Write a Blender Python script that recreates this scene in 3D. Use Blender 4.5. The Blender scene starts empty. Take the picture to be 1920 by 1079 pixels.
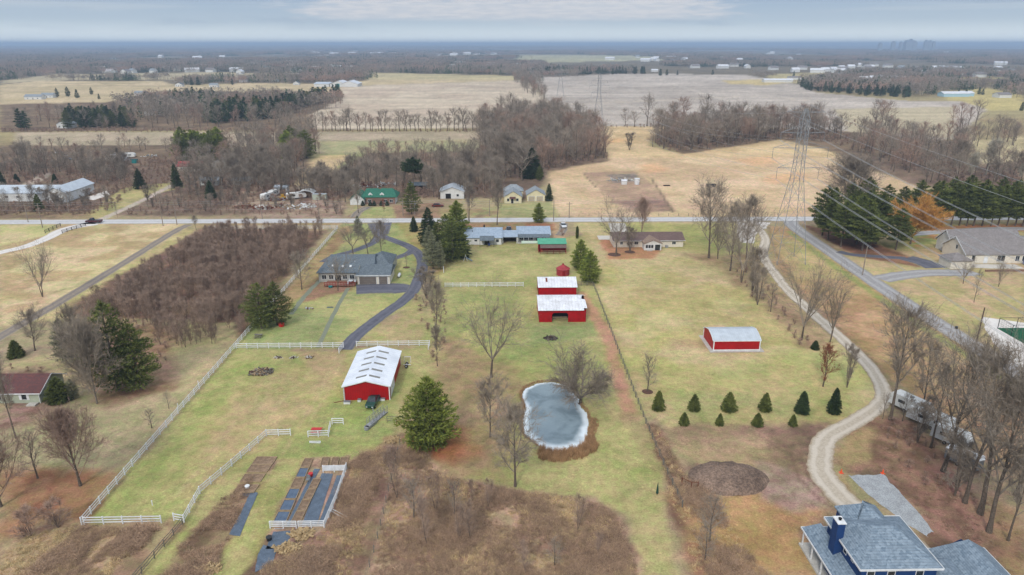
import bpy, math, random
import numpy as np
from mathutils import Vector, Matrix
sc = bpy.context.scene
R = math.radians

# ------------------------------------------------------------ camera
F = 1300.0; CAM_H = 65.0; CX, CY = 960.0, 539.5
PITCH = math.atan((539.5 - 83) / F); YAW = math.atan(25 / F)
cam_d = bpy.data.cameras.new('camera'); cam = bpy.data.objects.new('camera', cam_d)
sc.collection.objects.link(cam); sc.camera = cam
cam_d.sensor_width = 36; cam_d.lens = F / 1920 * 36
cam_d.clip_start = 0.5; cam_d.clip_end = 90000
cam.location = (0, 0, CAM_H)
cam.rotation_euler = (math.pi / 2 - PITCH, 0, -YAW)

# ------------------------------------------------------------ exposure, sun, sky
sc.view_settings.view_transform = 'Standard'; sc.view_settings.look = 'None'
sc.view_settings.exposure = 0.08; sc.view_settings.gamma = 1.0
sc.view_settings.use_curve_mapping = False
sc.render.engine = 'CYCLES'
cy = sc.cycles
cy.max_bounces = 5; cy.diffuse_bounces = 2; cy.glossy_bounces = 2; cy.transmission_bounces = 2
cy.volume_bounces = 0; cy.transparent_max_bounces = 4
cy.use_denoising = True
cy.use_adaptive_sampling = True; cy.adaptive_threshold = 0.02
SUN_EL, SUN_AZ = R(38), R(200)          # azimuth clockwise from +Y
sd = bpy.data.lights.new('sun', 'SUN'); sd.energy = 1.9; sd.angle = R(9); sd.color = (1.0, 0.96, 0.9)
so = bpy.data.objects.new('sun', sd); sc.collection.objects.link(so)
sdir = Vector((math.sin(SUN_AZ) * math.cos(SUN_EL), math.cos(SUN_AZ) * math.cos(SUN_EL), math.sin(SUN_EL)))
so.rotation_euler = sdir.to_track_quat('Z', 'Y').to_euler()
so.location = (0, 0, 300)

def lin(c):
    return tuple(((v / 255) / 12.92 if v <= 10 else ((v / 255 + 0.055) / 1.055) ** 2.4) for v in c)
def rgba(c): return lin(c) + (1.0,)

world = bpy.data.worlds.new('World'); sc.world = world; world.use_nodes = True
wt = world.node_tree; wn, wl = wt.nodes, wt.links
wn.clear()
def nmath(tree, op, a, b=None, c=None, clamp=False):
    n = tree.nodes.new('ShaderNodeMath'); n.operation = op; n.use_clamp = clamp
    for i, v in enumerate((a, b, c)):
        if v is None: continue
        if isinstance(v, (int, float)): n.inputs[i].default_value = v
        else: tree.links.new(v, n.inputs[i])
    return n.outputs[0]
def nmix(tree, fac, a, b, mode='MIX'):
    n = tree.nodes.new('ShaderNodeMix'); n.data_type = 'RGBA'; n.blend_type = mode
    for i, v in ((0, fac), (6, a), (7, b)):
        if isinstance(v, (int, float)): n.inputs[i].default_value = v
        elif isinstance(v, tuple): n.inputs[i].default_value = v if len(v) == 4 else v + (1,)
        else: tree.links.new(v, n.inputs[i])
    return n.outputs[2]
def nramp(tree, fac, stops):
    n = tree.nodes.new('ShaderNodeMapRange'); n.interpolation_type = 'SMOOTHSTEP'
    tree.links.new(fac, n.inputs[0]); n.inputs[1].default_value = stops[0]; n.inputs[2].default_value = stops[1]
    return n.outputs[0]
def nnoise(tree, vec, scale, detail=4, rough=0.55, dist=0.0):
    n = tree.nodes.new('ShaderNodeTexNoise'); n.inputs['Scale'].default_value = scale
    n.inputs['Detail'].default_value = detail; n.inputs['Roughness'].default_value = rough
    n.inputs['Distortion'].default_value = dist
    if vec is not None: tree.links.new(vec, n.inputs['Vector'])
    return n.outputs[0]
tc = wn.new('ShaderNodeTexCoord')
sky = wn.new('ShaderNodeTexSky'); sky.sky_type = 'NISHITA'; sky.sun_disc = False
sky.sun_elevation = SUN_EL; sky.sun_rotation = SUN_AZ; sky.dust_density = 3.0
sep = wn.new('ShaderNodeSeparateXYZ'); wl.new(tc.outputs['Generated'], sep.inputs[0])
el = nmath(wt, 'ARCSINE', sep.outputs[2]); az = nmath(wt, 'ARCTAN2', sep.outputs[0], sep.outputs[1])
comb = wn.new('ShaderNodeCombineXYZ'); wl.new(az, comb.inputs[0]); wl.new(nmath(wt, 'MULTIPLY', el, 7.0), comb.inputs[1])
streak = wn.new('ShaderNodeCombineXYZ'); wl.new(az, streak.inputs[0]); wl.new(nmath(wt, 'MULTIPLY', el, 26.0), streak.inputs[1])
ov = nmix(wt, nramp(wt, el, (0.0, 0.07)), (0.56, 0.655, 0.72), (0.34, 0.45, 0.60))
ovlow = nramp(wt, el, (0.030, 0.002))
n_st = nnoise(wt, streak.outputs[0], 2.2, 5, 0.5)
ov = nmix(wt, nmath(wt, 'MULTIPLY', nramp(wt, n_st, (0.50, 0.68)), 0.5), ov, (0.60, 0.655, 0.71))
ov = nmix(wt, nmath(wt, 'MULTIPLY', nramp(wt, nnoise(wt, comb.outputs[0], 4.0, 6, 0.6), (0.52, 0.66)), 0.35), ov, (0.28, 0.38, 0.52))
# a long bank of paler cumulus low in the sky ahead
nb = nnoise(wt, comb.outputs[0], 22.0, 6, 0.55)
low = nmath(wt, 'ADD', el, nmath(wt, 'MULTIPLY', nmath(wt, 'SUBTRACT', nb, 0.5), 0.006))
m_el = nramp(wt, low, (0.0265, 0.0360))
m_top = nmath(wt, 'SUBTRACT', 1.0, nramp(wt, nmath(wt, 'ADD', el, nmath(wt, 'MULTIPLY', nmath(wt, 'SUBTRACT', nb, 0.5), 0.04)), (0.054, 0.068)))
azw = nmath(wt, 'ABSOLUTE', nmath(wt, 'ADD', nmath(wt, 'SUBTRACT', az, 0.02), nmath(wt, 'MULTIPLY', nmath(wt, 'SUBTRACT', nb, 0.5), 0.22)))
m_az = nmath(wt, 'SUBTRACT', 1.0, nramp(wt, azw, (0.225, 0.31)))
bank = nmath(wt, 'MULTIPLY', nmath(wt, 'MULTIPLY', m_el, m_az), m_top)
bcol = nmix(wt, nramp(wt, nnoise(wt, comb.outputs[0], 34.0, 5), (0.35, 0.65)), (0.60, 0.63, 0.69), (0.72, 0.715, 0.74))
ov = nmix(wt, nmath(wt, 'MULTIPLY', bank, 0.8), ov, bcol)
ov = nmix(wt, ovlow, ov, (0.84, 0.92, 0.95))
# overcast brightens towards the zenith
up = nramp(wt, el, (0.10, 1.3))
ov = nmix(wt, up, ov, (1.22, 1.27, 1.36))
bg1 = wn.new('ShaderNodeBackground'); wl.new(sky.outputs[0], bg1.inputs[0]); bg1.inputs[1].default_value = 0.10
bg2 = wn.new('ShaderNodeBackground'); wl.new(ov, bg2.inputs[0]); bg2.inputs[1].default_value = 1.0
mx = wn.new('ShaderNodeMixShader'); mx.inputs[0].default_value = 0.93
wl.new(bg1.outputs[0], mx.inputs[1]); wl.new(bg2.outputs[0], mx.inputs[2])
wo = wn.new('ShaderNodeOutputWorld'); wl.new(mx.outputs[0], wo.inputs[0])

# ------------------------------------------------------------ where a point of the ground lies, from the survey of the photo
def G(px, py, z=0.0):
    u = (px - CX) / F; v = -(py - CY) / F
    y = math.cos(PITCH) + v * math.sin(PITCH); z_ = -math.sin(PITCH) + v * math.cos(PITCH)
    c, s = math.cos(YAW), math.sin(YAW)
    d = (u * c + y * s, -u * s + y * c, z_); t = (z - CAM_H) / d[2]
    return (d[0] * t, d[1] * t)
def pix(x, y, z):
    c, s = math.cos(YAW), math.sin(YAW)
    X = x * c - y * s; Y = x * s + y * c; Z = z - CAM_H
    fz = Y * math.cos(PITCH) - Z * math.sin(PITCH); uz = Y * math.sin(PITCH) + Z * math.cos(PITCH)
    return (CX + F * X / fz, CY - F * uz / fz)
def height(bx, by, ty):
    x, y = G(bx, by); lo, hi = 0, 120
    for _ in range(32):
        m = (lo + hi) / 2
        if pix(x, y, m)[1] > ty: lo = m
        else: hi = m
    return lo

# ------------------------------------------------------------ object helpers
COL = sc.collection
def link(o): COL.objects.link(o); return o
def thing(name, label, cat, loc=(0, 0, 0), rot=0.0, group=None):
    o = bpy.data.objects.new(name, None); link(o); o.empty_display_size = 0.5
    o.location = (loc[0], loc[1], loc[2] if len(loc) > 2 else 0.0); o.rotation_euler = (0, 0, rot)
    o['label'] = label; o['category'] = cat
    if group: o['group'] = group
    return o
def tag(o, label, cat, group=None):
    o['label'] = label; o['category'] = cat
    if group: o['group'] = group
    return o
class MB:
    """collects polygons for one mesh"""
    def __init__(s): s.v = []; s.f = []
    def poly(s, pts):
        n = len(s.v); s.v += [tuple(p) for p in pts]; s.f.append(tuple(range(n, n + len(pts)))); return s
    def box(s, x0, x1, y0, y1, z0, z1):
        n = len(s.v)
        s.v += [(x0, y0, z0), (x1, y0, z0), (x1, y1, z0), (x0, y1, z0), (x0, y0, z1), (x1, y0, z1), (x1, y1, z1), (x0, y1, z1)]
        s.f += [tuple(n + i for i in q) for q in ((0, 3, 2, 1), (4, 5, 6, 7), (0, 1, 5, 4), (1, 2, 6, 5), (2, 3, 7, 6), (3, 0, 4, 7))]
        return s
    def slab(s, pts, th):
        """closed slab: polygon pts (top) and its copy th lower"""
        n = len(s.v); k = len(pts)
        s.v += [tuple(p) for p in pts] + [(p[0], p[1], p[2] - th) for p in pts]
        s.f.append(tuple(range(n, n + k))); s.f.append(tuple(range(n + 2 * k - 1, n + k - 1, -1)))
        for i in range(k):
            j = (i + 1) % k; s.f.append((n + i, n + k + i, n + k + j, n + j))
        return s
    def tube(s, p0, p1, r0, r1=None, n=6, cap=True):
        r1 = r0 if r1 is None else r1
        p0 = Vector(p0); p1 = Vector(p1); d = (p1 - p0)
        if d.length < 1e-6: return s
        d.normalize(); a = d.orthogonal().normalized(); b = d.cross(a); k = len(s.v)
        for p, r in ((p0, r0), (p1, r1)):
            for i in range(n):
                t = 2 * math.pi * i / n; s.v.append(tuple(p + a * (math.cos(t) * r) + b * (math.sin(t) * r)))
        for i in range(n):
            j = (i + 1) % n; s.f.append((k + i, k + j, k + n + j, k + n + i))
        if cap:
            s.f.append(tuple(range(k + n - 1, k - 1, -1))); s.f.append(tuple(range(k + n, k + 2 * n)))
        return s
    def bar(s, p0, p1, w, h=None):
        """square bar between two points, level faces"""
        h = w if h is None else h
        p0 = Vector(p0); p1 = Vector(p1); d = (p1 - p0).normalized()
        side = d.cross(Vector((0, 0, 1)))
        side = Vector((1, 0, 0)) if side.length < 1e-4 else side.normalized()
        upv = side.cross(d).normalized(); k = len(s.v)
        for p in (p0, p1):
            for a, b in ((-1, -1), (1, -1), (1, 1), (-1, 1)):
                s.v.append(tuple(p + side * (a * w / 2) + upv * (b * h / 2)))
        s.f += [tuple(k + i for i in q) for q in ((0, 1, 5, 4), (1, 2, 6, 5), (2, 3, 7, 6), (3, 0, 4, 7), (3, 2, 1, 0), (4, 5, 6, 7))]
        return s
    def ico(s, c, r, seg=10, ring=6, sz=1.0, jit=0.0, rnd=None):
        k = len(s.v)
        for i in range(ring + 1):
            ph = math.pi * i / ring
            for j in range(seg):
                th = 2 * math.pi * j / seg
                q = r * (1 + (rnd.uniform(-jit, jit) if rnd else 0))
                s.v.append((c[0] + q * math.sin(ph) * math.cos(th), c[1] + q * math.sin(ph) * math.sin(th), c[2] + q * sz * math.cos(ph)))
        for i in range(ring):
            for j in range(seg):
                j2 = (j + 1) % seg
                s.f.append((k + i * seg + j, k + (i + 1) * seg + j, k + (i + 1) * seg + j2, k + i * seg + j2))
        return s
    def mesh(s, name, mat=None):
        m = bpy.data.meshes.new(name); m.from_pydata(s.v, [], s.f); m.update()
        if mat: m.materials.append(mat)
        return m
    def obj(s, name, mat=None, parent=None, loc=None):
        o = bpy.data.objects.new(name, s.mesh(name, mat)); link(o)
        if parent is not None: o.parent = parent
        if loc is not None: o.location = loc
        return o
def np_mesh(name, V, Fq, mat=None, nside=3):
    m = bpy.data.meshes.new(name); V = np.asarray(V, dtype=np.float32); Fq = np.asarray(Fq, dtype=np.int32)
    m.vertices.add(len(V)); m.vertices.foreach_set('co', V.ravel())
    m.loops.add(Fq.size); m.loops.foreach_set('vertex_index', Fq.ravel())
    m.polygons.add(len(Fq)); m.polygons.foreach_set('loop_start', np.arange(0, Fq.size, nside, dtype=np.int32))
    m.update(calc_edges=True)
    if mat: m.materials.append(mat)
    return m
def copy_thing(root, loc, rot, scale=(1, 1, 1), label=None, group=None, cat=None):
    r = root.copy(); link(r); r.location = (loc[0], loc[1], loc[2] if len(loc) > 2 else 0); r.rotation_euler = (0, 0, rot); r.scale = scale
    if label: r['label'] = label
    if cat: r['category'] = cat
    if group: r['group'] = group
    elif 'group' in r: del r['group']
    for ch in root.children:
        c = ch.copy(); link(c); c.parent = r
        for g in ch.children:
            d = g.copy(); link(d); d.parent = c
    return r

# ------------------------------------------------------------ materials
def mat_base(name, rough=0.8, spec=0.3, metal=0.0):
    m = bpy.data.materials.new(name); m.use_nodes = True
    b = m.node_tree.nodes['Principled BSDF']
    b.inputs['Roughness'].default_value = rough; b.inputs['Specular IOR Level'].default_value = spec
    b.inputs['Metallic'].default_value = metal
    return m, m.node_tree, b
def mat(name, c, c2=None, scale=3.0, rough=0.8, spec=0.3, metal=0.0, amt=0.5, ribs=None, bump=0.0, rand=0.0, island=0.0, fine=0.0):
    """base colour blotched with a second one; ribs = (axis, spacing, depth) adds seams"""
    m, t, b = mat_base(name, rough, spec, metal)
    co = t.nodes.new('ShaderNodeTexCoord').outputs['Object']
    c2 = c2 or tuple(max(0, v - 22) for v in c)
    f = nramp(t, nnoise(t, co, scale, 5, 0.6), (0.5 - amt * 0.4, 0.5 + amt * 0.4))
    col = nmix(t, f, rgba(c), rgba(c2))
    if fine:
        g = nnoise(t, co, scale * 9, 3, 0.7)
        col = nmix(t, fine, col, nmix(t, nramp(t, g, (0.35, 0.65)), (0.25, 0.25, 0.25), (1.6, 1.6, 1.6)), 'MULTIPLY')
    if rand:
        oi = t.nodes.new('ShaderNodeObjectInfo').outputs['Random']
        col = nmix(t, 1.0, col, nmix(t, oi, (1 - rand,) * 3, (1 + rand,) * 3), 'MULTIPLY')
    if island:
        gi = t.nodes.new('ShaderNodeNewGeometry').outputs['Random Per Island']
        col = nmix(t, 1.0, col, nmix(t, gi, (1 - island,) * 3, (1 + island, 1 + island, 1 + island * 0.6)), 'MULTIPLY')
    if ribs:
        ax, spc, dep = ribs
        s = t.nodes.new('ShaderNodeSeparateXYZ'); t.links.new(co, s.inputs[0])
        fr = nmath(t, 'FRACT', nmath(t, 'DIVIDE', s.outputs[ax], spc))
        line = nmath(t, 'LESS_THAN', fr, 0.16)
        col = nmix(t, nmath(t, 'MULTIPLY', line, dep), col, (0.0, 0.0, 0.0))
        bp = t.nodes.new('ShaderNodeBump'); bp.inputs['Strength'].default_value = 0.6; bp.inputs['Distance'].default_value = 0.03
        t.links.new(line, bp.inputs['Height']); t.links.new(bp.outputs[0], b.inputs['Normal'])
    t.links.new(col, b.inputs['Base Color'])
    return m
def mat_shingle(name, c, c2, course=0.16):
    m, t, b = mat_base(name, 0.9, 0.2)
    tcn = t.nodes.new('ShaderNodeTexCoord').outputs['Object']
    big = nnoise(t, tcn, 0.5, 4)
    s = t.nodes.new('ShaderNodeSeparateXYZ'); t.links.new(tcn, s.inputs[0])
    cell = t.nodes.new('ShaderNodeTexVoronoi'); cell.inputs['Scale'].default_value = 3.2; t.links.new(tcn, cell.inputs['Vector'])
    sp = t.nodes.new('ShaderNodeSeparateColor'); t.links.new(cell.outputs['Color'], sp.inputs[0])
    col = nmix(t, sp.outputs[0], rgba(c), rgba(c2))
    col = nmix(t, nmath(t, 'MULTIPLY', nramp(t, big, (0.4, 0.65)), 0.35), col, rgba(tuple(int(v * 0.82) for v in c2)))
    fr = nmath(t, 'FRACT', nmath(t, 'DIVIDE', s.outputs[2], course))
    col = nmix(t, nmath(t, 'MULTIPLY', nmath(t, 'LESS_THAN', fr, 0.25), 0.22), col, (0.02, 0.02, 0.025))
    t.links.new(col, b.inputs['Base Color']); return m
M = {}
M['white'] = mat('white_paint', (226, 228, 230), (205, 206, 205), 1.2, 0.6)
M['white_roof'] = mat('white_metal_roof', (228, 232, 238), (205, 210, 218), 0.35, 0.35, 0.5, ribs=(1, 0.9, 0.07))
M['white_roof_x'] = mat('old_white_metal_roof', (226, 228, 234), (190, 190, 192), 0.45, 0.45, 0.4, ribs=(0, 0.8, 0.14), amt=0.7, fine=0.15)
M['grey_roof_x'] = mat('grey_metal_roof', (188, 196, 204), (172, 180, 188), 0.6, 0.45, 0.4, ribs=(0, 0.5, 0.08))
M['red'] = mat('red_metal_siding', (174, 8, 16), (150, 8, 14), 0.6, 0.5, 0.3, ribs=(0, 0.45, 0.25), amt=0.6)
M['red_y'] = mat('red_metal_side_siding', (174, 8, 16), (150, 8, 14), 0.6, 0.5, 0.3, ribs=(1, 0.45, 0.25), amt=0.6)
M['redwood'] = mat('red_board_siding', (178, 10, 20), (140, 10, 16), 0.8, 0.7, 0.2, ribs=(0, 0.3, 0.2), amt=0.7, fine=0.12)
M['redold'] = mat('faded_red_boards', (150, 34, 40), (120, 26, 30), 0.8, 0.8, 0.2, ribs=(0, 0.3, 0.2))
M['redbin'] = mat('faded_red_steel', (165, 62, 66), (140, 44, 48), 0.9, 0.6, 0.3)
M['skylight'] = mat('dusty_translucent_panel', (138, 136, 128), (112, 110, 104), 3, 0.4)
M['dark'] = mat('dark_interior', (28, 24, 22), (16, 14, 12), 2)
M['glass'] = mat('window_glass', (46, 54, 60), (24, 28, 32), 1.5, 0.12, 0.6)
M['shingle_blue'] = mat_shingle('blue_grey_shingles', (104, 120, 134), (140, 154, 166))
M['shingle_slate'] = mat_shingle('slate_shingles', (88, 96, 104), (112, 122, 128))
M['shingle_lblue'] = mat_shingle('pale_blue_shingles', (138, 154, 172), (164, 178, 192))
M['shingle_brown'] = mat_shingle('brown_shingles', (98, 80, 76), (120, 100, 94))
M['shingle_maroon'] = mat_shingle('maroon_shingles', (110, 70, 66), (92, 66, 66))
M['shingle_taupe'] = mat_shingle('taupe_shingles', (124, 118, 116), (142, 136, 134))
M['shingle_green'] = mat_shingle('green_shingles', (44, 98, 82), (60, 116, 96))
M['shingle_grey'] = mat_shingle('grey_shingles', (130, 136, 142), (152, 158, 162))
M['greenmetal'] = mat('green_metal_roof', (70, 150, 118), (84, 164, 132), 0.6, 0.5, 0.4, ribs=(0, 0.6, 0.12))
M['blue_side'] = mat('navy_siding', (34, 66, 116), (28, 56, 102), 0.8, 0.7, 0.2, ribs=(2, 0.2, 0.18))
M['white_side'] = mat('white_siding', (222, 222, 220), (204, 204, 200), 0.7, 0.7, 0.2, ribs=(2, 0.22, 0.10))
M['beige_side'] = mat('cream_siding', (228, 220, 204), (214, 204, 188), 0.7, 0.7, 0.2, ribs=(2, 0.22, 0.08))
M['grey_side'] = mat('grey_siding', (186, 186, 180), (168, 168, 162), 0.7, 0.7, 0.2, ribs=(2, 0.22, 0.08))
M['sage_side'] = mat('sage_siding', (176, 182, 162), (160, 166, 146), 0.7, 0.7, 0.2, ribs=(2, 0.22, 0.08))
M['yellow_side'] = mat('pale_yellow_siding', (226, 216, 182), (208, 198, 164), 0.7, 0.7, 0.2, ribs=(2, 0.22, 0.08))
M['brick'] = mat('brown_brick', (140, 112, 98), (116, 90, 78), 5, 0.9)
M['concrete'] = mat('concrete', (196, 192, 184), (172, 168, 160), 0.8, 0.9, fine=0.15)
M['door_taupe'] = mat('taupe_garage_door', (122, 112, 104), (108, 100, 94), 1, 0.6, ribs=(2, 0.53, 0.3))
M['door_tan'] = mat('tan_garage_door', (184, 172, 150), (168, 156, 136), 1, 0.6, ribs=(2, 0.53, 0.2))
M['steel'] = mat('galvanised_steel', (150, 152, 154), (128, 130, 132), 3, 0.55, 0.4)
M['conductor'] = mat('aluminium_conductor', (176, 178, 180), (156, 158, 160), 1, 0.5, 0.4)
M['pole_wood'] = mat('weathered_pole_wood', (150, 138, 126), (124, 112, 100), 2, 0.9)
M['pole_dark'] = mat('creosoted_pole_wood', (92, 70, 58), (72, 54, 46), 2, 0.9)
M['fence_grey'] = mat('weathered_fence_wood', (122, 118, 108), (96, 92, 84), 2, 0.9)
M['fence_black'] = mat('black_fence_board', (48, 44, 42), (34, 30, 28), 2, 0.8)
M['timber'] = mat('raw_timber', (172, 150, 120), (142, 122, 96), 2, 0.9, fine=0.2)
M['rust'] = mat('rusty_steel', (130, 70, 46), (96, 52, 38), 4, 0.9)
M['plastic_sheet'] = mat('black_weed_fabric', (66, 78, 92), (92, 106, 122), 0.9, 0.4, 0.5, amt=0.8, fine=0.3)
M['rubber'] = mat('black_rubber', (26, 26, 27), (18, 18, 18), 4, 0.8)
M['chrome'] = mat('wheel_metal', (150, 150, 152), (120, 120, 122), 4, 0.4, 0.5, metal=0.6)
M['straw'] = mat('pale_straw', (186, 162, 122), (154, 130, 96), 3, 0.95, fine=0.3)
def paint(name, c): return mat(name, c, tuple(int(v * 0.88) for v in c), 1.5, 0.3, 0.5)
M['p_maroon'] = paint('maroon_car_paint', (82, 24, 34)); M['p_green'] = paint('dark_green_car_paint', (20, 66, 56))
M['p_blue'] = paint('slate_blue_car_paint', (86, 112, 138)); M['p_white'] = paint('white_car_paint', (222, 226, 230))
M['p_red'] = paint('bright_red_paint', (196, 30, 26)); M['p_rust'] = paint('dull_red_paint', (116, 50, 44))
M['p_teal'] = paint('teal_paint', (30, 128, 128)); M['p_yellow'] = paint('ochre_paint', (196, 150, 50))
M['p_deepblue'] = paint('deep_blue_plastic', (44, 66, 140)); M['p_grey'] = paint('grey_paint', (120, 124, 128)); M['p_black'] = paint('black_paint', (30, 30, 34))
M['orange_net'] = paint('orange_paint', (236, 92, 50))

# ------------------------------------------------------------ numpy noise
def _hash(ix, iy, seed):
    h = (ix.astype(np.int64) * 374761393 + iy.astype(np.int64) * 668265263 + seed * 1442695041) & 0xFFFFFFFF
    h = ((h ^ (h >> 13)) * 1274126177) & 0xFFFFFFFF
    return ((h ^ (h >> 16)) & 0xFFFF) / 65535.0
def vnoise(x, y, s, seed=0):
    x = x / s; y = y / s; ix = np.floor(x); iy = np.floor(y); fx = x - ix; fy = y - iy
    fx = fx * fx * (3 - 2 * fx); fy = fy * fy * (3 - 2 * fy)
    a = _hash(ix, iy, seed); b = _hash(ix + 1, iy, seed); c = _hash(ix, iy + 1, seed); d = _hash(ix + 1, iy + 1, seed)
    return (a * (1 - fx) + b * fx) * (1 - fy) + (c * (1 - fx) + d * fx) * fy
def fbm(x, y, s, seed=0, o=4):
    r = 0; w = 0.5; t = 0
    for i in range(o):
        r = r + w * vnoise(x, y, s / 2 ** i, seed + 17 * i); t += w; w *= 0.55
    return r / t
def sdf(px, py, poly):
    """signed distance, negative inside"""
    d = np.full(px.shape, 1e18); ins = np.zeros(px.shape, bool); n = len(poly)
    for i in range(n):
        x0, y0 = poly[i]; x1, y1 = poly[(i + 1) % n]
        ex, ey = x1 - x0, y1 - y0; wx, wy = px - x0, py - y0
        t = np.clip((wx * ex + wy * ey) / (ex * ex + ey * ey + 1e-9), 0, 1)
        d = np.minimum(d, (wx - ex * t) ** 2 + (wy - ey * t) ** 2)
        c = ((y0 <= py) != (y1 <= py)) & (px < ex * (py - y0) / (ey if abs(ey) > 1e-9 else 1e-9) + x0)
        ins ^= c
    d = np.sqrt(d); return np.where(ins, -d, d)
def sdl(px, py, line):
    d = np.full(px.shape, 1e18)
    for i in range(len(line) - 1):
        x0, y0 = line[i]; x1, y1 = line[i + 1]; ex, ey = x1 - x0, y1 - y0; wx, wy = px - x0, py - y0
        t = np.clip((wx * ex + wy * ey) / (ex * ex + ey * ey + 1e-9), 0, 1)
        d = np.minimum(d, (wx - ex * t) ** 2 + (wy - ey * t) ** 2)
    return np.sqrt(d)
def GP(*p): return [G(a, b) for a, b in p]
def inside(x, y, poly):
    c = False; n = len(poly)
    for i in range(n):
        x0, y0 = poly[i]; x1, y1 = poly[(i + 1) % n]
        if (y0 <= y) != (y1 <= y) and x < (x1 - x0) * (y - y0) / (y1 - y0) + x0: c = not c
    return c

# ------------------------------------------------------------ the ground: one sheet out to the horizon
rows = [-60.0]
while rows[-1] < 70000:
    y = rows[-1]; a = abs(y)
    rows.append(y + max(0.62, a * a / 44400.0 * (0.9 if a < 3000 else 1.4)) if y > 0 else y + 1.5)
ry = np.array(rows); NCX = 720
tt = np.linspace(-1, 1, NCX)
W = 0.86 * np.abs(ry) + 110.0
GX = (W[:, None] * tt[None, :]); GY = np.repeat(ry[:, None], NCX, 1)
x = GX.ravel(); y = GY.ravel()
colr = np.zeros((x.size, 3)); near = y < 1300
def setc(mask, c, idx=None):
    c = np.array(lin(c)); 
    if idx is None: colr[:] = colr * (1 - mask[:, None]) + c * mask[:, None]
    else: colr[idx] = colr[idx] * (1 - mask[:, None]) + c * mask[:, None]
def region(poly, c, soft=1.0, wob=1.5, c2=None, ns=6.0, amt=1.0, seed=1):
    P_ = np.array(poly); pad = soft * 2 + wob * 2 + 1
    idx = np.nonzero((x > P_[:, 0].min() - pad) & (x < P_[:, 0].max() + pad) & (y > P_[:, 1].min() - pad) & (y < P_[:, 1].max() + pad))[0]
    if not len(idx): return
    X, Y = x[idx], y[idx]
    d = sdf(X, Y, poly) + (fbm(X, Y, max(wob * 3, 1.5), seed) - 0.5) * 2.2 * wob
    m = np.clip(0.5 - d / (2 * soft), 0, 1); m = m * m * (3 - 2 * m) * amt
    setc(m, c, idx)
    if c2 is not None:
        n = fbm(X, Y, ns, seed + 50, 5); m2 = np.clip((n - 0.44) / 0.16, 0, 1) * m
        setc(m2, c2, idx)
def band(line, w, c, soft=0.6, wob=0.5, amt=1.0, seed=3):
    P_ = np.array(line); pad = w + soft * 2 + wob * 2
    idx = np.nonzero((x > P_[:, 0].min() - pad) & (x < P_[:, 0].max() + pad) & (y > P_[:, 1].min() - pad) & (y < P_[:, 1].max() + pad))[0]
    if not len(idx): return
    X, Y = x[idx], y[idx]
    d = sdl(X, Y, line) - w / 2 + (fbm(X, Y, max(wob * 3, 1.5), seed) - 0.5) * 2.2 * wob
    m = np.clip(0.5 - d / (2 * soft), 0, 1); setc(m * m * (3 - 2 * m) * amt, c, idx)
TAN, GREEN, BROWN = (176, 164, 124), (148, 148, 96), (128, 108, 84)
n1 = fbm(x, y, 60, 5, 5)
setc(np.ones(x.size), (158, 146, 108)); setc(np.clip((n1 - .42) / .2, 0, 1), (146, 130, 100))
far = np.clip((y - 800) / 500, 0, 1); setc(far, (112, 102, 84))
FIELDS = []      # far-off clearings kept free of trees
def field(px, c, soft=3, wob=2, c2=None, ns=40, keep=True, seed=9):
    poly = GP(*px); region(poly, c, soft, wob, c2, ns, seed=seed)
    if keep: FIELDS.append(poly)
# far clearings
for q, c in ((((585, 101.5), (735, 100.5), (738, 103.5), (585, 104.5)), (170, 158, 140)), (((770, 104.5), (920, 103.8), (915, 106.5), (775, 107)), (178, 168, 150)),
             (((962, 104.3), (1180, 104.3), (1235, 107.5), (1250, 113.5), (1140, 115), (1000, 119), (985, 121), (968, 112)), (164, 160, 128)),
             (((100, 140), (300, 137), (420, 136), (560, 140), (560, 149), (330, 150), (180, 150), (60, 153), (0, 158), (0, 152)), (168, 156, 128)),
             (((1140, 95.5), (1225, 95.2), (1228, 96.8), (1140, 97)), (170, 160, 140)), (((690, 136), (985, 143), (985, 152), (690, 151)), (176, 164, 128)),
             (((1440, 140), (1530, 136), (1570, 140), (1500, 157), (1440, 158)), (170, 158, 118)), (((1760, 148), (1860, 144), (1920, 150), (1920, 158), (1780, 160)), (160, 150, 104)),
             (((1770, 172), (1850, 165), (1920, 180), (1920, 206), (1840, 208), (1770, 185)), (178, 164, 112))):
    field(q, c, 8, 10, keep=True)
field(((0, 160), (60, 153), (300, 152), (330, 160), (470, 156), (640, 158), (690, 150), (985, 150), (1003, 170), (1020, 187), (900, 190), (640, 186), (560, 181), (430, 172), (300, 170), (200, 192), (60, 196), (0, 200)), (188, 170, 138), 5, 4, (176, 160, 126), 60)
field(((640, 162), (985, 151), (1005, 170), (1022, 188), (1078, 203), (1108, 238), (585, 243), (574, 214), (640, 186)), (178, 162, 144), 4, 3, (190, 176, 156), 60)
field(((1003, 146), (1180, 138), (1400, 141), (1500, 160), (1530, 174), (1705, 190), (1800, 190), (1850, 205), (1790, 262), (1690, 262), (1560, 245), (1400, 238), (1110, 237), (1025, 188)), (180, 170, 160), 4, 3, (166, 156, 146), 80, seed=21)
field(((1355, 152), (1430, 149), (1475, 156), (1440, 160), (1370, 158)), (186, 168, 122), 4, 4, keep=False)
field(((28, 249), (903, 246), (905, 283), (800, 278), (560, 290), (330, 272), (30, 274)), (174, 158, 136), 2, 1.5, (160, 148, 124), 40)
field(((600, 265), (900, 262), (905, 284), (700, 290), (600, 300)), (152, 150, 112), 6, 5, (168, 156, 122), 25, seed=30)
field(((600, 290), (690, 288), (680, 312), (640, 316), (595, 308)), (142, 148, 94), 3, 2, seed=31)
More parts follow.
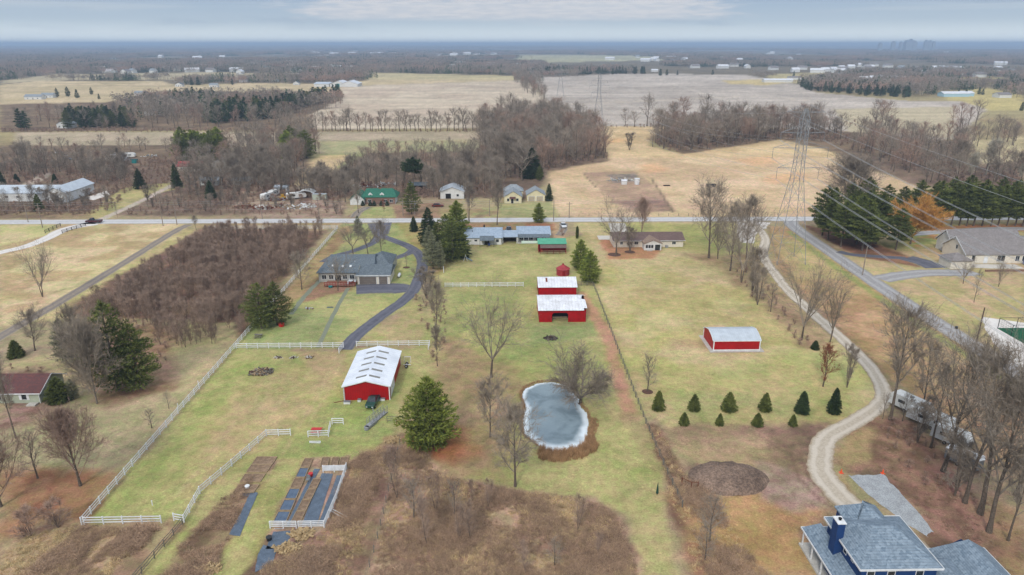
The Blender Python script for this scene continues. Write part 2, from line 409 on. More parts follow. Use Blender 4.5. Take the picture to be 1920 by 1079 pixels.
field(((1110, 238), (1250, 238), (1215, 262), (1216, 274), (1280, 289), (1460, 262), (1545, 280), (1640, 320), (1730, 350), (1500, 408), (1040, 406), (1028, 320), (1143, 302), (1112, 262)), (202, 178, 140), 2, 2, (188, 164, 126), 24)
field(((1560, 205), (1790, 200), (1790, 262), (1700, 250), (1600, 258)), (176, 164, 138), 4, 4, seed=33)
field(((1790, 262), (1870, 262), (1920, 255), (1920, 300), (1840, 312), (1790, 300)), (182, 168, 132), 4, 4, seed=34)
# orange sedge patches and tilled plot in the tan field
for q in (((1130, 262), (1160, 258), (1185, 262), (1170, 268), (1140, 268)), ((1195, 310), (1235, 303), (1250, 318), (1215, 325)), ((1380, 300), (1440, 292), (1470, 305), (1410, 312)), ((1430, 330), (1500, 322), (1520, 340), (1450, 345))):
    region(GP(*q), (210, 166, 120), 5, 5, amt=0.6, seed=41)
region(GP((1092, 324), (1190, 321), (1230, 352), (1262, 396), (1180, 398), (1130, 360)), (170, 146, 116), 1.5, 1.0, (158, 134, 110), 8, 0.8, seed=42)
region(GP((1140, 378), (1245, 375), (1264, 396), (1225, 398)), (130, 106, 92), 2.0, 2.0, (158, 130, 108), 4, 0.85, seed=43)
region(GP((1140, 328), (1190, 326), (1200, 342), (1150, 343)), (146, 134, 118), 1.5, 1.5, (120, 110, 100), 3, 0.85, seed=43)
band(GP((1222, 336), (1262, 398)), 1.0, (120, 106, 84), 0.6, 0.4); band(GP((1094, 325), (1118, 352)), .9, (128, 112, 88), 0.6, 0.4)
# woodland floors
for q in (((0, 274), (330, 272), (560, 292), (620, 330), (640, 316), (690, 288), (905, 284), (905, 230), (1000, 220), (1110, 240), (1143, 302), (1028, 322), (1010, 350), (1000, 372), (640, 372), (480, 392), (480, 405), (0, 406)),
          ((1215, 262), (1250, 238), (1560, 244), (1780, 265), (1840, 312), (1920, 300), (1920, 352), (1730, 352), (1640, 320), (1545, 280), (1460, 262), (1280, 289)),
          ((0, 196), (200, 192), (300, 172), (430, 172), (560, 181), (640, 188), (580, 215), (585, 243), (0, 248))):
    region(GP(*q), (126, 108, 88), 3, 3, (108, 92, 76), 9, 1.0, seed=51)
region(GP((600, 292), (660, 290), (600, 340), (555, 380), (530, 380), (560, 330)), (190, 168, 126), 2, 3, seed=52)
# north side of the road
region(GP((0, 380), (230, 352), (310, 345), (200, 408), (0, 410)), (122, 102, 82), 1.5, 1.5, (104, 90, 72), 5, seed=53)
region(GP((235, 352), (330, 342), (345, 352), (300, 362), (205, 410), (150, 410)), (170, 160, 108), 1.0, 1.2, (150, 146, 96), 8, seed=54)
band(GP((322, 348), (268, 376), (192, 411)), 3.2, (182, 170, 152), 0.5, 0.4)
band(GP((90, 326), (50, 348), (10, 356)), 6, (172, 158, 140), 0.8, 0.6)
region(GP((0, 398), (170, 398), (170, 410), (0, 410)), (142, 126, 92), 1.0, 1.5, (120, 102, 80), 5, seed=55)
region(GP((450, 352), (600, 350), (650, 380), (640, 408), (480, 408), (440, 385)), (132, 110, 92), 1.5, 2.0, (158, 140, 116), 5, seed=56)
region(GP((668, 389), (738, 388), (742, 409), (655, 410)), (152, 156, 94), 0.8, 0.8, (166, 162, 106), 5, seed=57)
region(GP((738, 386), (828, 380), (835, 409), (742, 409)), (150, 124, 96), 1.0, 1.0, (132, 110, 84), 4, seed=58)
region(GP((825, 392), (940, 388), (945, 410), (830, 410)), (160, 156, 104), 1.0, 1.0, (150, 132, 96), 4, seed=59)
region(GP((935, 380), (1035, 378), (1050, 409), (940, 410)), (148, 150, 96), 1.0, 1.0, (166, 158, 110), 4, seed=60)
region(GP((650, 408), (676, 388), (690, 388), (668, 410)), (140, 114, 92), 0.6, 0.5, seed=61)
# pasture in the north-west, lanes
region(GP((0, 419), (360, 419), (345, 432), (0, 640)), (190, 174, 130), 1.0, 1.0, (172, 152, 110), 9, seed=62)
region(GP((0, 422), (108, 422), (92, 440), (0, 462)), (166, 166, 104), 1.0, 1.0, (184, 172, 124), 12, seed=63)
region(GP((0, 640), (345, 432), (370, 430), (130, 590), (0, 668)), (168, 158, 106), 0.8, 0.8, (184, 170, 120), 6, seed=64)
region(GP((345, 418), (640, 418), (632, 428), (380, 430)), (164, 146, 106), 0.8, 0.8, (148, 132, 94), 6, seed=65)
# thicket floor
region(GP((375, 430), (615, 432), (570, 480), (500, 560), (455, 640), (420, 655), (300, 655), (200, 600), (120, 585), (220, 520)), (130, 106, 84), 1.5, 2.0, (108, 88, 72), 5, seed=66)
# neighbour's ground, lower left
region([(-160, 40), (-61, 40), (-61, 150), (-66, 160), (-100, 165), (-160, 150)], (166, 154, 112), 1.0, 1.0, (152, 140, 106), 12, seed=67)
region(GP((60, 760), (330, 720), (380, 740), (240, 860), (120, 900), (20, 880)), (160, 152, 112), 5, 5, (172, 156, 120), 8, 0.8, seed=68)
region(GP((0, 880), (90, 890), (230, 885), (215, 940), (160, 985), (60, 1010), (0, 1000)), (154, 116, 84), 2.0, 3.0, (136, 98, 70), 4, 0.9, seed=69)
region(GP((0, 690), (90, 690), (140, 750), (60, 800), (0, 800)), (144, 122, 100), 2, 3, (120, 98, 78), 3, seed=70)
region(GP((160, 590), (330, 620), (320, 730), (200, 760), (150, 700)), (146, 122, 94), 2, 3, (126, 100, 76), 4, 0.9, seed=71)
# pasture between the white fences
PAST = GP((160, 985), (440, 655), (628, 662), (655, 655), (800, 655), (760, 740), (720, 790), (760, 840), (700, 870), (520, 1000), (420, 1079), (250, 1079), (310, 985))
region(PAST, (162, 158, 100), 0.8, 0.8, (150, 154, 86), 7, seed=72)
region(GP((470, 715), (560, 690), (640, 700), (600, 780), (450, 860), (380, 900), (400, 800)), (178, 160, 114), 4, 4, (164, 152, 106), 5, 0.75, seed=73)
region(GP((180, 985), (430, 700), (440, 720), (220, 975)), (134, 146, 68), 1.5, 1.5, amt=0.6, seed=74)
region(GP((590, 760), (700, 750), (750, 770), (700, 850), (560, 860), (540, 820)), (134, 148, 70), 3, 4, (154, 156, 88), 4, 0.85, seed=75)
region(GP((560, 660), (650, 662), (640, 700), (600, 720)), (166, 144, 108), 1, 1.5, amt=0.8, seed=76)
band(GP((545, 872), (480, 1000), (420, 1079)), 4.0, (140, 158, 66), 1.2, 1.0, 0.8)
# yard of the grey house
region(GP((640, 420), (770, 420), (800, 450), (790, 520), (770, 570), (720, 600), (660, 655), (440, 655), (480, 600), (560, 545), (600, 470)), (144, 156, 84), 1.0, 1.5, (162, 160, 100), 8, seed=77)
region(GP((600, 470), (640, 425), (660, 425), (640, 460), (600, 520), (560, 560), (530, 600), (490, 610)), (160, 140, 98), 1.2, 1.5, (140, 118, 84), 4, seed=78)
region(GP((590, 520), (660, 520), (660, 545), (560, 570)), (146, 118, 90), 1, 1.5, seed=79)
region(GP((700, 620), (790, 560), (800, 655), (690, 655)), (166, 152, 106), 3, 3, (150, 150, 90), 4, 0.8, seed=80)
# middle strip
region(GP((830, 465), (1115, 440), (1120, 540), (1170, 660), (1215, 790), (1245, 900), (1262, 1079), (1180, 1079), (1175, 960), (900, 905), (760, 870), (745, 780), (760, 700), (800, 620), (800, 560)), (164, 158, 104), 1.0, 1.2, (150, 150, 90), 9, seed=81)
region(GP((835, 545), (960, 545), (1000, 610), (1000, 690), (900, 700), (840, 640)), (142, 150, 82), 4, 4, (160, 154, 98), 4, 0.8, seed=82)
region(GP((990, 606), (1110, 606), (1120, 630), (990, 650)), (126, 146, 70), 2, 2, amt=0.8, seed=83)
region(GP((840, 640), (960, 690), (1000, 720), (960, 850), (860, 900), (760, 860), (780, 740)), (156, 132, 98), 4, 4, (138, 118, 88), 5, 0.75, seed=84)
region(GP((770, 825), (860, 800), (900, 840), (850, 870), (780, 860)), (154, 100, 64), 2.5, 2.5, amt=0.9, seed=85)
region(GP((860, 420), (1000, 418), (990, 436), (870, 436)), (152, 116, 82), 1, 1, (134, 126, 86), 4, 0.8, seed=86)
region(GP((740, 420), (800, 418), (850, 490), (800, 545), (760, 440)), (148, 122, 82), 1, 1, (146, 146, 88), 3, 0.6, seed=87)
band([(22.5, 180), (25.5, 150), (24.5, 128), (24, 112)], 3.0, (172, 132, 104), 0.8, 0.8, 0.85)
band([(24.2, 112), (25, 104), (26, 96)], 3.5, (150, 138, 96), 1.0, 0.8, 0.8)
# north strip of the middle
region(GP((1035, 418), (1060, 418), (1062, 460), (1036, 450)), (172, 146, 112), 0.8, 0.8, amt=0.9, seed=88)
region(GP((985, 418), (1040, 420), (1040, 432), (985, 432)), (150, 104, 74), 0.8, 1.0, amt=0.9, seed=89)
# right lawn
RL = GP((1075, 418), (1420, 418), (1430, 480), (1480, 545), (1560, 625), (1635, 700), (1650, 740), (1600, 790), (1500, 815), (1260, 800), (1215, 780), (1120, 540), (1115, 470))
region(RL, (168, 158, 104), 0.8, 1.0, (178, 164, 118), 10, seed=90)
region(GP((1130, 420), (1420, 420), (1400, 470), (1280, 470), (1150, 450)), (160, 156, 96), 2, 3, (146, 148, 84), 7, 0.8, seed=91)
region(GP((1240, 690), (1420, 680), (1500, 650), (1560, 660), (1620, 720), (1560, 790), (1300, 800)), (154, 158, 92), 3, 4, (172, 160, 108), 6, 0.8, seed=92)
region(GP((1280, 475), (1420, 480), (1480, 560), (1560, 640), (1510, 650), (1420, 560), (1340, 500)), (160, 138, 104), 2.5, 3, (140, 118, 88), 4, 0.85, seed=93)
region(GP((1120, 445), (1240, 470), (1220, 486), (1140, 486)), (168, 116, 84), 0.8, 1.2, amt=0.8, seed=94)
region(GP((1255, 634), (1330, 640), (1330, 652), (1262, 655)), (164, 142, 106), 1.0, 1.0, amt=0.6, seed=95)
# strip between the gravel drive and the side road
region(GP((1445, 425), (1485, 425), (1920, 705), (1920, 900), (1780, 800), (1680, 720), (1560, 610), (1450, 490)), (176, 148, 108), 1.0, 1.5, (160, 132, 94), 6, seed=96)
region(GP((1450, 440), (1520, 460), (1600, 520), (1500, 520)), (166, 158, 104), 3, 3, (178, 156, 112), 5, 0.85, seed=97)
band([(106.5, 245), (104.6, 215), (103.2, 180), (103, 150), (104, 120), (104, 90)], 2.4, (134, 144, 76), 0.9, 0.8, 0.85)
# east of the side road
region(GP((1510, 425), (1920, 425), (1920, 690), (1660, 530)), (164, 154, 104), 1.0, 1.0, (176, 156, 116), 9, seed=98)
region(GP((1500, 420), (1600, 440), (1700, 480), (1720, 500), (1600, 480)), (142, 106, 80), 1.5, 1.5, (118, 88, 68), 4, seed=99)
region(GP((1690, 425), (1920, 420), (1920, 445), (1780, 445), (1700, 470)), (146, 152, 82), 2, 2, (168, 120, 80), 4, 0.9, seed=100)
region(GP((1740, 425), (1920, 420), (1920, 434), (1750, 438)), (164, 110, 80), 1.2, 1.2, amt=0.8, seed=101)
# brush meadow at the bottom and the hedge line
region([(-47, 40), (-44, 82), (-37, 95), (-33, 98), (-24, 99), (-20, 106), (-17, 107), (-17, 40)], (142, 120, 92), 1.0, 1.5, (112, 92, 72), 3, seed=102)
region([(-17, 40), (-17, 104), (-12, 101), (-10, 95), (0, 91), (14, 88.5), (17, 85), (18.5, 70), (20, 40)], (166, 142, 112), 0.8, 1.2, (132, 108, 86), 3.5, seed=103)
region(GP((1280, 880), (1310, 850), (1380, 845), (1450, 870), (1462, 905), (1420, 935), (1330, 925)), (112, 92, 78), 0.9, 1.6, (134, 112, 92), 1.5, 0.9, seed=115)
region(GP((505, 862), (655, 855), (650, 890), (610, 990), (560, 1020), (505, 1010), (480, 990)), (160, 138, 110), .5, .5, (134, 114, 92), 2, seed=104)
region(GP((505, 862), (575, 856), (560, 870), (505, 990), (488, 1030), (450, 1079), (398, 1110), (398, 1079), (440, 1000), (474, 935), (530, 862)), (150, 152, 84), 0.7, 0.7, (166, 160, 104), 5, seed=116)
region([(-55, 40), (-45, 84), (-60, 84), (-66, 84), (-80, 60), (-80, 40)], (160, 140, 106), 1.0, 1.5, (132, 110, 86), 3, seed=105)
region([(26, 110), (29, 110), (29, 96), (33, 88), (34, 60), (36, 40), (24, 40), (25.5, 88), (27, 95)], (128, 102, 80), 0.8, 1.2, (108, 84, 68), 2.5, seed=106)
region([(33, 60), (33, 96), (28, 108), (36, 110), (52, 109), (51, 98), (50, 88), (44, 78), (41, 60)], (158, 138, 104), 1.5, 2.0, (142, 122, 94), 4, seed=107)
region(GP((1260, 940), (1560, 900), (1560, 960), (1500, 1000), (1520, 1079), (1330, 1079)), (168, 138, 94), 2.5, 2.5, (158, 128, 86), 6, seed=108)
region(GP((1440, 805), (1560, 790), (1530, 900), (1450, 880)), (136, 114, 90), 1.5, 2, (116, 96, 78), 2.5, 0.9, seed=109)
region(GP((1430, 870), (1540, 900), (1560, 950), (1480, 960), (1420, 930)), (162, 144, 122), 1.5, 2, (140, 120, 98), 2, 0.9, seed=110)
region(GP((1560, 870), (1590, 810), (1640, 780), (1720, 790), (1780, 860), (1850, 960), (1920, 1000), (1920, 1079), (1760, 1079), (1730, 970), (1650, 890), (1590, 890)), (142, 114, 90), 1.2, 1.5, (116, 92, 72), 3, seed=111)
region(GP((1565, 850), (1600, 810), (1640, 800), (1630, 860), (1580, 880)), (160, 142, 98), 1.0, 1.2, amt=0.8, seed=112)
region(GP((1850, 930), (1920, 960), (1920, 1079), (1880, 1079)), (150, 124, 90), 1.5, 1.5, amt=0.8, seed=113)
region(GP((1600, 885), (1650, 880), (1680, 915), (1620, 905)), (96, 76, 64), 0.8, 1.0, amt=0.8, seed=114)
for k_ in range(9):      # tyre circles on the pasture
    cx_, cy_ = G(524, 738); r_a = 1.2 + k_ * .42; a0_, a1_ = 1.2, 4.2
    band([(cx_ + r_a * math.cos(a0_ + (a1_ - a0_) * q / 10), cy_ + r_a * 1.5 * math.sin(a0_ + (a1_ - a0_) * q / 10)) for q in range(11)], .22, (186, 174, 128) if k_ % 2 else (142, 138, 88), .3, .1, .5)
for q_ in (((590, 690), (520, 760), (470, 850)), ((630, 670), (600, 740), (560, 800), (520, 870)), ((640, 672), (615, 735), (575, 800)), ((330, 930), (400, 850), (440, 790))):
    band(GP(*q_), .5, (180, 162, 120), .5, .3, .6)
for o_ in (0, 1.6):      # ruts through the disturbed ground
    band([(p_[0] + o_, p_[1]) for p_ in GP((1440, 830), (1480, 850), (1500, 900), (1540, 940), (1580, 962))], .5, (112, 92, 74), .4, .3, .8); band([(p_[0] + o_, p_[1]) for p_ in GP((1395, 800), (1460, 838), (1520, 830), (1560, 800))], .5, (116, 96, 78), .4, .3, .7)
band(GP((1440, 426), (1452, 470), (1510, 560), (1600, 640), (1668, 712), (1688, 770)), .9, (124, 106, 82), .6, .5, .7)
for q_, c_ in ((((1075, 196), (1250, 188), (1400, 180), (1540, 190)), (196, 182, 160)), (((1040, 210), (1200, 205), (1320, 214)), (162, 150, 138)), (((1180, 175), (1400, 166), (1500, 180)), (160, 152, 142)), (((620, 196), (800, 190), (1000, 192)), (196, 184, 164)), (((590, 225), (760, 205), (1000, 206)), (162, 150, 132)),
                (((1300, 145), (1400, 170), (1560, 205)), (164, 154, 144)), (((1240, 150), (1330, 180), (1500, 225)), (190, 180, 168))):
    band(GP(*q_), 7, c_, 5, 3, .6)
POND = GP((978.8, 736.5), (985.1, 727.0), (1007.2, 717.6), (1035.5, 715.1), (1060.7, 720.7), (1073.3, 730.2), (1077.1, 740.3), (1085.3, 746.6), (1089.1, 761.7), (1100.1, 774.3), (1103.6, 793.2), (1101.7, 812.1), (1096.0, 831.0), (1076.5, 839.9), (1041.8, 847.4), (1019.8, 841.1), (997.7, 824.7), (983.2, 812.1), (980.7, 786.9), (985.7, 761.7), (979.4, 747.5))
dp = sdf(x[y < 200], y[y < 200], POND); near_i = np.nonzero(y < 200)[0]
wb = np.clip(1.0 - dp / 0.8, 0, 1) * (dp < 3); setc(wb * 0.55, (118, 98, 74), near_i)
# grain everywhere: small tufts and mower streaks belong to the turf itself
g1 = fbm(x, y, 2.6, 201, 3); g2 = fbm(x, y, 14, 205, 4)
k = (1 + (g1 - 0.5) * 0.34 + (g2 - 0.5) * 0.36)[:, None]
strk = (fbm(x * .12 + y * .05, y, 14, 231, 3) - .5) * np.clip((y - 380) / 300, 0, 1) * .5
k = k * (1 + strk[:, None])
gr = np.clip((fbm(x, y, 9, 211, 4) - .5) * 3, -1, 1)[:, None] * np.clip(1.2 - y[:, None] / 500, 0, 1)
gsat = np.clip((colr[:, 1] - colr[:, 0] * 0.92) / 0.12, 0, 1)[:, None]
lum = colr.mean(1)[:, None]
colr = colr * (1 - 0.5 * gsat) + lum * np.array([1.15, 1.07, 0.74]) * 0.5 * gsat
colr = colr * np.where((y < 420)[:, None], np.array([1.0, 0.972, 1.07]), np.array([1.0, 0.985, 0.99]))
colr = np.clip(colr * k * (1 + gr * np.array([-.07, .02, -.12])), 0.004, 0.9)
# relief: the sheet dips under the pond and rolls gently far away
z = np.zeros(x.size)
z[near_i] = np.where(dp < 0.2, -0.7 * np.clip((0.2 - dp) / 0.6, 0, 1), 0)
fr_ = np.clip((y - 2500) / 6000, 0, 1)
z += fr_ * (fbm(x, y, 5200, 301, 3) - 0.45) * 60
z += np.clip((y - 14000) / 12000, 0, 1) * np.clip(x / y - 0.55, 0, 0.4) * 500
zz = z.reshape(GX.shape)
V = np.stack([x, y, z], 1); nr = len(ry)
ii = np.arange((nr - 1) * NCX).reshape(nr - 1, NCX)[:, :-1].ravel()
Fq = np.stack([ii, ii + 1, ii + NCX + 1, ii + NCX], 1)
gm, t, b = mat_base('turf_and_soil', 0.95, 0.1)
at = t.nodes.new('ShaderNodeAttribute'); at.attribute_name = 'Col'
co = t.nodes.new('ShaderNodeTexCoord').outputs['Object']
c = at.outputs['Color']
f1 = nnoise(t, co, 1.1, 4, 0.7); f2 = nnoise(t, co, 3.6, 3, 0.75); f3 = nnoise(t, co, 0.16, 4, 0.6)
fm = nmath(t, 'MULTIPLY_ADD', nmath(t, 'SUBTRACT', f1, 0.5), 1.25, 1.0)
fm = nmath(t, 'ADD', fm, nmath(t, 'MULTIPLY', nmath(t, 'SUBTRACT', f2, 0.5), 1.2))
fm = nmath(t, 'ADD', fm, nmath(t, 'MULTIPLY', nmath(t, 'SUBTRACT', f3, 0.5), 0.35))
cc = t.nodes.new('ShaderNodeVectorMath'); cc.operation = 'SCALE'; t.links.new(c, cc.inputs[0]); t.links.new(fm, cc.inputs['Scale'])
hue = nmix(t, nramp(t, nnoise(t, co, 0.55, 4, 0.6), (0.38, 0.62)), (1.14, 1.04, 1.08), (0.90, 0.98, 0.86))
tuft = nramp(t, nnoise(t, co, 1.7, 3, 0.65, 0.4), (0.55, 0.66)); pat = nramp(t, nnoise(t, co, 0.09, 3, 0.6), (0.36, 0.6))
gcol = nmix(t, 1.0, cc.outputs[0], hue, 'MULTIPLY')
gcol = nmix(t, nmath(t, 'MULTIPLY', nmath(t, 'MULTIPLY', tuft, pat), 0.6), gcol, nmix(t, 1.0, gcol, (1.5, 1.42, 1.45), 'MULTIPLY'))
dk = nramp(t, nnoise(t, co, 0.8, 4, 0.7), (0.42, 0.30))
gcol = nmix(t, nmath(t, 'MULTIPLY', dk, 0.55), gcol, nmix(t, 1.0, gcol, (0.62, 0.66, 0.60), 'MULTIPLY'))
t.links.new(gcol, b.inputs['Base Color'])
bp = t.nodes.new('ShaderNodeBump'); bp.inputs['Strength'].default_value = 0.5; bp.inputs['Distance'].default_value = 0.15
t.links.new(f2, bp.inputs['Height']); t.links.new(bp.outputs[0], b.inputs['Normal'])
me = np_mesh('ground', V, Fq, gm, 4)
ca = me.color_attributes.new('Col', 'FLOAT_COLOR', 'POINT')
ca.data.foreach_set('color', np.concatenate([colr, np.ones((x.size, 1))], 1).astype(np.float32).ravel())
g = link(bpy.data.objects.new('ground', me)); g['kind'] = 'structure'
def far_z(px_, py_):
    """height of the far ground at a point"""
    fx = np.clip((py_ - 2500) / 6000, 0, 1)
    return fx * (fbm(np.array([px_]), np.array([py_]), 5200, 301, 3)[0] - 0.45) * 60 + np.clip((py_ - 14000) / 12000, 0, 1) * np.clip(px_ / py_ - 0.55, 0, 0.4) * 500

# ------------------------------------------------------------ roads, drives and pads (thin sheets above the ground)
def smooth(pts, n=8):
    out = []; P_ = [pts[0]] + list(pts) + [pts[-1]]
    for i in range(1, len(P_) - 2):
        p0, p1, p2, p3 = [np.array(q, float) for q in P_[i - 1:i + 3]]
        for k in range(n):
            u = k / n
            out.append(0.5 * ((2 * p1) + (-p0 + p2) * u + (2 * p0 - 5 * p1 + 4 * p2 - p3) * u * u + (-p0 + 3 * p1 - 3 * p2 + p3) * u ** 3))
    out.append(np.array(pts[-1], float)); return out
def road_mat(name, c, c2, track, tamt, ns=1.5, edge=None):
    m, t, b = mat_base(name, 0.9, 0.2)
    co = t.nodes.new('ShaderNodeTexCoord').outputs['Object']
    ac = t.nodes.new('ShaderNodeAttribute'); ac.attribute_name = 'across'
    a = nmath(t, 'ABSOLUTE', ac.outputs['Fac'])
    wob = nmath(t, 'ADD', a, nmath(t, 'MULTIPLY', nmath(t, 'SUBTRACT', nnoise(t, co, 0.5, 4), 0.5), 0.5))
    tr = nmath(t, 'SUBTRACT', 1.0, nramp(t, nmath(t, 'ABSOLUTE', nmath(t, 'SUBTRACT', wob, 0.5)), (0.08, 0.28)))
    col = nmix(t, nramp(t, nnoise(t, co, ns, 5, 0.7), (0.3, 0.7)), rgba(c), rgba(c2))
    col = nmix(t, nmath(t, 'MULTIPLY', tr, tamt), col, rgba(track))
    if edge: col = nmix(t, nmath(t, 'MULTIPLY', nramp(t, wob, (0.78, 0.98)), 0.8), col, rgba(edge))
    t.links.new(col, b.inputs['Base Color']); return m
def strip(name, pts, w, z, m, rag=0.15, step=8, seed=1, kind='structure'):
    S = smooth(pts, step); rnd = random.Random(seed); V_ = []; A = []; n = len(S); K = 7
    for i, p in enumerate(S):
        d = S[min(i + 1, n - 1)] - S[max(i - 1, 0)]; d = d / (np.linalg.norm(d) + 1e-9); nn = np.array([-d[1], d[0]])
        wi = w if not callable(w) else w(i / (n - 1))
        l_ = wi / 2 * (1 + rnd.uniform(-rag, rag)); r_ = wi / 2 * (1 + rnd.uniform(-rag, rag))
        for k in range(K):
            u = -1 + 2 * k / (K - 1); q = p + nn * (u * (l_ if u < 0 else r_)); V_.append((q[0], q[1], z)); A.append(u)
    Fc = [(i * K + k, (i + 1) * K + k, (i + 1) * K + k + 1, i * K + k + 1) for i in range(n - 1) for k in range(K - 1)]
    me = bpy.data.meshes.new(name); me.from_pydata(V_, [], Fc); me.materials.append(m)
    me.attributes.new('across', 'FLOAT', 'POINT').data.foreach_set('value', A)
    o = link(bpy.data.objects.new(name, me)); o['kind'] = kind; return o
m_road = road_mat('worn_pale_asphalt', (190, 188, 187), (174, 172, 172), (204, 202, 200), 0.5, 0.7, (160, 148, 128))
m_side = road_mat('grey_chip_road', (158, 154, 152), (136, 134, 134), (172, 170, 168), 0.6, 1.5, (150, 140, 124))
m_asph = road_mat('dark_driveway_asphalt', (98, 98, 108), (82, 82, 92), (112, 112, 120), 0.5, 0.6, (122, 118, 108))
m_grav = road_mat('pale_gravel', (190, 178, 160), (168, 156, 140), (204, 194, 180), 0.6, 2.0, (150, 132, 108))
m_white = road_mat('crushed_limestone', (214, 208, 202), (198, 190, 182), (222, 218, 212), 0.5, 1.0)
m_lane = road_mat('worn_lane', (150, 136, 120), (130, 120, 110), (112, 106, 104), 0.6, 1.0, (166, 152, 120))
m_conc = road_mat('concrete_paving', (200, 194, 184), (184, 178, 168), (196, 190, 180), 0.1, 1.0)
m_path = road_mat('mown_path', (128, 132, 112), (116, 122, 104), (134, 132, 118), 0.4, 1.5)
strip('road', [(-420, 265.2), (-200, 265.2), (0, 264.9), (150, 264.6), (420, 264.6)], 7.4, 0.03, m_road, 0.03, 40)
strip('side_road', [(113.5, 261.3), (111, 250), (109.6, 217), (108.2, 180), (108, 155), (108.6, 128), (109, 90), (109, 40)], 5.6, 0.026, m_side, 0.05)
strip('gravel_drive', [(95, 261.3), (97, 252), (94, 235), (86, 215), (82.5, 195), (80.5, 178), (80, 152), (79.5, 138), (77.8, 127), (74, 118), (66, 111), (57.5, 105), (53.5, 99), (51.6, 94), (51.8, 88), (53.6, 82), (56.5, 76), (58, 68)], lambda u: 3.3 if u < 0.55 else 3.3 + (u - .55) * 4.2, 0.034, m_grav, 0.09)
strip('gravel_turnout', [(99, 261.2), (95, 252), (90, 243), (86, 230)], lambda u: 13 - 9 * u, 0.028, m_white, 0.08)
strip('white_lane', GP((178,419),(150,424),(118,432),(90,446),(50,462),(0,474),(-60,490)), lambda u: 7.5 - 3 * min(1, u * 2.2), 0.03, m_white, 0.06)
strip('farm_lane', GP((355,421.5),(325,436),(230,495),(120,562),(0,632),(-60,668)), 3.6, 0.03, m_lane, 0.1)
dr = [G(712, 418.5)] + [G(*q) for q in ((714, 440), (735, 450), (765, 462), (786, 478), (792, 500), (778, 540), (755, 565), (722, 588), (690, 612), (664, 634), (646, 656))]
strip('asphalt_driveway', dr, 3.6, 0.04, m_asph, 0.04)
strip('asphalt_loop', GP((713, 436), (700, 455), (665, 470), (630, 480), (606, 492)), 3.2, 0.035, m_asph, 0.04)
strip('asphalt_loop_east', GP((775, 468), (765, 476), (742, 484), (728, 489)), 3.2, 0.045, m_asph, 0.04)
strip('parking_apron', GP((668, 543), (700, 541), (740, 541), (772, 543)), lambda u: 8.6 if u < .75 else 8.6 - (u - .75) * 18, 0.036, m_asph, 0.02)
strip('driveway_mouth', [G(712, 418.6), G(713, 430), G(714, 440)], lambda u: 9.5 - 4 * u, 0.046, m_asph, 0.03)
strip('garden_path', GP((653, 540), (628, 585), (596, 652)), 1.1, 0.03, m_path, 0.15)
strip('fence_path', GP((607, 520), (575, 552), (545, 590)), 1.4, 0.03, m_path, 0.2)
strip('ranch_driveway', GP((1156, 418.8), (1160, 430), (1162, 440)), 6.5, 0.03, m_conc, 0.03)
strip('ranch_patio', GP((1121, 446), (1150, 446)), 5.5, 0.036, m_conc, 0.02)
strip('stone_drive', GP((1057, 418.8), (1056, 432), (1048, 442)), 3.5, 0.03, m_lane, 0.1)
strip('east_driveway', GP((1650, 524), (1690, 517), (1740, 512), (1800, 512), (1826, 510)), 6.5, 0.03, m_side, 0.06)
strip('east_apron', GP((1700, 484), (1730, 492), (1756, 503)), 7.5, 0.032, m_asph, 0.04)
strip('shade_drive', GP((1572, 472), (1598, 478), (1640, 481), (1700, 485)), 3.5, 0.029, m_asph, 0.04)
strip('east_patio', GP((1815, 498), (1860, 500), (1912, 500)), 4.5, 0.03, m_conc, 0.05)
strip('court_apron', GP((1880, 600), (1900, 640), (1970, 720)), 9.0, 0.024, m_white, 0.05)
strip('asphalt_pullout', [G(1700, 440), G(1850, 430), G(1960, 430)], 5, 0.03, m_side, 0.04)
strip('garage_drive', GP((690, 388), (672, 398), (664, 408.2)), 4, 0.03, m_lane, 0.08)
def pad(name, poly, zt, m, th=0.0, kind='structure'):
    mb = MB(); 
    if th: mb.slab([(p[0], p[1], zt) for p in poly], th)
    else: mb.poly([(p[0], p[1], zt) for p in poly])
    o = mb.obj(name, m); o['kind'] = kind; return o
def ragged(poly, n=7, amp=0.3, seed=2):
    rnd = random.Random(seed); out = []
    for i in range(len(poly)):
        a = poly[i]; b_ = poly[(i + 1) % len(poly)]
        for k in range(n):
            u = k / n; out.append((a[0] + (b_[0] - a[0]) * u + rnd.uniform(-amp, amp), a[1] + (b_[1] - a[1]) * u + rnd.uniform(-amp, amp)))
    return out
m_pad = mat('blue_grey_crushed_stone', (168, 172, 174), (150, 152, 154), 0.7, 0.95, fine=0.35)
pad('gravel_pad', ragged(GP((1588, 892), (1655, 890), (1690, 925), (1748, 995), (1738, 1008), (1660, 955)), 7, 0.25), 0.03, m_pad)
pad('shed_apron', [(47.0, 140.3), (59.2, 140.3), (59.2, 150), (47.0, 150)], 0.06, M['concrete'])
pad('white_gravel_yard', GP((158, 372), (200, 358), (206, 366), (175, 376)), 0.03, m_white)
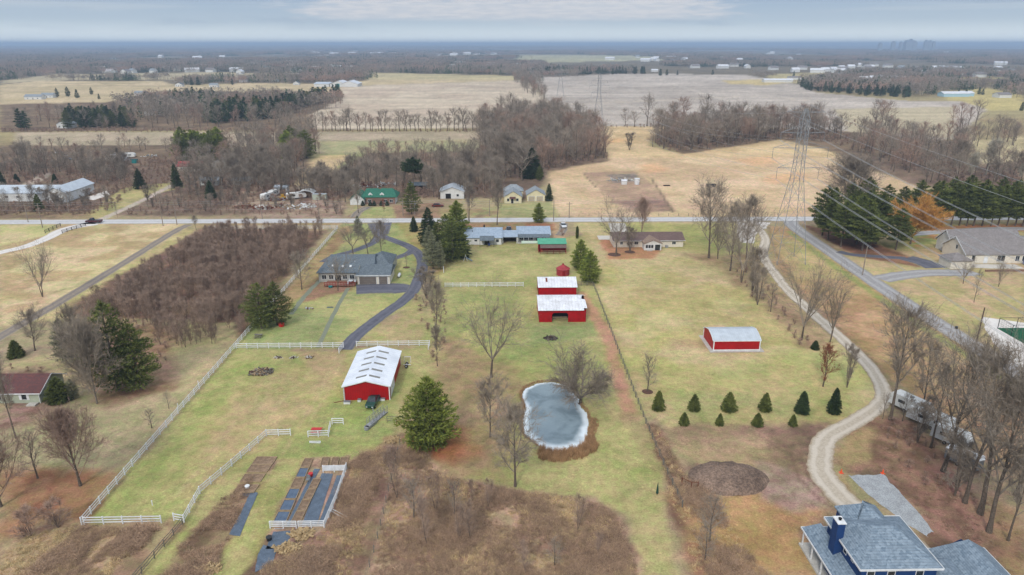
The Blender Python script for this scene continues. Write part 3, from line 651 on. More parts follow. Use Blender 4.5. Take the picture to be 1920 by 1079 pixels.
# ------------------------------------------------------------ frozen pond
xs = np.arange(3, 18.5, 0.2); ys = np.arange(100, 129, 0.2)
PXg, PYg = np.meshgrid(xs, ys); d = sdf(PXg.ravel(), PYg.ravel(), POND)
d = d + (fbm(PXg.ravel(), PYg.ravel(), 1.2, 77, 3) - 0.5) * 0.5
keep = (d < 0.12).reshape(PXg.shape); q = keep[:-1, :-1] & keep[1:, :-1] & keep[:-1, 1:] & keep[1:, 1:]
nx = PXg.shape[1]; a = np.nonzero(q.ravel())[0]; r_, c_ = a // (nx - 1), a % (nx - 1); i0 = r_ * nx + c_
Vp = np.stack([PXg.ravel(), PYg.ravel(), np.full(d.size, -0.22)], 1)
mi, t, b = mat_base('pond_ice', 0.32, 0.4)
co = t.nodes.new('ShaderNodeTexCoord').outputs['Object']
ad = t.nodes.new('ShaderNodeAttribute'); ad.attribute_name = 'rim'
sxy = t.nodes.new('ShaderNodeSeparateXYZ'); t.links.new(co, sxy.inputs[0])
w_ = nmath(t, 'ADD', nmath(t, 'MULTIPLY', ad.outputs['Fac'], nmath(t, 'MULTIPLY_ADD', sxy.outputs[1], .06, -5.6)), nmath(t, 'MULTIPLY', nmath(t, 'SUBTRACT', nnoise(t, co, 0.25, 3, 0.5), 0.5), 1.8))
frost = nmath(t, 'SUBTRACT', 1.0, nramp(t, w_, (0.2, 1.9)))
base = nmix(t, nramp(t, nnoise(t, co, 0.16, 5, 0.6, 0.5), (0.42, 0.62)), rgba((128, 144, 152)), rgba((100, 116, 124)))
base = nmix(t, nmath(t, 'MULTIPLY', nramp(t, nnoise(t, co, 1.5, 6, 0.7), (0.45, 0.8)), 0.22), base, rgba((166, 182, 188)))
t.links.new(nmix(t, frost, base, rgba((214, 224, 230))), b.inputs['Base Color'])
t.links.new(nmath(t, 'MULTIPLY_ADD', frost, 0.45, 0.35), b.inputs['Roughness'])
pm = np_mesh('pond_ice', Vp, np.stack([i0, i0 + 1, i0 + nx + 1, i0 + nx], 1), mi, 4)
pm.attributes.new('rim', 'FLOAT', 'POINT').data.foreach_set('value', (-d).astype(np.float32))
o = link(bpy.data.objects.new('pond', pm)); o['kind'] = 'structure'

# ------------------------------------------------------------ tree builders
m_bark = mat('grey_bark', (138, 128, 116), (104, 94, 84), 4, 0.95, rand=0.16)
m_barkdark = mat('dark_bark', (112, 100, 88), (82, 72, 62), 4, 0.95, rand=0.15)
m_twig = mat('grey_brown_twigs', (158, 146, 134), (126, 114, 103), 0.5, 0.95, rand=0.16, island=0.2)
m_twigr = mat('reddish_twigs', (172, 146, 132), (144, 120, 108), 0.5, 0.95, rand=0.12, island=0.25)
m_twigp = mat('purplish_sapling_twigs', (166, 144, 130), (132, 112, 102), 0.5, 0.95, rand=0.25, island=0.3)
m_twigpale = mat('pale_sycamore_twigs', (176, 168, 154), (146, 138, 126), 0.5, 0.95, rand=0.12, island=0.2)
m_twiggold = mat('golden_willow_twigs', (208, 158, 88), (180, 130, 74), 0.5, 0.9, island=0.25)
m_rustleaf = mat('dead_oak_leaves', (142, 86, 62), (112, 62, 46), 2.0, 0.9, island=0.35)
m_pine = mat('pine_needles', (122, 128, 68), (52, 64, 34), 0.55, 0.85, 0.2, rand=0.2, island=0.35, amt=0.7)
m_pinedark = mat('dark_spruce_needles', (74, 90, 54), (38, 52, 34), 0.7, 0.85, 0.2, rand=0.2, island=0.35, amt=0.7)
m_pinelight = mat('bright_pine_needles', (156, 164, 78), (78, 94, 42), 0.6, 0.85, 0.2, rand=0.14, island=0.35, amt=0.7)
m_pinefar = mat('far_pine_needles', (84, 100, 66), (48, 66, 46), 0.3, 0.9, 0.1, rand=0.25, island=0.25)
m_cedar = mat('grey_green_cedar', (140, 140, 112), (108, 110, 88), 0.6, 0.9, rand=0.15, island=0.3)

class Soup:
    def __init__(s): s.V = []; s.F = []
    def tri(s, a, b, c): n = len(s.V); s.V += [a, b, c]; s.F.append((n, n + 1, n + 2))
    def seg(s, p, q, r0, r1, n=3):
        d = q - p
        if d.length < 1e-5: return
        d = d.normalized(); a = d.orthogonal().normalized(); b = d.cross(a); k = len(s.V)
        for P_, r in ((p, r0), (q, r1)):
            for i in range(n):
                t_ = 6.28318 * i / n; s.V.append(P_ + a * (math.cos(t_) * r) + b * (math.sin(t_) * r))
        for i in range(n):
            j = (i + 1) % n; s.F.append((k + i, k + j, k + n + j)); s.F.append((k + i, k + n + j, k + n + i))
    def mesh(s, name, m): return np_mesh(name, [tuple(v) for v in s.V], s.F, m, 3)
def rdir(rnd): 
    v = Vector((rnd.gauss(0, 1), rnd.gauss(0, 1), rnd.gauss(0, 1))); return v.normalized()
def bare_tree(seed, H, limb0=0.3, nl=14, ang=(35, 65), lenf=0.42, up=0.25, lev=3, twigs=6, tw=0.035, tl=0.9, r0=None, wig=0.16, leader=True, top=0.85, stems=1, lean=0.0, prof='round', sub=3, droop=0.0):
    rnd = random.Random(seed); T_ = Soup(); C_ = Soup(); r0 = r0 or H * 0.016
    def twig(p, d):
        q = p + (d + rdir(rnd) * 0.55 + Vector((0, 0, -droop))).normalized() * tl * rnd.uniform(0.6, 1.3)
        s_ = (q - p).cross(rdir(rnd)).normalized() * tw / 2
        C_.tri(p - s_, p + s_, q)
    def branch(p, d, L, r, l):
        n = 4 if l == 1 else 3
        for i in range(n):
            d = (d + rdir(rnd) * wig * (1.3 if l > 1 else 1) + Vector((0, 0, up * (0.5 if l == 1 else 0.25)))).normalized()
            q = p + d * (L / n); ra = r * (1 - 0.78 * i / n); rb = r * (1 - 0.78 * (i + 1) / n)
            C_.seg(p, q, ra, max(rb, tw * .5), 4 if l == 1 else 3)
            k = sub if l < lev else 0
            if i > 0 or l > 1:
                for _ in range(k):
                    nd = (d + rdir(rnd) * rnd.uniform(0.65, 1.0)).normalized()
                    branch(p.lerp(q, rnd.random()), nd, L * rnd.uniform(0.34, 0.58), max(rb * 0.6, tw * 0.4), l + 1)
            if l >= lev or i == n - 1:
                for _ in range(twigs): twig(p.lerp(q, rnd.random()), d)
            p = q
    for st in range(stems):
        a0 = rnd.uniform(0, 6.28)
        d = Vector((math.cos(a0), math.sin(a0), 0)) * (0.18 if stems > 1 else 0.0) * rnd.uniform(0.6, 1.6) + Vector((lean, 0, 1)); d.normalize()
        p = Vector((0, 0, -0.1)); Ht = H * top * rnd.uniform(0.85, 1.0) if stems > 1 else H * top; n = 9
        pts = [p]
        Lt = Ht if leader else H * limb0
        for i in range(n):
            d = (d + rdir(rnd) * wig * 0.35 + Vector((0, 0, 0.06))).normalized(); p = p + d * (Lt / n); pts.append(p)
        fl = 0.22 if leader else 0.62
        for i in range(n):
            T_.seg(pts[i], pts[i + 1], (r0 if stems == 1 else r0 * 0.7) * (1 - (1 - fl) * i / n) * (1.35 if i == 0 else 1), (r0 if stems == 1 else r0 * 0.7) * (1 - (1 - fl) * (i + 1) / n), 7)
        m = max(3, nl // stems); g = rnd.uniform(0, 6.28)
        for k in range(m):
            u = k / max(1, m - 1); g += 2.4 + rnd.uniform(-.5, .5)
            if leader:
                h = limb0 + (0.99 - limb0) * u; f = h * n; i = min(n - 1, int(f)); pos = pts[i].lerp(pts[i + 1], f - i)
            else: pos = pts[-1].lerp(pts[-2], rnd.random() * 0.6)
            th = R(rnd.uniform(*ang)) * (1.0 - 0.45 * u if leader else 1)
            if prof == 'round': pl = math.sin(math.pi * (0.22 + 0.7 * u)) ** 0.7
            elif prof == 'cone': pl = 1.05 - 0.85 * u
            elif prof == 'vase': pl = 0.75 + 0.3 * u
            else: pl = 0.8
            dd = Vector((math.cos(g) * math.sin(th), math.sin(g) * math.sin(th), math.cos(th)))
            L = H * lenf * pl * rnd.uniform(0.75, 1.15)
            branch(pos, dd, L, r0 * (0.5 if leader else 0.6) * (1 - 0.45 * u), 1)
    return T_, C_
def conifer(seed, H, rad, kind='pine', n_wh=14, tuft=5, tl=0.7, tw=0.16, r0=None, skirt=0.1, dens=1.0):
    rnd = random.Random(seed); T_ = Soup(); C_ = Soup(); r0 = r0 or H * 0.014
    T_.seg(Vector((0, 0, -0.1)), Vector((0, 0, H * 0.6)), r0 * 1.2, r0 * 0.6, 7); T_.seg(Vector((0, 0, H * 0.6)), Vector((0, 0, H * 0.985)), r0 * 0.6, r0 * 0.12, 5)
    def clump(p, d, s=1.0):
        for _ in range(tuft):
            q = p + (d * 0.9 + rdir(rnd) * 0.75 + Vector((0, 0, 0.25 if kind == 'pine' else 0.05))).normalized() * tl * s * rnd.uniform(0.6, 1.2)
            s_ = (q - p).cross(rdir(rnd)).normalized() * tw * s * 0.5
            C_.tri(p - s_, p + s_, q + s_ * 0.3)
    g = 0
    for w in range(n_wh):
        u = w / (n_wh - 1); zc = H * (skirt + (0.97 - skirt) * u)
        if kind == 'pine': L0 = rad * (max(0.0, 1 - u) ** 0.62) * (0.55 + 0.45 * min(1, u * 4))
        elif kind == 'column': L0 = rad * (math.sin(math.pi * (0.18 + 0.8 * u)) ** 0.5)
        else: L0 = rad * (1 - u) ** 0.72 * (0.72 + 0.28 * min(1, u * 5)) + 0.1
        nb = max(4, int((7 if kind == 'pine' else 9) * (1 - 0.35 * u)))
        off = rnd.uniform(0, 6.28)
        for k in range(nb):
            a = off + 6.28 * k / nb + rnd.uniform(-.3, .3)
            L = L0 * (rnd.uniform(0.6, 1.12) if kind == 'pine' else rnd.uniform(0.85, 1.08))
            tilt = (0.05 + 0.5 * u + rnd.uniform(-.12, .12)) if kind == 'pine' else (-0.28 + 0.45 * u + rnd.uniform(-.08, .08) if kind != 'column' else 1.0)
            d = Vector((math.cos(a), math.sin(a), tilt)).normalized()
            p0 = Vector((0, 0, zc + rnd.uniform(-.3, .3) * H / n_wh)); p1 = p0 + d * L
            C_.seg(p0, p1, r0 * 0.22 * (1 - u * .6), 0.015, 3)
            m = max(2, int(L / (0.42 * tl / 0.7) * dens))
            sd_ = Vector((-d.y, d.x, 0))
            for i in range(m):
                f = (i + 0.6) / m; c = p0.lerp(p1, 0.18 + 0.85 * f)
                wdt = L * 0.30 * (1.1 - abs(f - 0.55)) if kind == 'pine' else L * 0.26 * (1.15 - f)
                for sgn in (-1, 0, 1):
                    c2 = c + sd_ * (sgn * wdt * rnd.uniform(0.5, 1.1)) + Vector((0, 0, rnd.uniform(-.2, .12) * tl))
                    clump(c2, (d + sd_ * sgn * 0.7).normalized(), 1.0 if f < 0.9 else 0.8)
    for _ in range(5): clump(Vector((0, 0, H * rnd.uniform(0.9, 0.98))), Vector((0, 0, 1)), 0.8)
    return T_, C_
PROTO = {}
def proto(key, tc, H, mb_, mc): 
    T_, C_ = tc; PROTO[key] = (T_.mesh('trunk', mb_), C_.mesh('crown', mc), H)
def plant(key, name, label, cat, x_, y_, H, rot=None, group=None, wide=1.0, z_=0.0, rs=None):
    T_, C_, H0 = PROTO[key]; s = H / H0
    rot = random.uniform(0, 6.28) if rot is None else rot
    r = thing(name, label, cat, (x_, y_, z_), rot, group); r.scale = (s * wide, s * wide, s)
    for nm, me_ in (('trunk', T_), ('crown', C_)):
        o = bpy.data.objects.new(nm, me_); link(o); o.parent = r
    return r
random.seed(11)
# near, detailed kinds
for i in range(4): proto('round%d' % i, bare_tree(10 + i, 16, 0.24, 15, (40, 74), 0.46, 0.26, 3, 3, 0.032, 0.9, sub=3, r0=.27), 16, m_barkdark, m_twig)
for i in range(3): proto('vase%d' % i, bare_tree(20 + i, 17, 0.22, 7, (18, 50), 0.74, 0.18, 3, 2, 0.032, 0.9, leader=False, prof='flat', sub=3, wig=0.19, r0=.29), 17, m_barkdark, m_twig)
for i in range(2): proto('oval%d' % i, bare_tree(30 + i, 13, 0.14, 24, (28, 54), 0.56, 0.32, 3, 4, 0.026, 0.8, prof='cone', sub=3, wig=0.10, r0=.22), 13, m_barkdark, m_twigr)
for i in range(3): proto('slim%d' % i, bare_tree(40 + i, 18, 0.34, 13, (28, 60), 0.36, 0.28, 3, 3, 0.032, 0.9, sub=3, r0=.26), 18, m_barkdark, m_twig)
for i in range(3): proto('rugged%d' % i, bare_tree(50 + i, 20, 0.30, 13, (28, 68), 0.46, 0.22, 3, 3, 0.032, 0.9, wig=0.26, sub=3, r0=0.36, lean=0.06), 20, m_barkdark, m_twig)
for i in range(2): proto('multi%d' % i, bare_tree(60 + i, 12, 0.2, 18, (24, 56), 0.34, 0.28, 3, 2, 0.028, 0.8, stems=4, sub=3, r0=.2), 12, m_barkdark, m_twig)
for i in range(2): proto('thin%d' % i, bare_tree(70 + i, 8, 0.2, 16, (40, 70), 0.32, 0.2, 2, 3, 0.022, 0.6, sub=3), 8, m_barkdark, m_twig)
for i in range(3): proto('sapling%d' % i, bare_tree(80 + i, 7, 0.12, 14, (12, 30), 0.36, 0.35, 2, 4, 0.022, 0.7, sub=3, wig=0.1, stems=2, r0=0.05), 7, m_barkdark, m_twigp)
for i in range(2): proto('shrub%d' % i, bare_tree(90 + i, 3, 0.05, 18, (20, 60), 0.5, 0.2, 2, 4, 0.018, 0.5, stems=6, sub=3, r0=0.03), 3, m_barkdark, m_twigr)
for i in range(2): proto('stark%d' % i, bare_tree(120 + i, 16, 0.2, 8, (14, 46), 0.78, 0.2, 3, 1, 0.035, 0.9, leader=False, prof='flat', sub=3, wig=0.22, r0=.3, stems=2), 16, m_barkdark, m_twig)
proto('willow', bare_tree(101, 9, 0.12, 9, (28, 66), 0.9, 0.12, 3, 3, 0.03, 0.9, leader=False, prof='flat', sub=4, wig=0.2, r0=0.3), 9, m_barkdark, m_twig)
proto('fan', bare_tree(103, 14, 0.12, 36, (30, 70), 0.54, 0.28, 3, 4, 0.028, 0.9, prof='round', sub=3, wig=0.09, r0=0.2), 14, m_bark, m_twig)
proto('gold', bare_tree(105, 13, 0.2, 9, (15, 50), 0.62, 0.25, 3, 9, 0.06, 0.9, leader=False, prof='vase', sub=4, wig=0.14), 13, m_barkdark, m_twiggold)
for i in range(2): proto('pale%d' % i, bare_tree(107 + i, 18, 0.3, 14, (24, 48), 0.34, 0.3, 3, 5, 0.035, 0.95, sub=3), 18, m_twigpale, m_twigpale)
tr, cr = bare_tree(111, 9, 0.2, 16, (40, 72), 0.30, 0.2, 2, 3, 0.03, 0.6, sub=3)
_r = random.Random(5)
for v in list(cr.V)[::3]:
    if Vector(v).z > 1.6 and _r.random() < 0.5:
        for _ in range(2):
            p = Vector(v) + rdir(_r) * 0.3; a_ = rdir(_r) * 0.14; cr.tri(p, p + a_, p + a_.cross(rdir(_r)))
proto('oak', (tr, cr), 9, m_barkdark, m_rustleaf)
for i in range(3): proto('pine%d' % i, conifer(200 + i, 14, 5.6, 'pine', 15), 14, m_barkdark, m_pine)
for i in range(2): proto('brightpine%d' % i, conifer(210 + i, 13, 5.8, 'pine', 17, 6, 0.75, 0.2, dens=1.2, skirt=0.05), 13, m_barkdark, m_pinelight)
for i in range(2): proto('spruce%d' % i, conifer(220 + i, 12, 4.3, 'spruce', 20, 5, 0.6, 0.18, skirt=0.04), 12, m_barkdark, m_pinedark)
for i in range(2): proto('xmas%d' % i, conifer(230 + i, 5, 2.05, 'spruce', 16, 5, 0.42, 0.13, skirt=0.02, dens=1.2), 5, m_barkdark, m_pine)
proto('xmasdark', conifer(234, 6, 2.0, 'spruce', 19, 5, 0.42, 0.13, skirt=0.02, dens=1.2), 6, m_barkdark, m_pinedark)
proto('arbor', conifer(240, 6, 1.0, 'column', 22, 5, 0.4, 0.13, skirt=0.02, dens=1.3), 6, m_barkdark, m_pine)
proto('cedar', conifer(245, 8, 2.4, 'pine', 14, 5, 0.5, 0.12, skirt=0.12), 8, m_barkdark, m_cedar)
proto('darkpine', conifer(247, 12, 5.6, 'pine', 7, 7, 0.9, 0.24, skirt=0.62, dens=1.3), 12, m_barkdark, m_pinedark)
for i in range(2): proto('grovepine%d' % i, conifer(250 + i, 16, 6.0, 'pine', 13, 6, 0.85, 0.22, skirt=0.26, dens=1.1), 16, m_barkdark, m_pine)
# far-off kinds, coarser twigs
for i in range(4): proto('mid%d' % i, bare_tree(300 + i, 17, 0.26, 13, (36, 74), 0.46, 0.25, 2, 3, 0.05, 1.5, sub=4, wig=0.2, r0=.32), 17, m_barkdark, m_twig)
for i in range(2): proto('midslim%d' % i, bare_tree(310 + i, 16, 0.32, 12, (30, 60), 0.38, 0.3, 2, 3, 0.05, 1.4, sub=4, wig=0.2, r0=.3), 16, m_barkdark, m_twigr)
for i in range(2): proto('midpine%d' % i, conifer(320 + i, 15, 4.2, 'pine', 8, 5, 1.3, 0.5, skirt=0.12, dens=0.9), 15, m_barkdark, m_pinefar)
proto('midspruce', conifer(324, 13, 3.2, 'spruce', 9, 5, 1.1, 0.45, skirt=0.05, dens=0.9), 13, m_barkdark, m_pinefar)

# ------------------------------------------------------------ scattering what nobody would count
def scatter(name, keys_meshes, pts, rots, scales, label=None, seed=0):
    col_ = bpy.data.collections.new(name + '_kinds')
    for i, ml in enumerate(keys_meshes):
        # one mesh per kind, trunk and crown joined
        V_, F_, mats, mi_ = [], [], [], []; n0 = 0
        for j, m_ in enumerate(ml):
            v = np.zeros(len(m_.vertices) * 3, np.float32); m_.vertices.foreach_get('co', v); v = v.reshape(-1, 3)
            f = np.zeros(len(m_.loops), np.int32); m_.loops.foreach_get('vertex_index', f); f = f.reshape(-1, 3)
            V_.append(v); F_.append(f + n0); n0 += len(v); mats.append(m_.materials[0]); mi_.append(np.full(len(f), j, np.int32))
        me_ = np_mesh('%s_kind' % name, np.concatenate(V_), np.concatenate(F_), None, 3)
        for m_ in mats: me_.materials.append(m_)
        me_.polygons.foreach_set('material_index', np.concatenate(mi_))
        col_.objects.link(bpy.data.objects.new('%s_kind_%02d' % (name, i), me_))
    rnd = random.Random(seed); n = len(pts)
    me = bpy.data.meshes.new(name); me.from_pydata([tuple(p) for p in pts], [], [])
    me.attributes.new('idx', 'INT', 'POINT').data.foreach_set('value', [rnd.randrange(len(keys_meshes)) for _ in range(n)])
    me.attributes.new('rot', 'FLOAT_VECTOR', 'POINT').data.foreach_set('vector', np.array([(0, 0, r) for r in rots], np.float32).ravel())
    me.attributes.new('scl', 'FLOAT_VECTOR', 'POINT').data.foreach_set('vector', np.array(scales, np.float32).ravel())
    o = link(bpy.data.objects.new(name, me)); o['kind'] = 'stuff'
    ng = bpy.data.node_groups.new(name, 'GeometryNodeTree')
    ng.interface.new_socket('Geometry', in_out='INPUT', socket_type='NodeSocketGeometry')
    ng.interface.new_socket('Geometry', in_out='OUTPUT', socket_type='NodeSocketGeometry')
    N, L = ng.nodes, ng.links
    gi, go = N.new('NodeGroupInput'), N.new('NodeGroupOutput'); ci = N.new('GeometryNodeCollectionInfo')
    ci.inputs['Collection'].default_value = col_; ci.inputs['Separate Children'].default_value = True; ci.inputs['Reset Children'].default_value = True
    ip = N.new('GeometryNodeInstanceOnPoints'); ip.inputs['Pick Instance'].default_value = True
    for nm, ty, sk in (('idx', 'INT', 'Instance Index'), ('rot', 'FLOAT_VECTOR', 'Rotation'), ('scl', 'FLOAT_VECTOR', 'Scale')):
        a = N.new('GeometryNodeInputNamedAttribute'); a.data_type = ty; a.inputs[0].default_value = nm; L.new(a.outputs[0], ip.inputs[sk])
    L.new(gi.outputs[0], ip.inputs['Points']); L.new(ci.outputs[0], ip.inputs['Instance']); L.new(ip.outputs[0], go.inputs[0])
    o.modifiers.new('scatter', 'NODES').node_group = ng
    return o
def fill(poly, s, seed=0, jit=0.45):
    rnd = random.Random(seed); xs_ = [p[0] for p in poly]; ys_ = [p[1] for p in poly]; out = []
    yy = min(ys_)
    while yy < max(ys_):
        xx = min(xs_)
        while xx < max(xs_):
            a, b_ = xx + rnd.uniform(-jit, jit) * s, yy + rnd.uniform(-jit, jit) * s
            if inside(a, b_, poly): out.append((a, b_))
            xx += s
        yy += s
    return out
TREES = []   # countable woods trees, sorted by distance later
def wood(px, s, keys, hr, label, group, cat, name, seed=0, world=False):
    poly = px if world else GP(*px); rnd = random.Random(seed * 7 + 3)
    for p in fill(poly, s, seed):
        TREES.append((p[1], p[0], p[1], rnd.choice(keys), rnd.uniform(*hr), label, group, cat, name))
B_ = ['round0', 'round1', 'round2', 'round3', 'slim0', 'slim1', 'slim2', 'mid0', 'mid1']
BM = ['mid0', 'mid1', 'mid2', 'mid3', 'midslim0', 'midslim1', 'round0', 'slim1']
PM = ['midpine0', 'midpine1', 'midspruce', 'pine0']
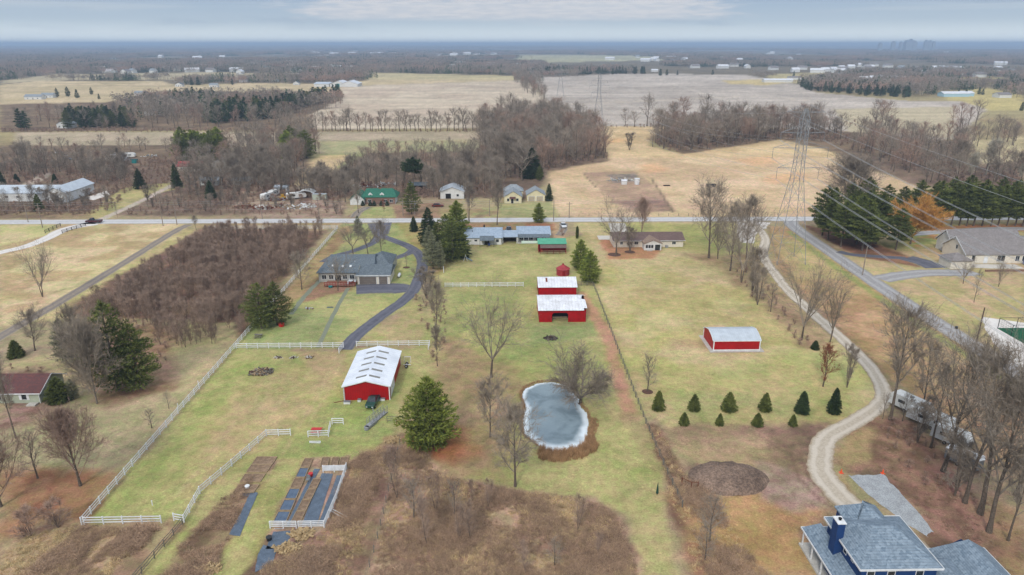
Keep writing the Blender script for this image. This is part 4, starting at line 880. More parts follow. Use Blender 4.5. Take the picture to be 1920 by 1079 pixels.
# ---- single trees of the foreground: (key, x, y, top y, name, category, label, width)
ONE = [
 ('fan', 182, 757, 625, 'bare_tree', 'tree', 'leaning bare tree with a wide fan of grey twigs before the big pines', 0.72),
 ('oval0', 151, 911, 762, 'bare_tree', 'tree', 'oval reddish bare tree standing over orange leaf litter by the white fence', 0.9),
 ('thin0', 71, 897, 808, 'bare_tree', 'tree', 'small thin bare tree left of the oval reddish tree', 1.0),
 ('oval1', 2, 950, 815, 'bare_tree', 'tree', 'reddish bare tree cut by the left edge over the leaf litter', 0.95),
 ('slim0', 30, 822, 672, 'bare_tree', 'tree', 'slender bare tree just in front of the maroon roofed house', 0.6),
 ('thin1', 285, 803, 768, 'bare_tree', 'tree', 'tiny gnarled bare tree on the lawn below the maroon roofed house', 1.4),
 ('thin0', 317, 767, 734, 'bare_tree', 'tree', 'tiny upright bare sapling on the lawn near the long white fence', 0.9),
 ('stark0', 80, 557, 455, 'bare_tree', 'tree', 'lone tall bare tree in the pasture left of the farm lane', 0.75),
 ('round0', 66, 658, 588, 'bare_tree', 'tree', 'bare tree with a pale crown beside the farm lane at the left', 1.1),
 ('cedar', 126, 682, 600, 'cedar_tree', 'tree', 'grey green cedar behind the leaning bare tree', 1.1),
 ('round3', 150, 700, 585, 'bare_tree', 'tree', 'tall bare tree rising behind the grey green cedar', 0.7),
 ('pine0', 222, 732, 556, 'pine_tree', 'tree', 'tallest pine of the pair by the leaning bare tree', 1.0),
 ('pine1', 262, 728, 600, 'pine_tree', 'tree', 'broad pine on the right of the pair by the leaning bare tree', 1.15),
 ('pine0', 491, 616, 526, 'pine_tree', 'tree', 'dense green pine growing through the white fence, left of two', 1.25),
 ('pine2', 520, 609, 524, 'pine_tree', 'tree', 'dense green pine beside the fence and the red tub, right of two', 1.3),
 ('round1', 566, 543, 478, 'bare_tree', 'tree', 'bare tree between the white fence and the slate roofed house', 0.9),
 ('vase0', 634, 545, 468, 'bare_tree', 'tree', 'bare tree standing in front of the deck of the slate roofed house', 0.85),
 ('vase1', 662, 476, 412, 'bare_tree', 'tree', 'bare tree left of three behind the slate roofed house', 1.0),
 ('vase2', 690, 476, 412, 'bare_tree', 'tree', 'middle bare tree of three behind the slate roofed house', 0.9),
 ('round2', 715, 477, 418, 'bare_tree', 'tree', 'bare tree right of three behind the slate roofed house', 0.8),
 ('cedar', 672, 441, 406, 'cedar_tree', 'tree', 'rounded grey green cedar on the lawn inside the driveway corner', 1.3),
 ('thin1', 762, 501, 476, 'bare_tree', 'tree', 'small bare tree in a mulch ring between loops of the driveway', 0.9),
 ('spruce0', 776, 434, 404, 'spruce_tree', 'tree', 'small spruce at the roadside, first of the evergreen row', 1.0),
 ('spruce1', 804, 455, 385, 'spruce_tree', 'tree', 'tall dark spruce in the evergreen row left of the white house', 1.0),
 ('brightpine0', 857, 452, 372, 'pine_tree', 'tree', 'light green pine at the road end of the evergreen row', 1.0),
 ('pine1', 822, 478, 412, 'pine_tree', 'tree', 'mid green pine in the middle of the evergreen row', 1.2),
 ('pine0', 849, 488, 404, 'pine_tree', 'tree', 'large dark evergreen beside the white house wall', 1.45),
 ('pine2', 836, 468, 398, 'pine_tree', 'tree', 'tall green pine behind the large dark evergreen of the row', 1.2),
 ('spruce1', 862, 482, 420, 'spruce_tree', 'tree', 'dark spruce tucked against the corner of the white house', 1.2),
 ('cedar', 806, 488, 425, 'cedar_tree', 'tree', 'grey olive cedar on the driveway side of the evergreen row', 1.1),
 ('cedar', 812, 505, 440, 'cedar_tree', 'tree', 'olive coloured cedar at the near end of the evergreen row', 1.2),
 ('cedar', 826, 506, 452, 'cedar_tree', 'tree', 'low olive cedar at the end of the white rail stub', 0.8),
 ('multi0', 800, 560, 502, 'bare_tree', 'tree', 'dense brown bare tree beside the driveway bend', 1.5),
 ('slim2', 817, 628, 530, 'bare_tree', 'tree', 'tall narrow bare tree above the thin one by the cross fence', 0.9),
 ('slim1', 820, 687, 612, 'bare_tree', 'tree', 'narrow bare tree at the end of the white cross fence', 0.7),
 ('vase1', 921, 708, 543, 'bare_tree', 'tree', 'tall vase shaped bare tree alone on the middle lawn', 0.85),
 ('round1', 919, 820, 718, 'bare_tree', 'tree', 'bare tree with a round open crown left of the pond', 0.85),
 ('round2', 966, 912, 775, 'bare_tree', 'tree', 'bare tree with dense twigs at the near side of the pond', 0.95),
 ('brightpine0', 806, 833, 700, 'pine_tree', 'tree', 'large bright green pine standing alone over orange needles', 1.18),
 ('willow', 1088, 756, 662, 'bare_tree', 'tree', 'spreading bare willow leaning over the frozen pond', 1.0),
 ('thin0', 1214, 734, 664, 'bare_tree', 'tree', 'small bare tree in a mulch ring beside the post and wire fence', 1.0),
 ('vase0', 1155, 478, 372, 'bare_tree', 'tree', 'big bare tree at the left end of the brown roofed ranch', 1.0),
 ('oval0', 1203, 441, 370, 'bare_tree', 'tree', 'bare tree behind the brown roofed ranch', 0.7),
 ('multi1', 1181, 473, 424, 'bare_tree', 'tree', 'small spreading bare tree in the orange bed before the ranch', 0.9),
 ('round0', 1329, 484, 356, 'bare_tree', 'tree', 'largest bare tree of the lawn, right of the brown roofed ranch', 0.9),
 ('round3', 1369, 508, 392, 'bare_tree', 'tree', 'bare tree second along the gravel drive from the big one', 0.8),
 ('stark0', 1390, 530, 400, 'bare_tree', 'tree', 'tall crooked bare tree along the upper gravel drive', 0.75),
 ('stark1', 1346, 486, 405, 'bare_tree', 'tree', 'thin bare tree close beside the largest lawn tree', 0.8),
 ('slim2', 1398, 500, 372, 'bare_tree', 'tree', 'bare tree just left of the gravel turnout', 0.9),
 ('multi0', 1410, 550, 460, 'bare_tree', 'tree', 'many stemmed bare tree at the lawn edge by the upper gravel drive', 0.8),
 ('multi1', 1420, 572, 495, 'bare_tree', 'tree', 'lower many stemmed bare tree at the lawn edge by the upper gravel drive', 0.8),
 ('stark0', 1503, 638, 482, 'bare_tree', 'tree', 'tall bare tree beside the gravel drive, left of a pair', 0.75),
 ('stark1', 1556, 642, 512, 'bare_tree', 'tree', 'tall bare tree beside the gravel drive, right of a pair', 0.65),
 ('thin1', 1445, 585, 530, 'bare_tree', 'tree', 'small brown bare tree on the lawn side of the gravel drive', 1.0),
 ('oak', 1543, 725, 642, 'oak_tree', 'tree', 'small oak still holding rust coloured leaves', 0.9),
 ('multi0', 1588, 727, 645, 'bare_tree', 'tree', 'thin many stemmed tree between the rusty oak and the gravel drive', 0.6),
 ('slim0', 1669, 787, 582, 'bare_tree', 'tree', 'tall upright bare tree at the inner bend of the gravel drive', 0.95),
 ('rugged1', 1768, 884, 648, 'bare_tree', 'tree', 'big rugged bare tree beside the parked campers', 0.85),
 ('rugged2', 1809, 943, 700, 'bare_tree', 'tree', 'rugged leaning bare tree below the last camper', 0.8),
 ('rugged0', 1838, 964, 660, 'bare_tree', 'tree', 'rugged bare tree with dark trunk right of the campers', 0.8),
 ('rugged1', 1854, 998, 740, 'bare_tree', 'tree', 'nearest rugged bare tree at the right by the leafy slope', 0.85),
 ('slim1', 1890, 1014, 850, 'bare_tree', 'tree', 'thin crooked bare tree at the lower right edge', 0.8),
 ('rugged2', 1905, 930, 690, 'bare_tree', 'tree', 'bare tree cut by the right edge above the leafy slope', 0.8),
 ('thin0', 1655, 786, 735, 'bare_tree', 'tree', 'small forked bare tree left foot of the upright tree at the drive bend', 0.7),
 ('thin1', 1692, 790, 735, 'bare_tree', 'tree', 'small bare tree between the drive bend and the first camper', 0.8),
 ('stark1', 1806, 532, 478, 'bare_tree', 'tree', 'bare yard tree before the low garage of the cream house', 0.9),
 ('thin0', 1826, 567, 504, 'bare_tree', 'tree', 'slender bare tree on the lawn below the cream house', 0.55),
 ('stark0', 1872, 538, 480, 'bare_tree', 'tree', 'bare yard tree before the patio of the cream house', 0.7),
 ('gold', 1707, 458, 377, 'willow_tree', 'tree', 'round willow with golden orange twigs', 1.25),
 ('fan', 1592, 395, 308, 'bare_tree', 'tree', 'big round bare tree at the corner of the pine grove', 1.3),
 ('slim2', 932, 422, 334, 'bare_tree', 'tree', 'bare roadside tree behind the white house', 0.8),
 ('slim1', 880, 416, 345, 'bare_tree', 'tree', 'bare roadside tree right of the light green pine', 0.8),
 ('pine2', 772, 402, 336, 'pine_tree', 'tree', 'tall green pine in the yard right of the green roofed house', 1.0),
 ('darkpine', 776, 362, 294, 'pine_tree', 'tree', 'dark flat topped pine rising above the bare woods', 1.0),
 ('spruce0', 997, 334, 274, 'spruce_tree', 'tree', 'large dark spruce at the corner of the woods', 1.3),
 ('pine2', 1011, 340, 310, 'pine_tree', 'tree', 'green evergreen at the foot of the large dark spruce', 0.9),
 ('spruce1', 1029, 377, 342, 'spruce_tree', 'tree', 'small spruce beside the tan two door garage', 0.8),
 ('brightpine1', 1010, 417, 379, 'pine_tree', 'tree', 'round green pine at the roadside before the blue roofed ranch', 1.05),
 ('arbor', 1082, 448, 424, 'arborvitae', 'shrub', 'dark green column shrub beside the stone drive', 1.0),
 ('brightpine0', 1088, 505, 446, 'pine_tree', 'tree', 'green pine behind its twin, nearer the green roofed shed', 1.0),
 ('brightpine1', 1105, 529, 466, 'pine_tree', 'tree', 'green pine in front of its twin, right of the grain bin', 1.0),
 ('spruce0', 263, 354, 314, 'spruce_tree', 'tree', 'dark spruce beside the gravel lane north of the road', 1.0),
 ('spruce1', 332, 353, 304, 'spruce_tree', 'tree', 'tall spruce at the end of the gravel lane north of the road', 0.8),
 ('spruce0', 396, 373, 336, 'spruce_tree', 'tree', 'dark spruce standing in brush below the half hidden houses', 1.05),
 ('xmasdark', 32, 342, 325, 'evergreen_shrub', 'shrub', 'small dark evergreen left of the second lane at far left', 1.2),
 ('xmasdark', 104, 344, 325, 'evergreen_shrub', 'shrub', 'small dark evergreen above the long white building', 1.1),
 ('spruce1', 4, 346, 318, 'spruce_tree', 'tree', 'dark spruce cut by the left edge north of the road', 1.0),
 ('xmas1', 74, 396, 363, 'evergreen_shrub', 'shrub', 'thin dark evergreen before the long white building', 0.8),
 ('slim2', 368, 432, 405, 'bare_tree', 'tree', 'small bare tree at the head of the farm lane', 1.0),
 ('thin1', 220, 408, 386, 'bare_tree', 'tree', 'bare sapling by the mouth of the gravel lane', 0.6),
 ('slim0', 672, 400, 345, 'bare_tree', 'tree', 'bare tree in brush left of the green roofed house', 0.9),
 ('xmas0', 31, 669, 637, 'evergreen_shrub', 'shrub', 'round dark evergreen alone by the farm lane', 1.3),
 ('xmas1', 112, 752, 706, 'evergreen_shrub', 'shrub', 'round green evergreen against the end wall of the maroon roofed house', 1.35),
 ('cedar', 138, 748, 710, 'evergreen_shrub', 'shrub', 'spreading grey green evergreen beside the maroon roofed house', 1.5),
 ('xmasdark', 1528, 655, 638, 'evergreen_shrub', 'shrub', 'round dark evergreen at the foot of the paired tall trees', 1.6),
 ('multi0', 1180, 282, 248, 'bare_tree', 'tree', 'reddish bare tree alone at the gap in the far tree line', 1.2),
 ('rugged0', 1745, 840, 690, 'bare_tree', 'tree', 'slim rugged bare tree between the campers and the leafy slope', 0.7),
 ('multi1', 1720, 830, 745, 'bare_tree', 'tree', 'low spreading bare tree on the leafy slope below the first camper', 1.0),
 ('multi0', 1790, 930, 830, 'bare_tree', 'tree', 'low many stemmed bare tree between the two rugged ones', 1.0),
 ('round3', 1730, 765, 650, 'bare_tree', 'tree', 'bare tree just behind the top camper', 0.8),
 ('oak', 720, 398, 372, 'oak_tree', 'tree', 'small rusty tree in front of the green roofed house', 0.6),
]
for k_, bx, by, ty, nm, cat, lab, wd in ONE:
    X, Y = G(bx, by); plant(k_, nm, lab, cat, X, Y, height(bx, by, ty) * (.94 if cat != 'tree' or nm in ('pine_tree', 'spruce_tree') else 1), wide=wd)
for i, (bx, by, ty, k_, lab) in enumerate([(1234, 768, 729, 'xmas0', 'back row young spruce nearest the wire fence'), (1301, 769, 736, 'xmas1', 'second young spruce of the back row from the wire fence'),
        (1366, 769, 732, 'xmas0', 'third young spruce of the back row, olive tinted'), (1434, 770, 733, 'xmas1', 'fourth young spruce of the back row'),
        (1503, 774, 729, 'xmasdark', 'fifth and dark young spruce of the back row'), (1563, 774, 722, 'xmasdark', 'tallest and darkest young spruce at the drive end of the back row'),
        (1282, 796, 771, 'xmas1', 'first small spruce of the front row from the wire fence'), (1349, 797, 773, 'xmas0', 'second small spruce of the front row'),
        (1420, 798, 772, 'xmas1', 'third small spruce of the front row'), (1486, 798, 775, 'xmas0', 'last small spruce of the front row towards the gravel drive')]):
    X, Y = G(bx, by); plant(k_, 'spruce_tree', lab, 'tree', X, Y, height(bx, by, ty) * .88, wide=(.9, 1.0, 1.15, .95, 1.05, .85, 1.1, .95, 1.2, 1.0)[i], group='young spruces planted in two rows')
for bx, by, ty, k_, lab in [(109, 990, 940, 'shrub0', 'dense bare shrub right of two beside the leaf litter'), (59, 1005, 955, 'shrub1', 'dense bare shrub left of two beside the leaf litter'),
        (380, 492, 480, 'shrub0', 'low bare shrub under the sapling thicket edge')][:2]:
    X, Y = G(bx, by); plant(k_, 'bare_shrub', lab, 'shrub', X, Y, height(bx, by, ty) * 1.0, wide=1.25)
for bx, by, ty, k_, lab in [(1054, 442, 430, 'shrub0', 'rounded reddish shrub by the stone drive'), (735, 380, 362, 'shrub1', 'low red brown shrub beside the green roofed house')][:1]:
    X, Y = G(bx, by); plant(k_, 'bare_shrub', lab, 'shrub', X, Y, height(bx, by, ty), wide=1.0)
# ---- rows and woods
rr = random.Random(4)
for px_ in range(588, 902, 8):
    bx = px_ + rr.uniform(-3, 3); X, Y = G(bx, 245.5 + rr.uniform(-.6, .6))
    TREES.append((Y, X, Y, rr.choice(['mid0', 'mid1', 'mid2', 'round1', 'slim0', 'round3']), rr.uniform(9, 18), 'bare tree in the single windbreak row between two pale fields', 'windbreak trees between the pale fields', 'tree', 'bare_tree'))
for bx, by, ty in [(968, 236, 190), (980, 236, 192), (1010, 237, 196), (1030, 237, 196), (1042, 236, 193), (1069, 238, 208), (1172, 237, 205), (1213, 237, 182), (1190, 238, 210), (1262, 240, 190), (1282, 238, 180), (1320, 238, 180), (1350, 240, 190), (1240, 240, 205), (1225, 239, 215), (1060, 236, 210), (955, 235, 200)]:
    X, Y = G(bx, by); TREES.append((Y, X, Y, rr.choice(['round0', 'round1', 'vase2', 'slim2']), height(bx, by, ty), 'tall bare tree standing against the wide grey field', 'tall trees against the wide grey field', 'tree', 'bare_tree'))
for bx, by, ty in [(1640, 236, 190), (1652, 238, 188), (1660, 236, 192), (1785, 235, 195), (1800, 238, 190), (1815, 236, 198), (1828, 238, 190), (1575, 262, 215), (1668, 240, 215)]:
    X, Y = G(bx, by); TREES.append((Y, X, Y, rr.choice(['round0', 'round2', 'round3']), height(bx, by, ty), 'bare tree in the clumps on the right side of the grey field', 'clump trees right of the grey field', 'tree', 'bare_tree'))
L1 = 'grey bare tree in the woods north of the road', 'woods north of the road'
wood(((905, 232), (1000, 224), (1080, 232), (1110, 246), (1143, 300), (1050, 318), (1015, 328), (960, 345), (905, 345)), 8.6, B_, (14, 20), 'bare tree in the wood left of the tan field', 'wood left of the tan field', 'tree', 'bare_tree', 1)
wood(((640, 332), (700, 300), (905, 292), (905, 362), (850, 366), (760, 362), (700, 362), (640, 368)), 8.5, B_, (8, 13), 'bare tree in the woods behind the green roofed house', 'woods behind the green roofed house', 'tree', 'bare_tree', 2)
wood(((330, 300), (430, 296), (500, 262), (590, 264), (600, 292), (558, 335), (540, 372), (480, 372), (440, 362), (420, 330), (330, 318)), 8.5, B_, (10, 17), 'bare tree in the wood above the scrap yard', 'wood above the scrap yard', 'tree', 'bare_tree', 3)
wood(((0, 300), (90, 300), (250, 322), (250, 345), (200, 352), (180, 345), (120, 330), (60, 335), (0, 335)), 7.5, B_, (8, 13), 'bare tree in the woods behind the long white building', 'woods behind the long white building', 'tree', 'bare_tree', 4)
wood(((0, 276), (120, 278), (250, 274), (330, 272), (330, 292), (200, 283), (100, 288), (0, 292)), 15, BM, (6, 10), 'bare tree in the belt along the strip field at left', 'belt along the strip field', 'tree', 'bare_tree', 5)
wood(((0, 365), (60, 372), (160, 378), (200, 372), (215, 385), (150, 400), (0, 402)), 7, ['multi0', 'multi1', 'thin0', 'thin1', 'slim0'], (5, 8), 'low bare tree in the brush before the long white building', 'brush trees before the long white building', 'tree', 'bare_tree', 6)
wood(((270, 378), (380, 362), (470, 366), (470, 400), (240, 404)), 8, ['multi0', 'multi1', 'thin0', 'thin1'], (4, 8), 'low bare tree in the brush right of the gravel lane', 'brush trees right of the gravel lane', 'tree', 'bare_tree', 7)
wood(((1220, 268), (1235, 250), (1280, 245), (1500, 238), (1560, 246), (1570, 262), (1460, 262), (1285, 286), (1222, 276)), 8.5, ['slim0', 'slim1', 'slim2', 'round0', 'mid0', 'mid2'], (13, 21), 'bare tree in the wood along the top of the tan field', 'wood along the top of the tan field', 'tree', 'bare_tree', 8)
wood(((1590, 262), (1680, 256), (1790, 278), (1840, 318), (1920, 318), (1920, 352), (1800, 355), (1740, 345), (1660, 318), (1600, 288)), 11, BM + ['pale0', 'pale1'], (12, 19), 'bare tree in the hillside wood at the right', 'hillside wood at the right', 'tree', 'bare_tree', 9)
wood(((1790, 258), (1840, 262), (1920, 250), (1920, 276), (1850, 285)), 12, BM + ['pale1'], (10, 16), 'bare tree in the upper hillside wood at right edge', 'upper hillside wood', 'tree', 'bare_tree', 10)
wood(((480, 388), (650, 384), (645, 402), (600, 405), (560, 396), (480, 398)), 9, ['multi0', 'multi1', 'thin1'], (3.5, 6.5), 'low bare tree in the scrap yard brush', 'scrap yard brush trees', 'tree', 'bare_tree', 11)
wood(((560, 352), (640, 340), (655, 360), (655, 380), (600, 376), (560, 370)), 7, B_, (8, 13), 'bare tree between the scrap yard and the green roofed house', 'trees between scrap yard and green roof', 'tree', 'bare_tree', 12)
wood(((790, 362), (940, 352), (940, 372), (880, 374), (800, 376)), 8, B_, (9, 15), 'bare tree around the white garage north of the road', 'trees around the white garage', 'tree', 'bare_tree', 13)
wood(((330, 322), (420, 330), (450, 352), (470, 366), (420, 372), (340, 362)), 9.5, B_, (9, 14), 'bare tree around the half hidden houses', 'trees around the half hidden houses', 'tree', 'bare_tree', 14)
wood(((640, 292), (700, 280), (900, 278), (900, 292), (700, 302)), 20, B_, (6, 11), 'bare tree at the far edge of the woods below the strip field', 'far edge below the strip field', 'tree', 'bare_tree', 15)
# mid-distance left woods (between the strip field and the fields beyond)
wood(((30, 236), (60, 222), (250, 214), (300, 200), (430, 192), (560, 190), (600, 200), (575, 215), (570, 243), (30, 244)), 15, BM, (9, 15), 'bare tree of the wood beyond the strip field', 'wood beyond the strip field', 'tree', 'bare_tree', 16)
wood(((960, 150), (1000, 150), (1022, 186), (1000, 186)), 14, BM, (11, 16), 'bare tree in the point of wood between the two great fields', 'point of wood between the great fields', 'tree', 'bare_tree', 17)
# evergreens
wood(((1520, 437), (1560, 430), (1640, 445), (1695, 468), (1680, 490), (1640, 478), (1560, 466)), 6.2, ['grovepine0', 'grovepine1'], (13, 18), 'tall pine in the grove at the road corner', 'pines of the corner grove', 'tree', 'pine_tree', 20)
wood(((1560, 395), (1690, 405), (1680, 420), (1560, 415)), 11, ['grovepine0', 'grovepine1'], (11, 15), 'pine in the back rank of the corner grove', 'back rank of the corner grove', 'tree', 'pine_tree', 21)
for i, px_ in enumerate(range(1752, 1990, 15)):
    X, Y = G(px_ + rr.uniform(-2, 2), 424 + rr.uniform(-1, 1)); TREES.append((Y, X, Y, rr.choice(['grovepine0', 'grovepine1']), rr.uniform(14, 18), 'tall pine in the straight row behind the cream house', 'pine row behind the cream house', 'tree', 'pine_tree'))
for i, px_ in enumerate(range(1690, 1960, 30)):
    X, Y = G(px_, 398 + rr.uniform(-3, 3)); TREES.append((Y, X, Y, rr.choice(['grovepine0', 'grovepine1']), rr.uniform(11, 15), 'pine standing beyond the straight pine row', 'pines beyond the straight row', 'tree', 'pine_tree'))
for x0, x1, y0_, y1_, s_, lb, gp, sd_ in [(328, 414, 292, 306, 6, 'white pine in the clump above the half hidden houses', 'pine clump above the half hidden houses', 30),
        (540, 585, 288, 300, 8, 'dark evergreen at the edge of the wood above the scrap yard', 'evergreens above the scrap yard', 31)]:
    wood(((x0, y0_), (x1, y0_), (x1, y1_), (x0, y1_)), s_, ['pine0', 'pine1', 'brightpine0'], (14, 18), lb, gp, 'tree', 'pine_tree', sd_)
wood(((115, 236), (140, 226), (240, 222), (262, 240), (118, 243)), 9, PM, (11, 15), 'pine in the belt beyond the strip field', 'pine belt beyond the strip field', 'tree', 'pine_tree', 32)
wood(((320, 188), (400, 186), (400, 192), (320, 194)), 15, PM, (11, 16), 'evergreen in the far left woods', 'far left evergreens', 'tree', 'pine_tree', 33)
wood(((385, 228), (420, 208), (530, 205), (640, 180), (640, 186), (560, 205), (530, 222), (395, 235)), 10.5, PM, (12, 17), 'evergreen in the belt left of the brown field', 'evergreens left of the brown field', 'tree', 'pine_tree', 34)
for bx, by, ty in [(40, 243, 206), (50, 243, 210), (108, 183, 166), (128, 182, 164), (145, 184, 166), (172, 178, 165), (186, 186, 175), (436, 160, 148), (360, 160, 143), (372, 160, 142), (320, 178, 168)]:
    X, Y = G(bx, by); TREES.append((Y, X, Y, rr.choice(['midspruce', 'midpine0']), height(bx, by, ty), 'lone dark evergreen in the farmland at the upper left', 'lone evergreens at the upper left', 'tree', 'pine_tree'))
wood(((1500, 164), (1560, 160), (1700, 176), (1725, 182), (1700, 186), (1520, 172)), 16, PM, (11, 15), 'evergreen in the long plantation beyond the grey field', 'plantation beyond the grey field', 'tree', 'pine_tree', 35)
wood(((1015, 137), (1100, 137), (1140, 136), (1220, 136), (1215, 140), (1015, 141)), 22, PM, (12, 17), 'evergreen in the row behind the far pylons', 'evergreens behind the far pylons', 'tree', 'pine_tree', 36)
for bx, by, ty in [(1238, 142, 128), (1250, 142, 131), (1270, 141, 131), (1336, 141, 131), (1497, 158, 147), (1505, 157, 146), (1515, 157, 147), (1796, 180, 165), (1810, 181, 166), (1835, 178, 164), (1842, 178, 166), (1915, 208, 192), (1488, 143, 132)]:
    X, Y = G(bx, by); TREES.append((Y, X, Y, rr.choice(['midspruce', 'midpine0', 'midpine1']), height(bx, by, ty), 'lone dark evergreen in the farmland at the upper right', 'lone evergreens at the upper right', 'tree', 'pine_tree'))
# saplings in the bottom meadow, each standing clear
for bx, by, ty in [(745, 935, 840), (776, 972, 895), (818, 960, 892), (852, 968, 900), (800, 1020, 930), (882, 1012, 945), (886, 940, 900), (915, 950, 900), (1083, 995, 930), (1040, 1060, 1010), (985, 1075, 1020), (1330, 1015, 925), (1322, 1050, 980), (860, 1012, 950), (1120, 1040, 1000)]:
    X, Y = G(bx, by); TREES.append((Y, X, Y, rr.choice(['sapling0', 'sapling1', 'thin0']), height(bx, by, ty), 'thin bare sapling in the brown brush along the bottom', 'saplings in the bottom brush', 'tree', 'sapling'))
TREES.sort()
cnt = {}; REST_B, REST_P = [], []
cap = {'bare_tree': 300 - sum(1 for q in ONE if q[4] == 'bare_tree'), 'pine_tree': 230, 'sapling': 60}
rr2 = random.Random(8)
for _, X, Y, k_, H_, lb, gp, cat, nm in TREES:
    cnt[nm] = cnt.get(nm, 0) + 1
    if 'woods' in gp or 'wood ' in gp: H_ *= rr2.choice([.6, .75, .9, 1.0, 1.15])
    if cnt[nm] <= cap[nm]: plant(k_, nm, lb, cat, X, Y, H_, rot=rr2.uniform(0, 6.28), group=gp, wide=rr2.uniform(0.95, 1.3))
    else: (REST_P if nm == 'pine_tree' else REST_B).append((X, Y, H_))
print('TREES', {k: v for k, v in cnt.items()}, 'rest', len(REST_B), len(REST_P))
def km(*keys): return [[PROTO[k][0], PROTO[k][1]] for k in keys]
def do_scatter(name, keys, items, H0, seed=1, wr=(0.95, 1.4)):
    rnd = random.Random(seed); pts, ro, scl = [], [], []
    for X, Y, H_ in items:
        s = H_ / H0; w = s * rnd.uniform(*wr); pts.append((X, Y, 0)); ro.append(rnd.uniform(0, 6.28)); scl.append((w, w, s))
    return scatter(name, km(*keys), pts, ro, scl, seed=seed)
do_scatter('woodland', ['mid0', 'mid1', 'mid2', 'mid3', 'midslim0', 'midslim1'], REST_B, 17, 2)
if REST_P: do_scatter('evergreen_woodland', ['midpine0', 'midpine1', 'midspruce'], REST_P, 15, 3)
# sapling thicket
TH = GP((400, 440), (612, 436), (575, 475), (520, 535), (470, 600), (452, 636), (415, 650), (300, 655), (292, 612), (225, 596), (170, 606), (168, 594), (255, 532), (335, 482))
it = [(a, b_, random.uniform(3.4, 7.0)) for a, b_ in fill(TH, 2.1, 5) if fbm(np.array([a]), np.array([b_]), 7, 91)[0] > 0.40]
do_scatter('sapling_thicket', ['sapling0', 'sapling1', 'sapling2'], it, 7, 4)
# undergrowth along the woods and hedge lines
und = []
for q, s_, h_ in [(((0, 385), (180, 385), (230, 372), (215, 395), (170, 403), (0, 404)), 3.2, (1.5, 3.2)), (((215, 404), (330, 372), (470, 372), (475, 404)), 3.6, (1, 2.6)),
        (((455, 385), (650, 386), (640, 405), (480, 405)), 4.0, (0.8, 2.0)), (((0, 300), (330, 300), (330, 345), (200, 372), (0, 350)), 4.6, (1.5, 3.5)),
        (((330, 322), (600, 330), (650, 350), (650, 382), (450, 380), (330, 362)), 4.5, (1.5, 4)), (((650, 345), (940, 345), (940, 374), (650, 372)), 5, (1.5, 4)),
        (((905, 330), (1030, 320), (1143, 300), (1120, 260), (960, 240), (905, 250)), 6, (2, 4.5)), (((1216, 274), (1280, 288), (1460, 262), (1560, 268), (1700, 320), (1800, 355), (1920, 350), (1920, 330), (1700, 290), (1560, 246), (1240, 248)), 7, (2, 5)),
        (((590, 246), (900, 246), (900, 248.5), (590, 248.5)), 5, (1, 3)), (((0, 244), (580, 244), (580, 249), (0, 249)), 5, (1, 3.5)), (((1110, 238), (1240, 238), (1240, 240), (1110, 240)), 5, (1, 3)),
        (((1560, 232), (1620, 226), (1640, 232), (1580, 240)), 6, (1, 3)), (((780, 560), (840, 560), (830, 680), (810, 680)), 3.0, (0.8, 2.2)),
        (((1640, 790), (1760, 800), (1800, 900), (1760, 930), (1680, 880)), 2.6, (0.5, 1.8)), (((160, 585), (300, 560), (320, 700), (200, 700)), 3.0, (0.8, 2.4)), (((0, 690), (120, 690), (90, 760), (0, 770)), 3.5, (0.6, 1.6)),
        (((1395, 500), (1440, 540), (1520, 645), (1500, 650), (1420, 570), (1370, 510)), 3.2, (0.6, 2)), (((1740, 130), (1920, 130), (1920, 160), (1740, 160)), 30, (3, 6))]:
    und += [(a, b_, random.uniform(*h_)) for a, b_ in fill(GP(*q), s_, len(und))]
do_scatter('undergrowth', ['shrub0', 'shrub1'], und, 3.4, 6)
# ------------------------------------------------------------ brush and dry grass in the foreground
def tuft_mesh(name, seed, n, h, spread, w, m, arch=0.3):
    rnd = random.Random(seed); S = Soup()
    for _ in range(n):
        a = rnd.uniform(0, 6.28); r_ = rnd.random() * spread; p = Vector((math.cos(a) * r_, math.sin(a) * r_, 0))
        d = (Vector((rnd.gauss(0, arch), rnd.gauss(0, arch), 1))).normalized(); q = p + d * h * rnd.uniform(0.5, 1.1)
        s_ = rdir(rnd); s_.z = 0; s_ = s_.normalized() * w / 2
        mid = p.lerp(q, 0.6); S.tri(p - s_, p + s_, mid + s_ * .6); e = mid + Vector((rnd.gauss(0, arch), rnd.gauss(0, arch), .35)) * h * 0.5
        S.tri(mid - s_ * .6, mid + s_ * .6, e); 
    return S.mesh(name, m)
m_bramble = mat('brown_bramble', (180, 150, 126), (138, 112, 96), 1.2, 0.95, rand=0.35, island=0.35)
m_dry = mat('dry_tan_grass', (214, 188, 146), (180, 152, 114), 1.2, 0.95, rand=0.3, island=0.25)
m_reed = mat('brown_reeds', (190, 152, 114), (156, 122, 92), 1.2, 0.95, rand=0.25, island=0.25)
bram = [[tuft_mesh('bramble', 500 + i, 70, 0.8, 0.6, 0.035, m_bramble, 0.75)] for i in range(3)]
dry = [[tuft_mesh('dry_tuft', 510 + i, 46, 0.5, 0.45, 0.04, m_dry, 0.45)] for i in range(2)]
reed = [[tuft_mesh('reed_tuft', 520 + i, 40, 1.3, 0.35, 0.045, m_reed, 0.18)] for i in range(2)]
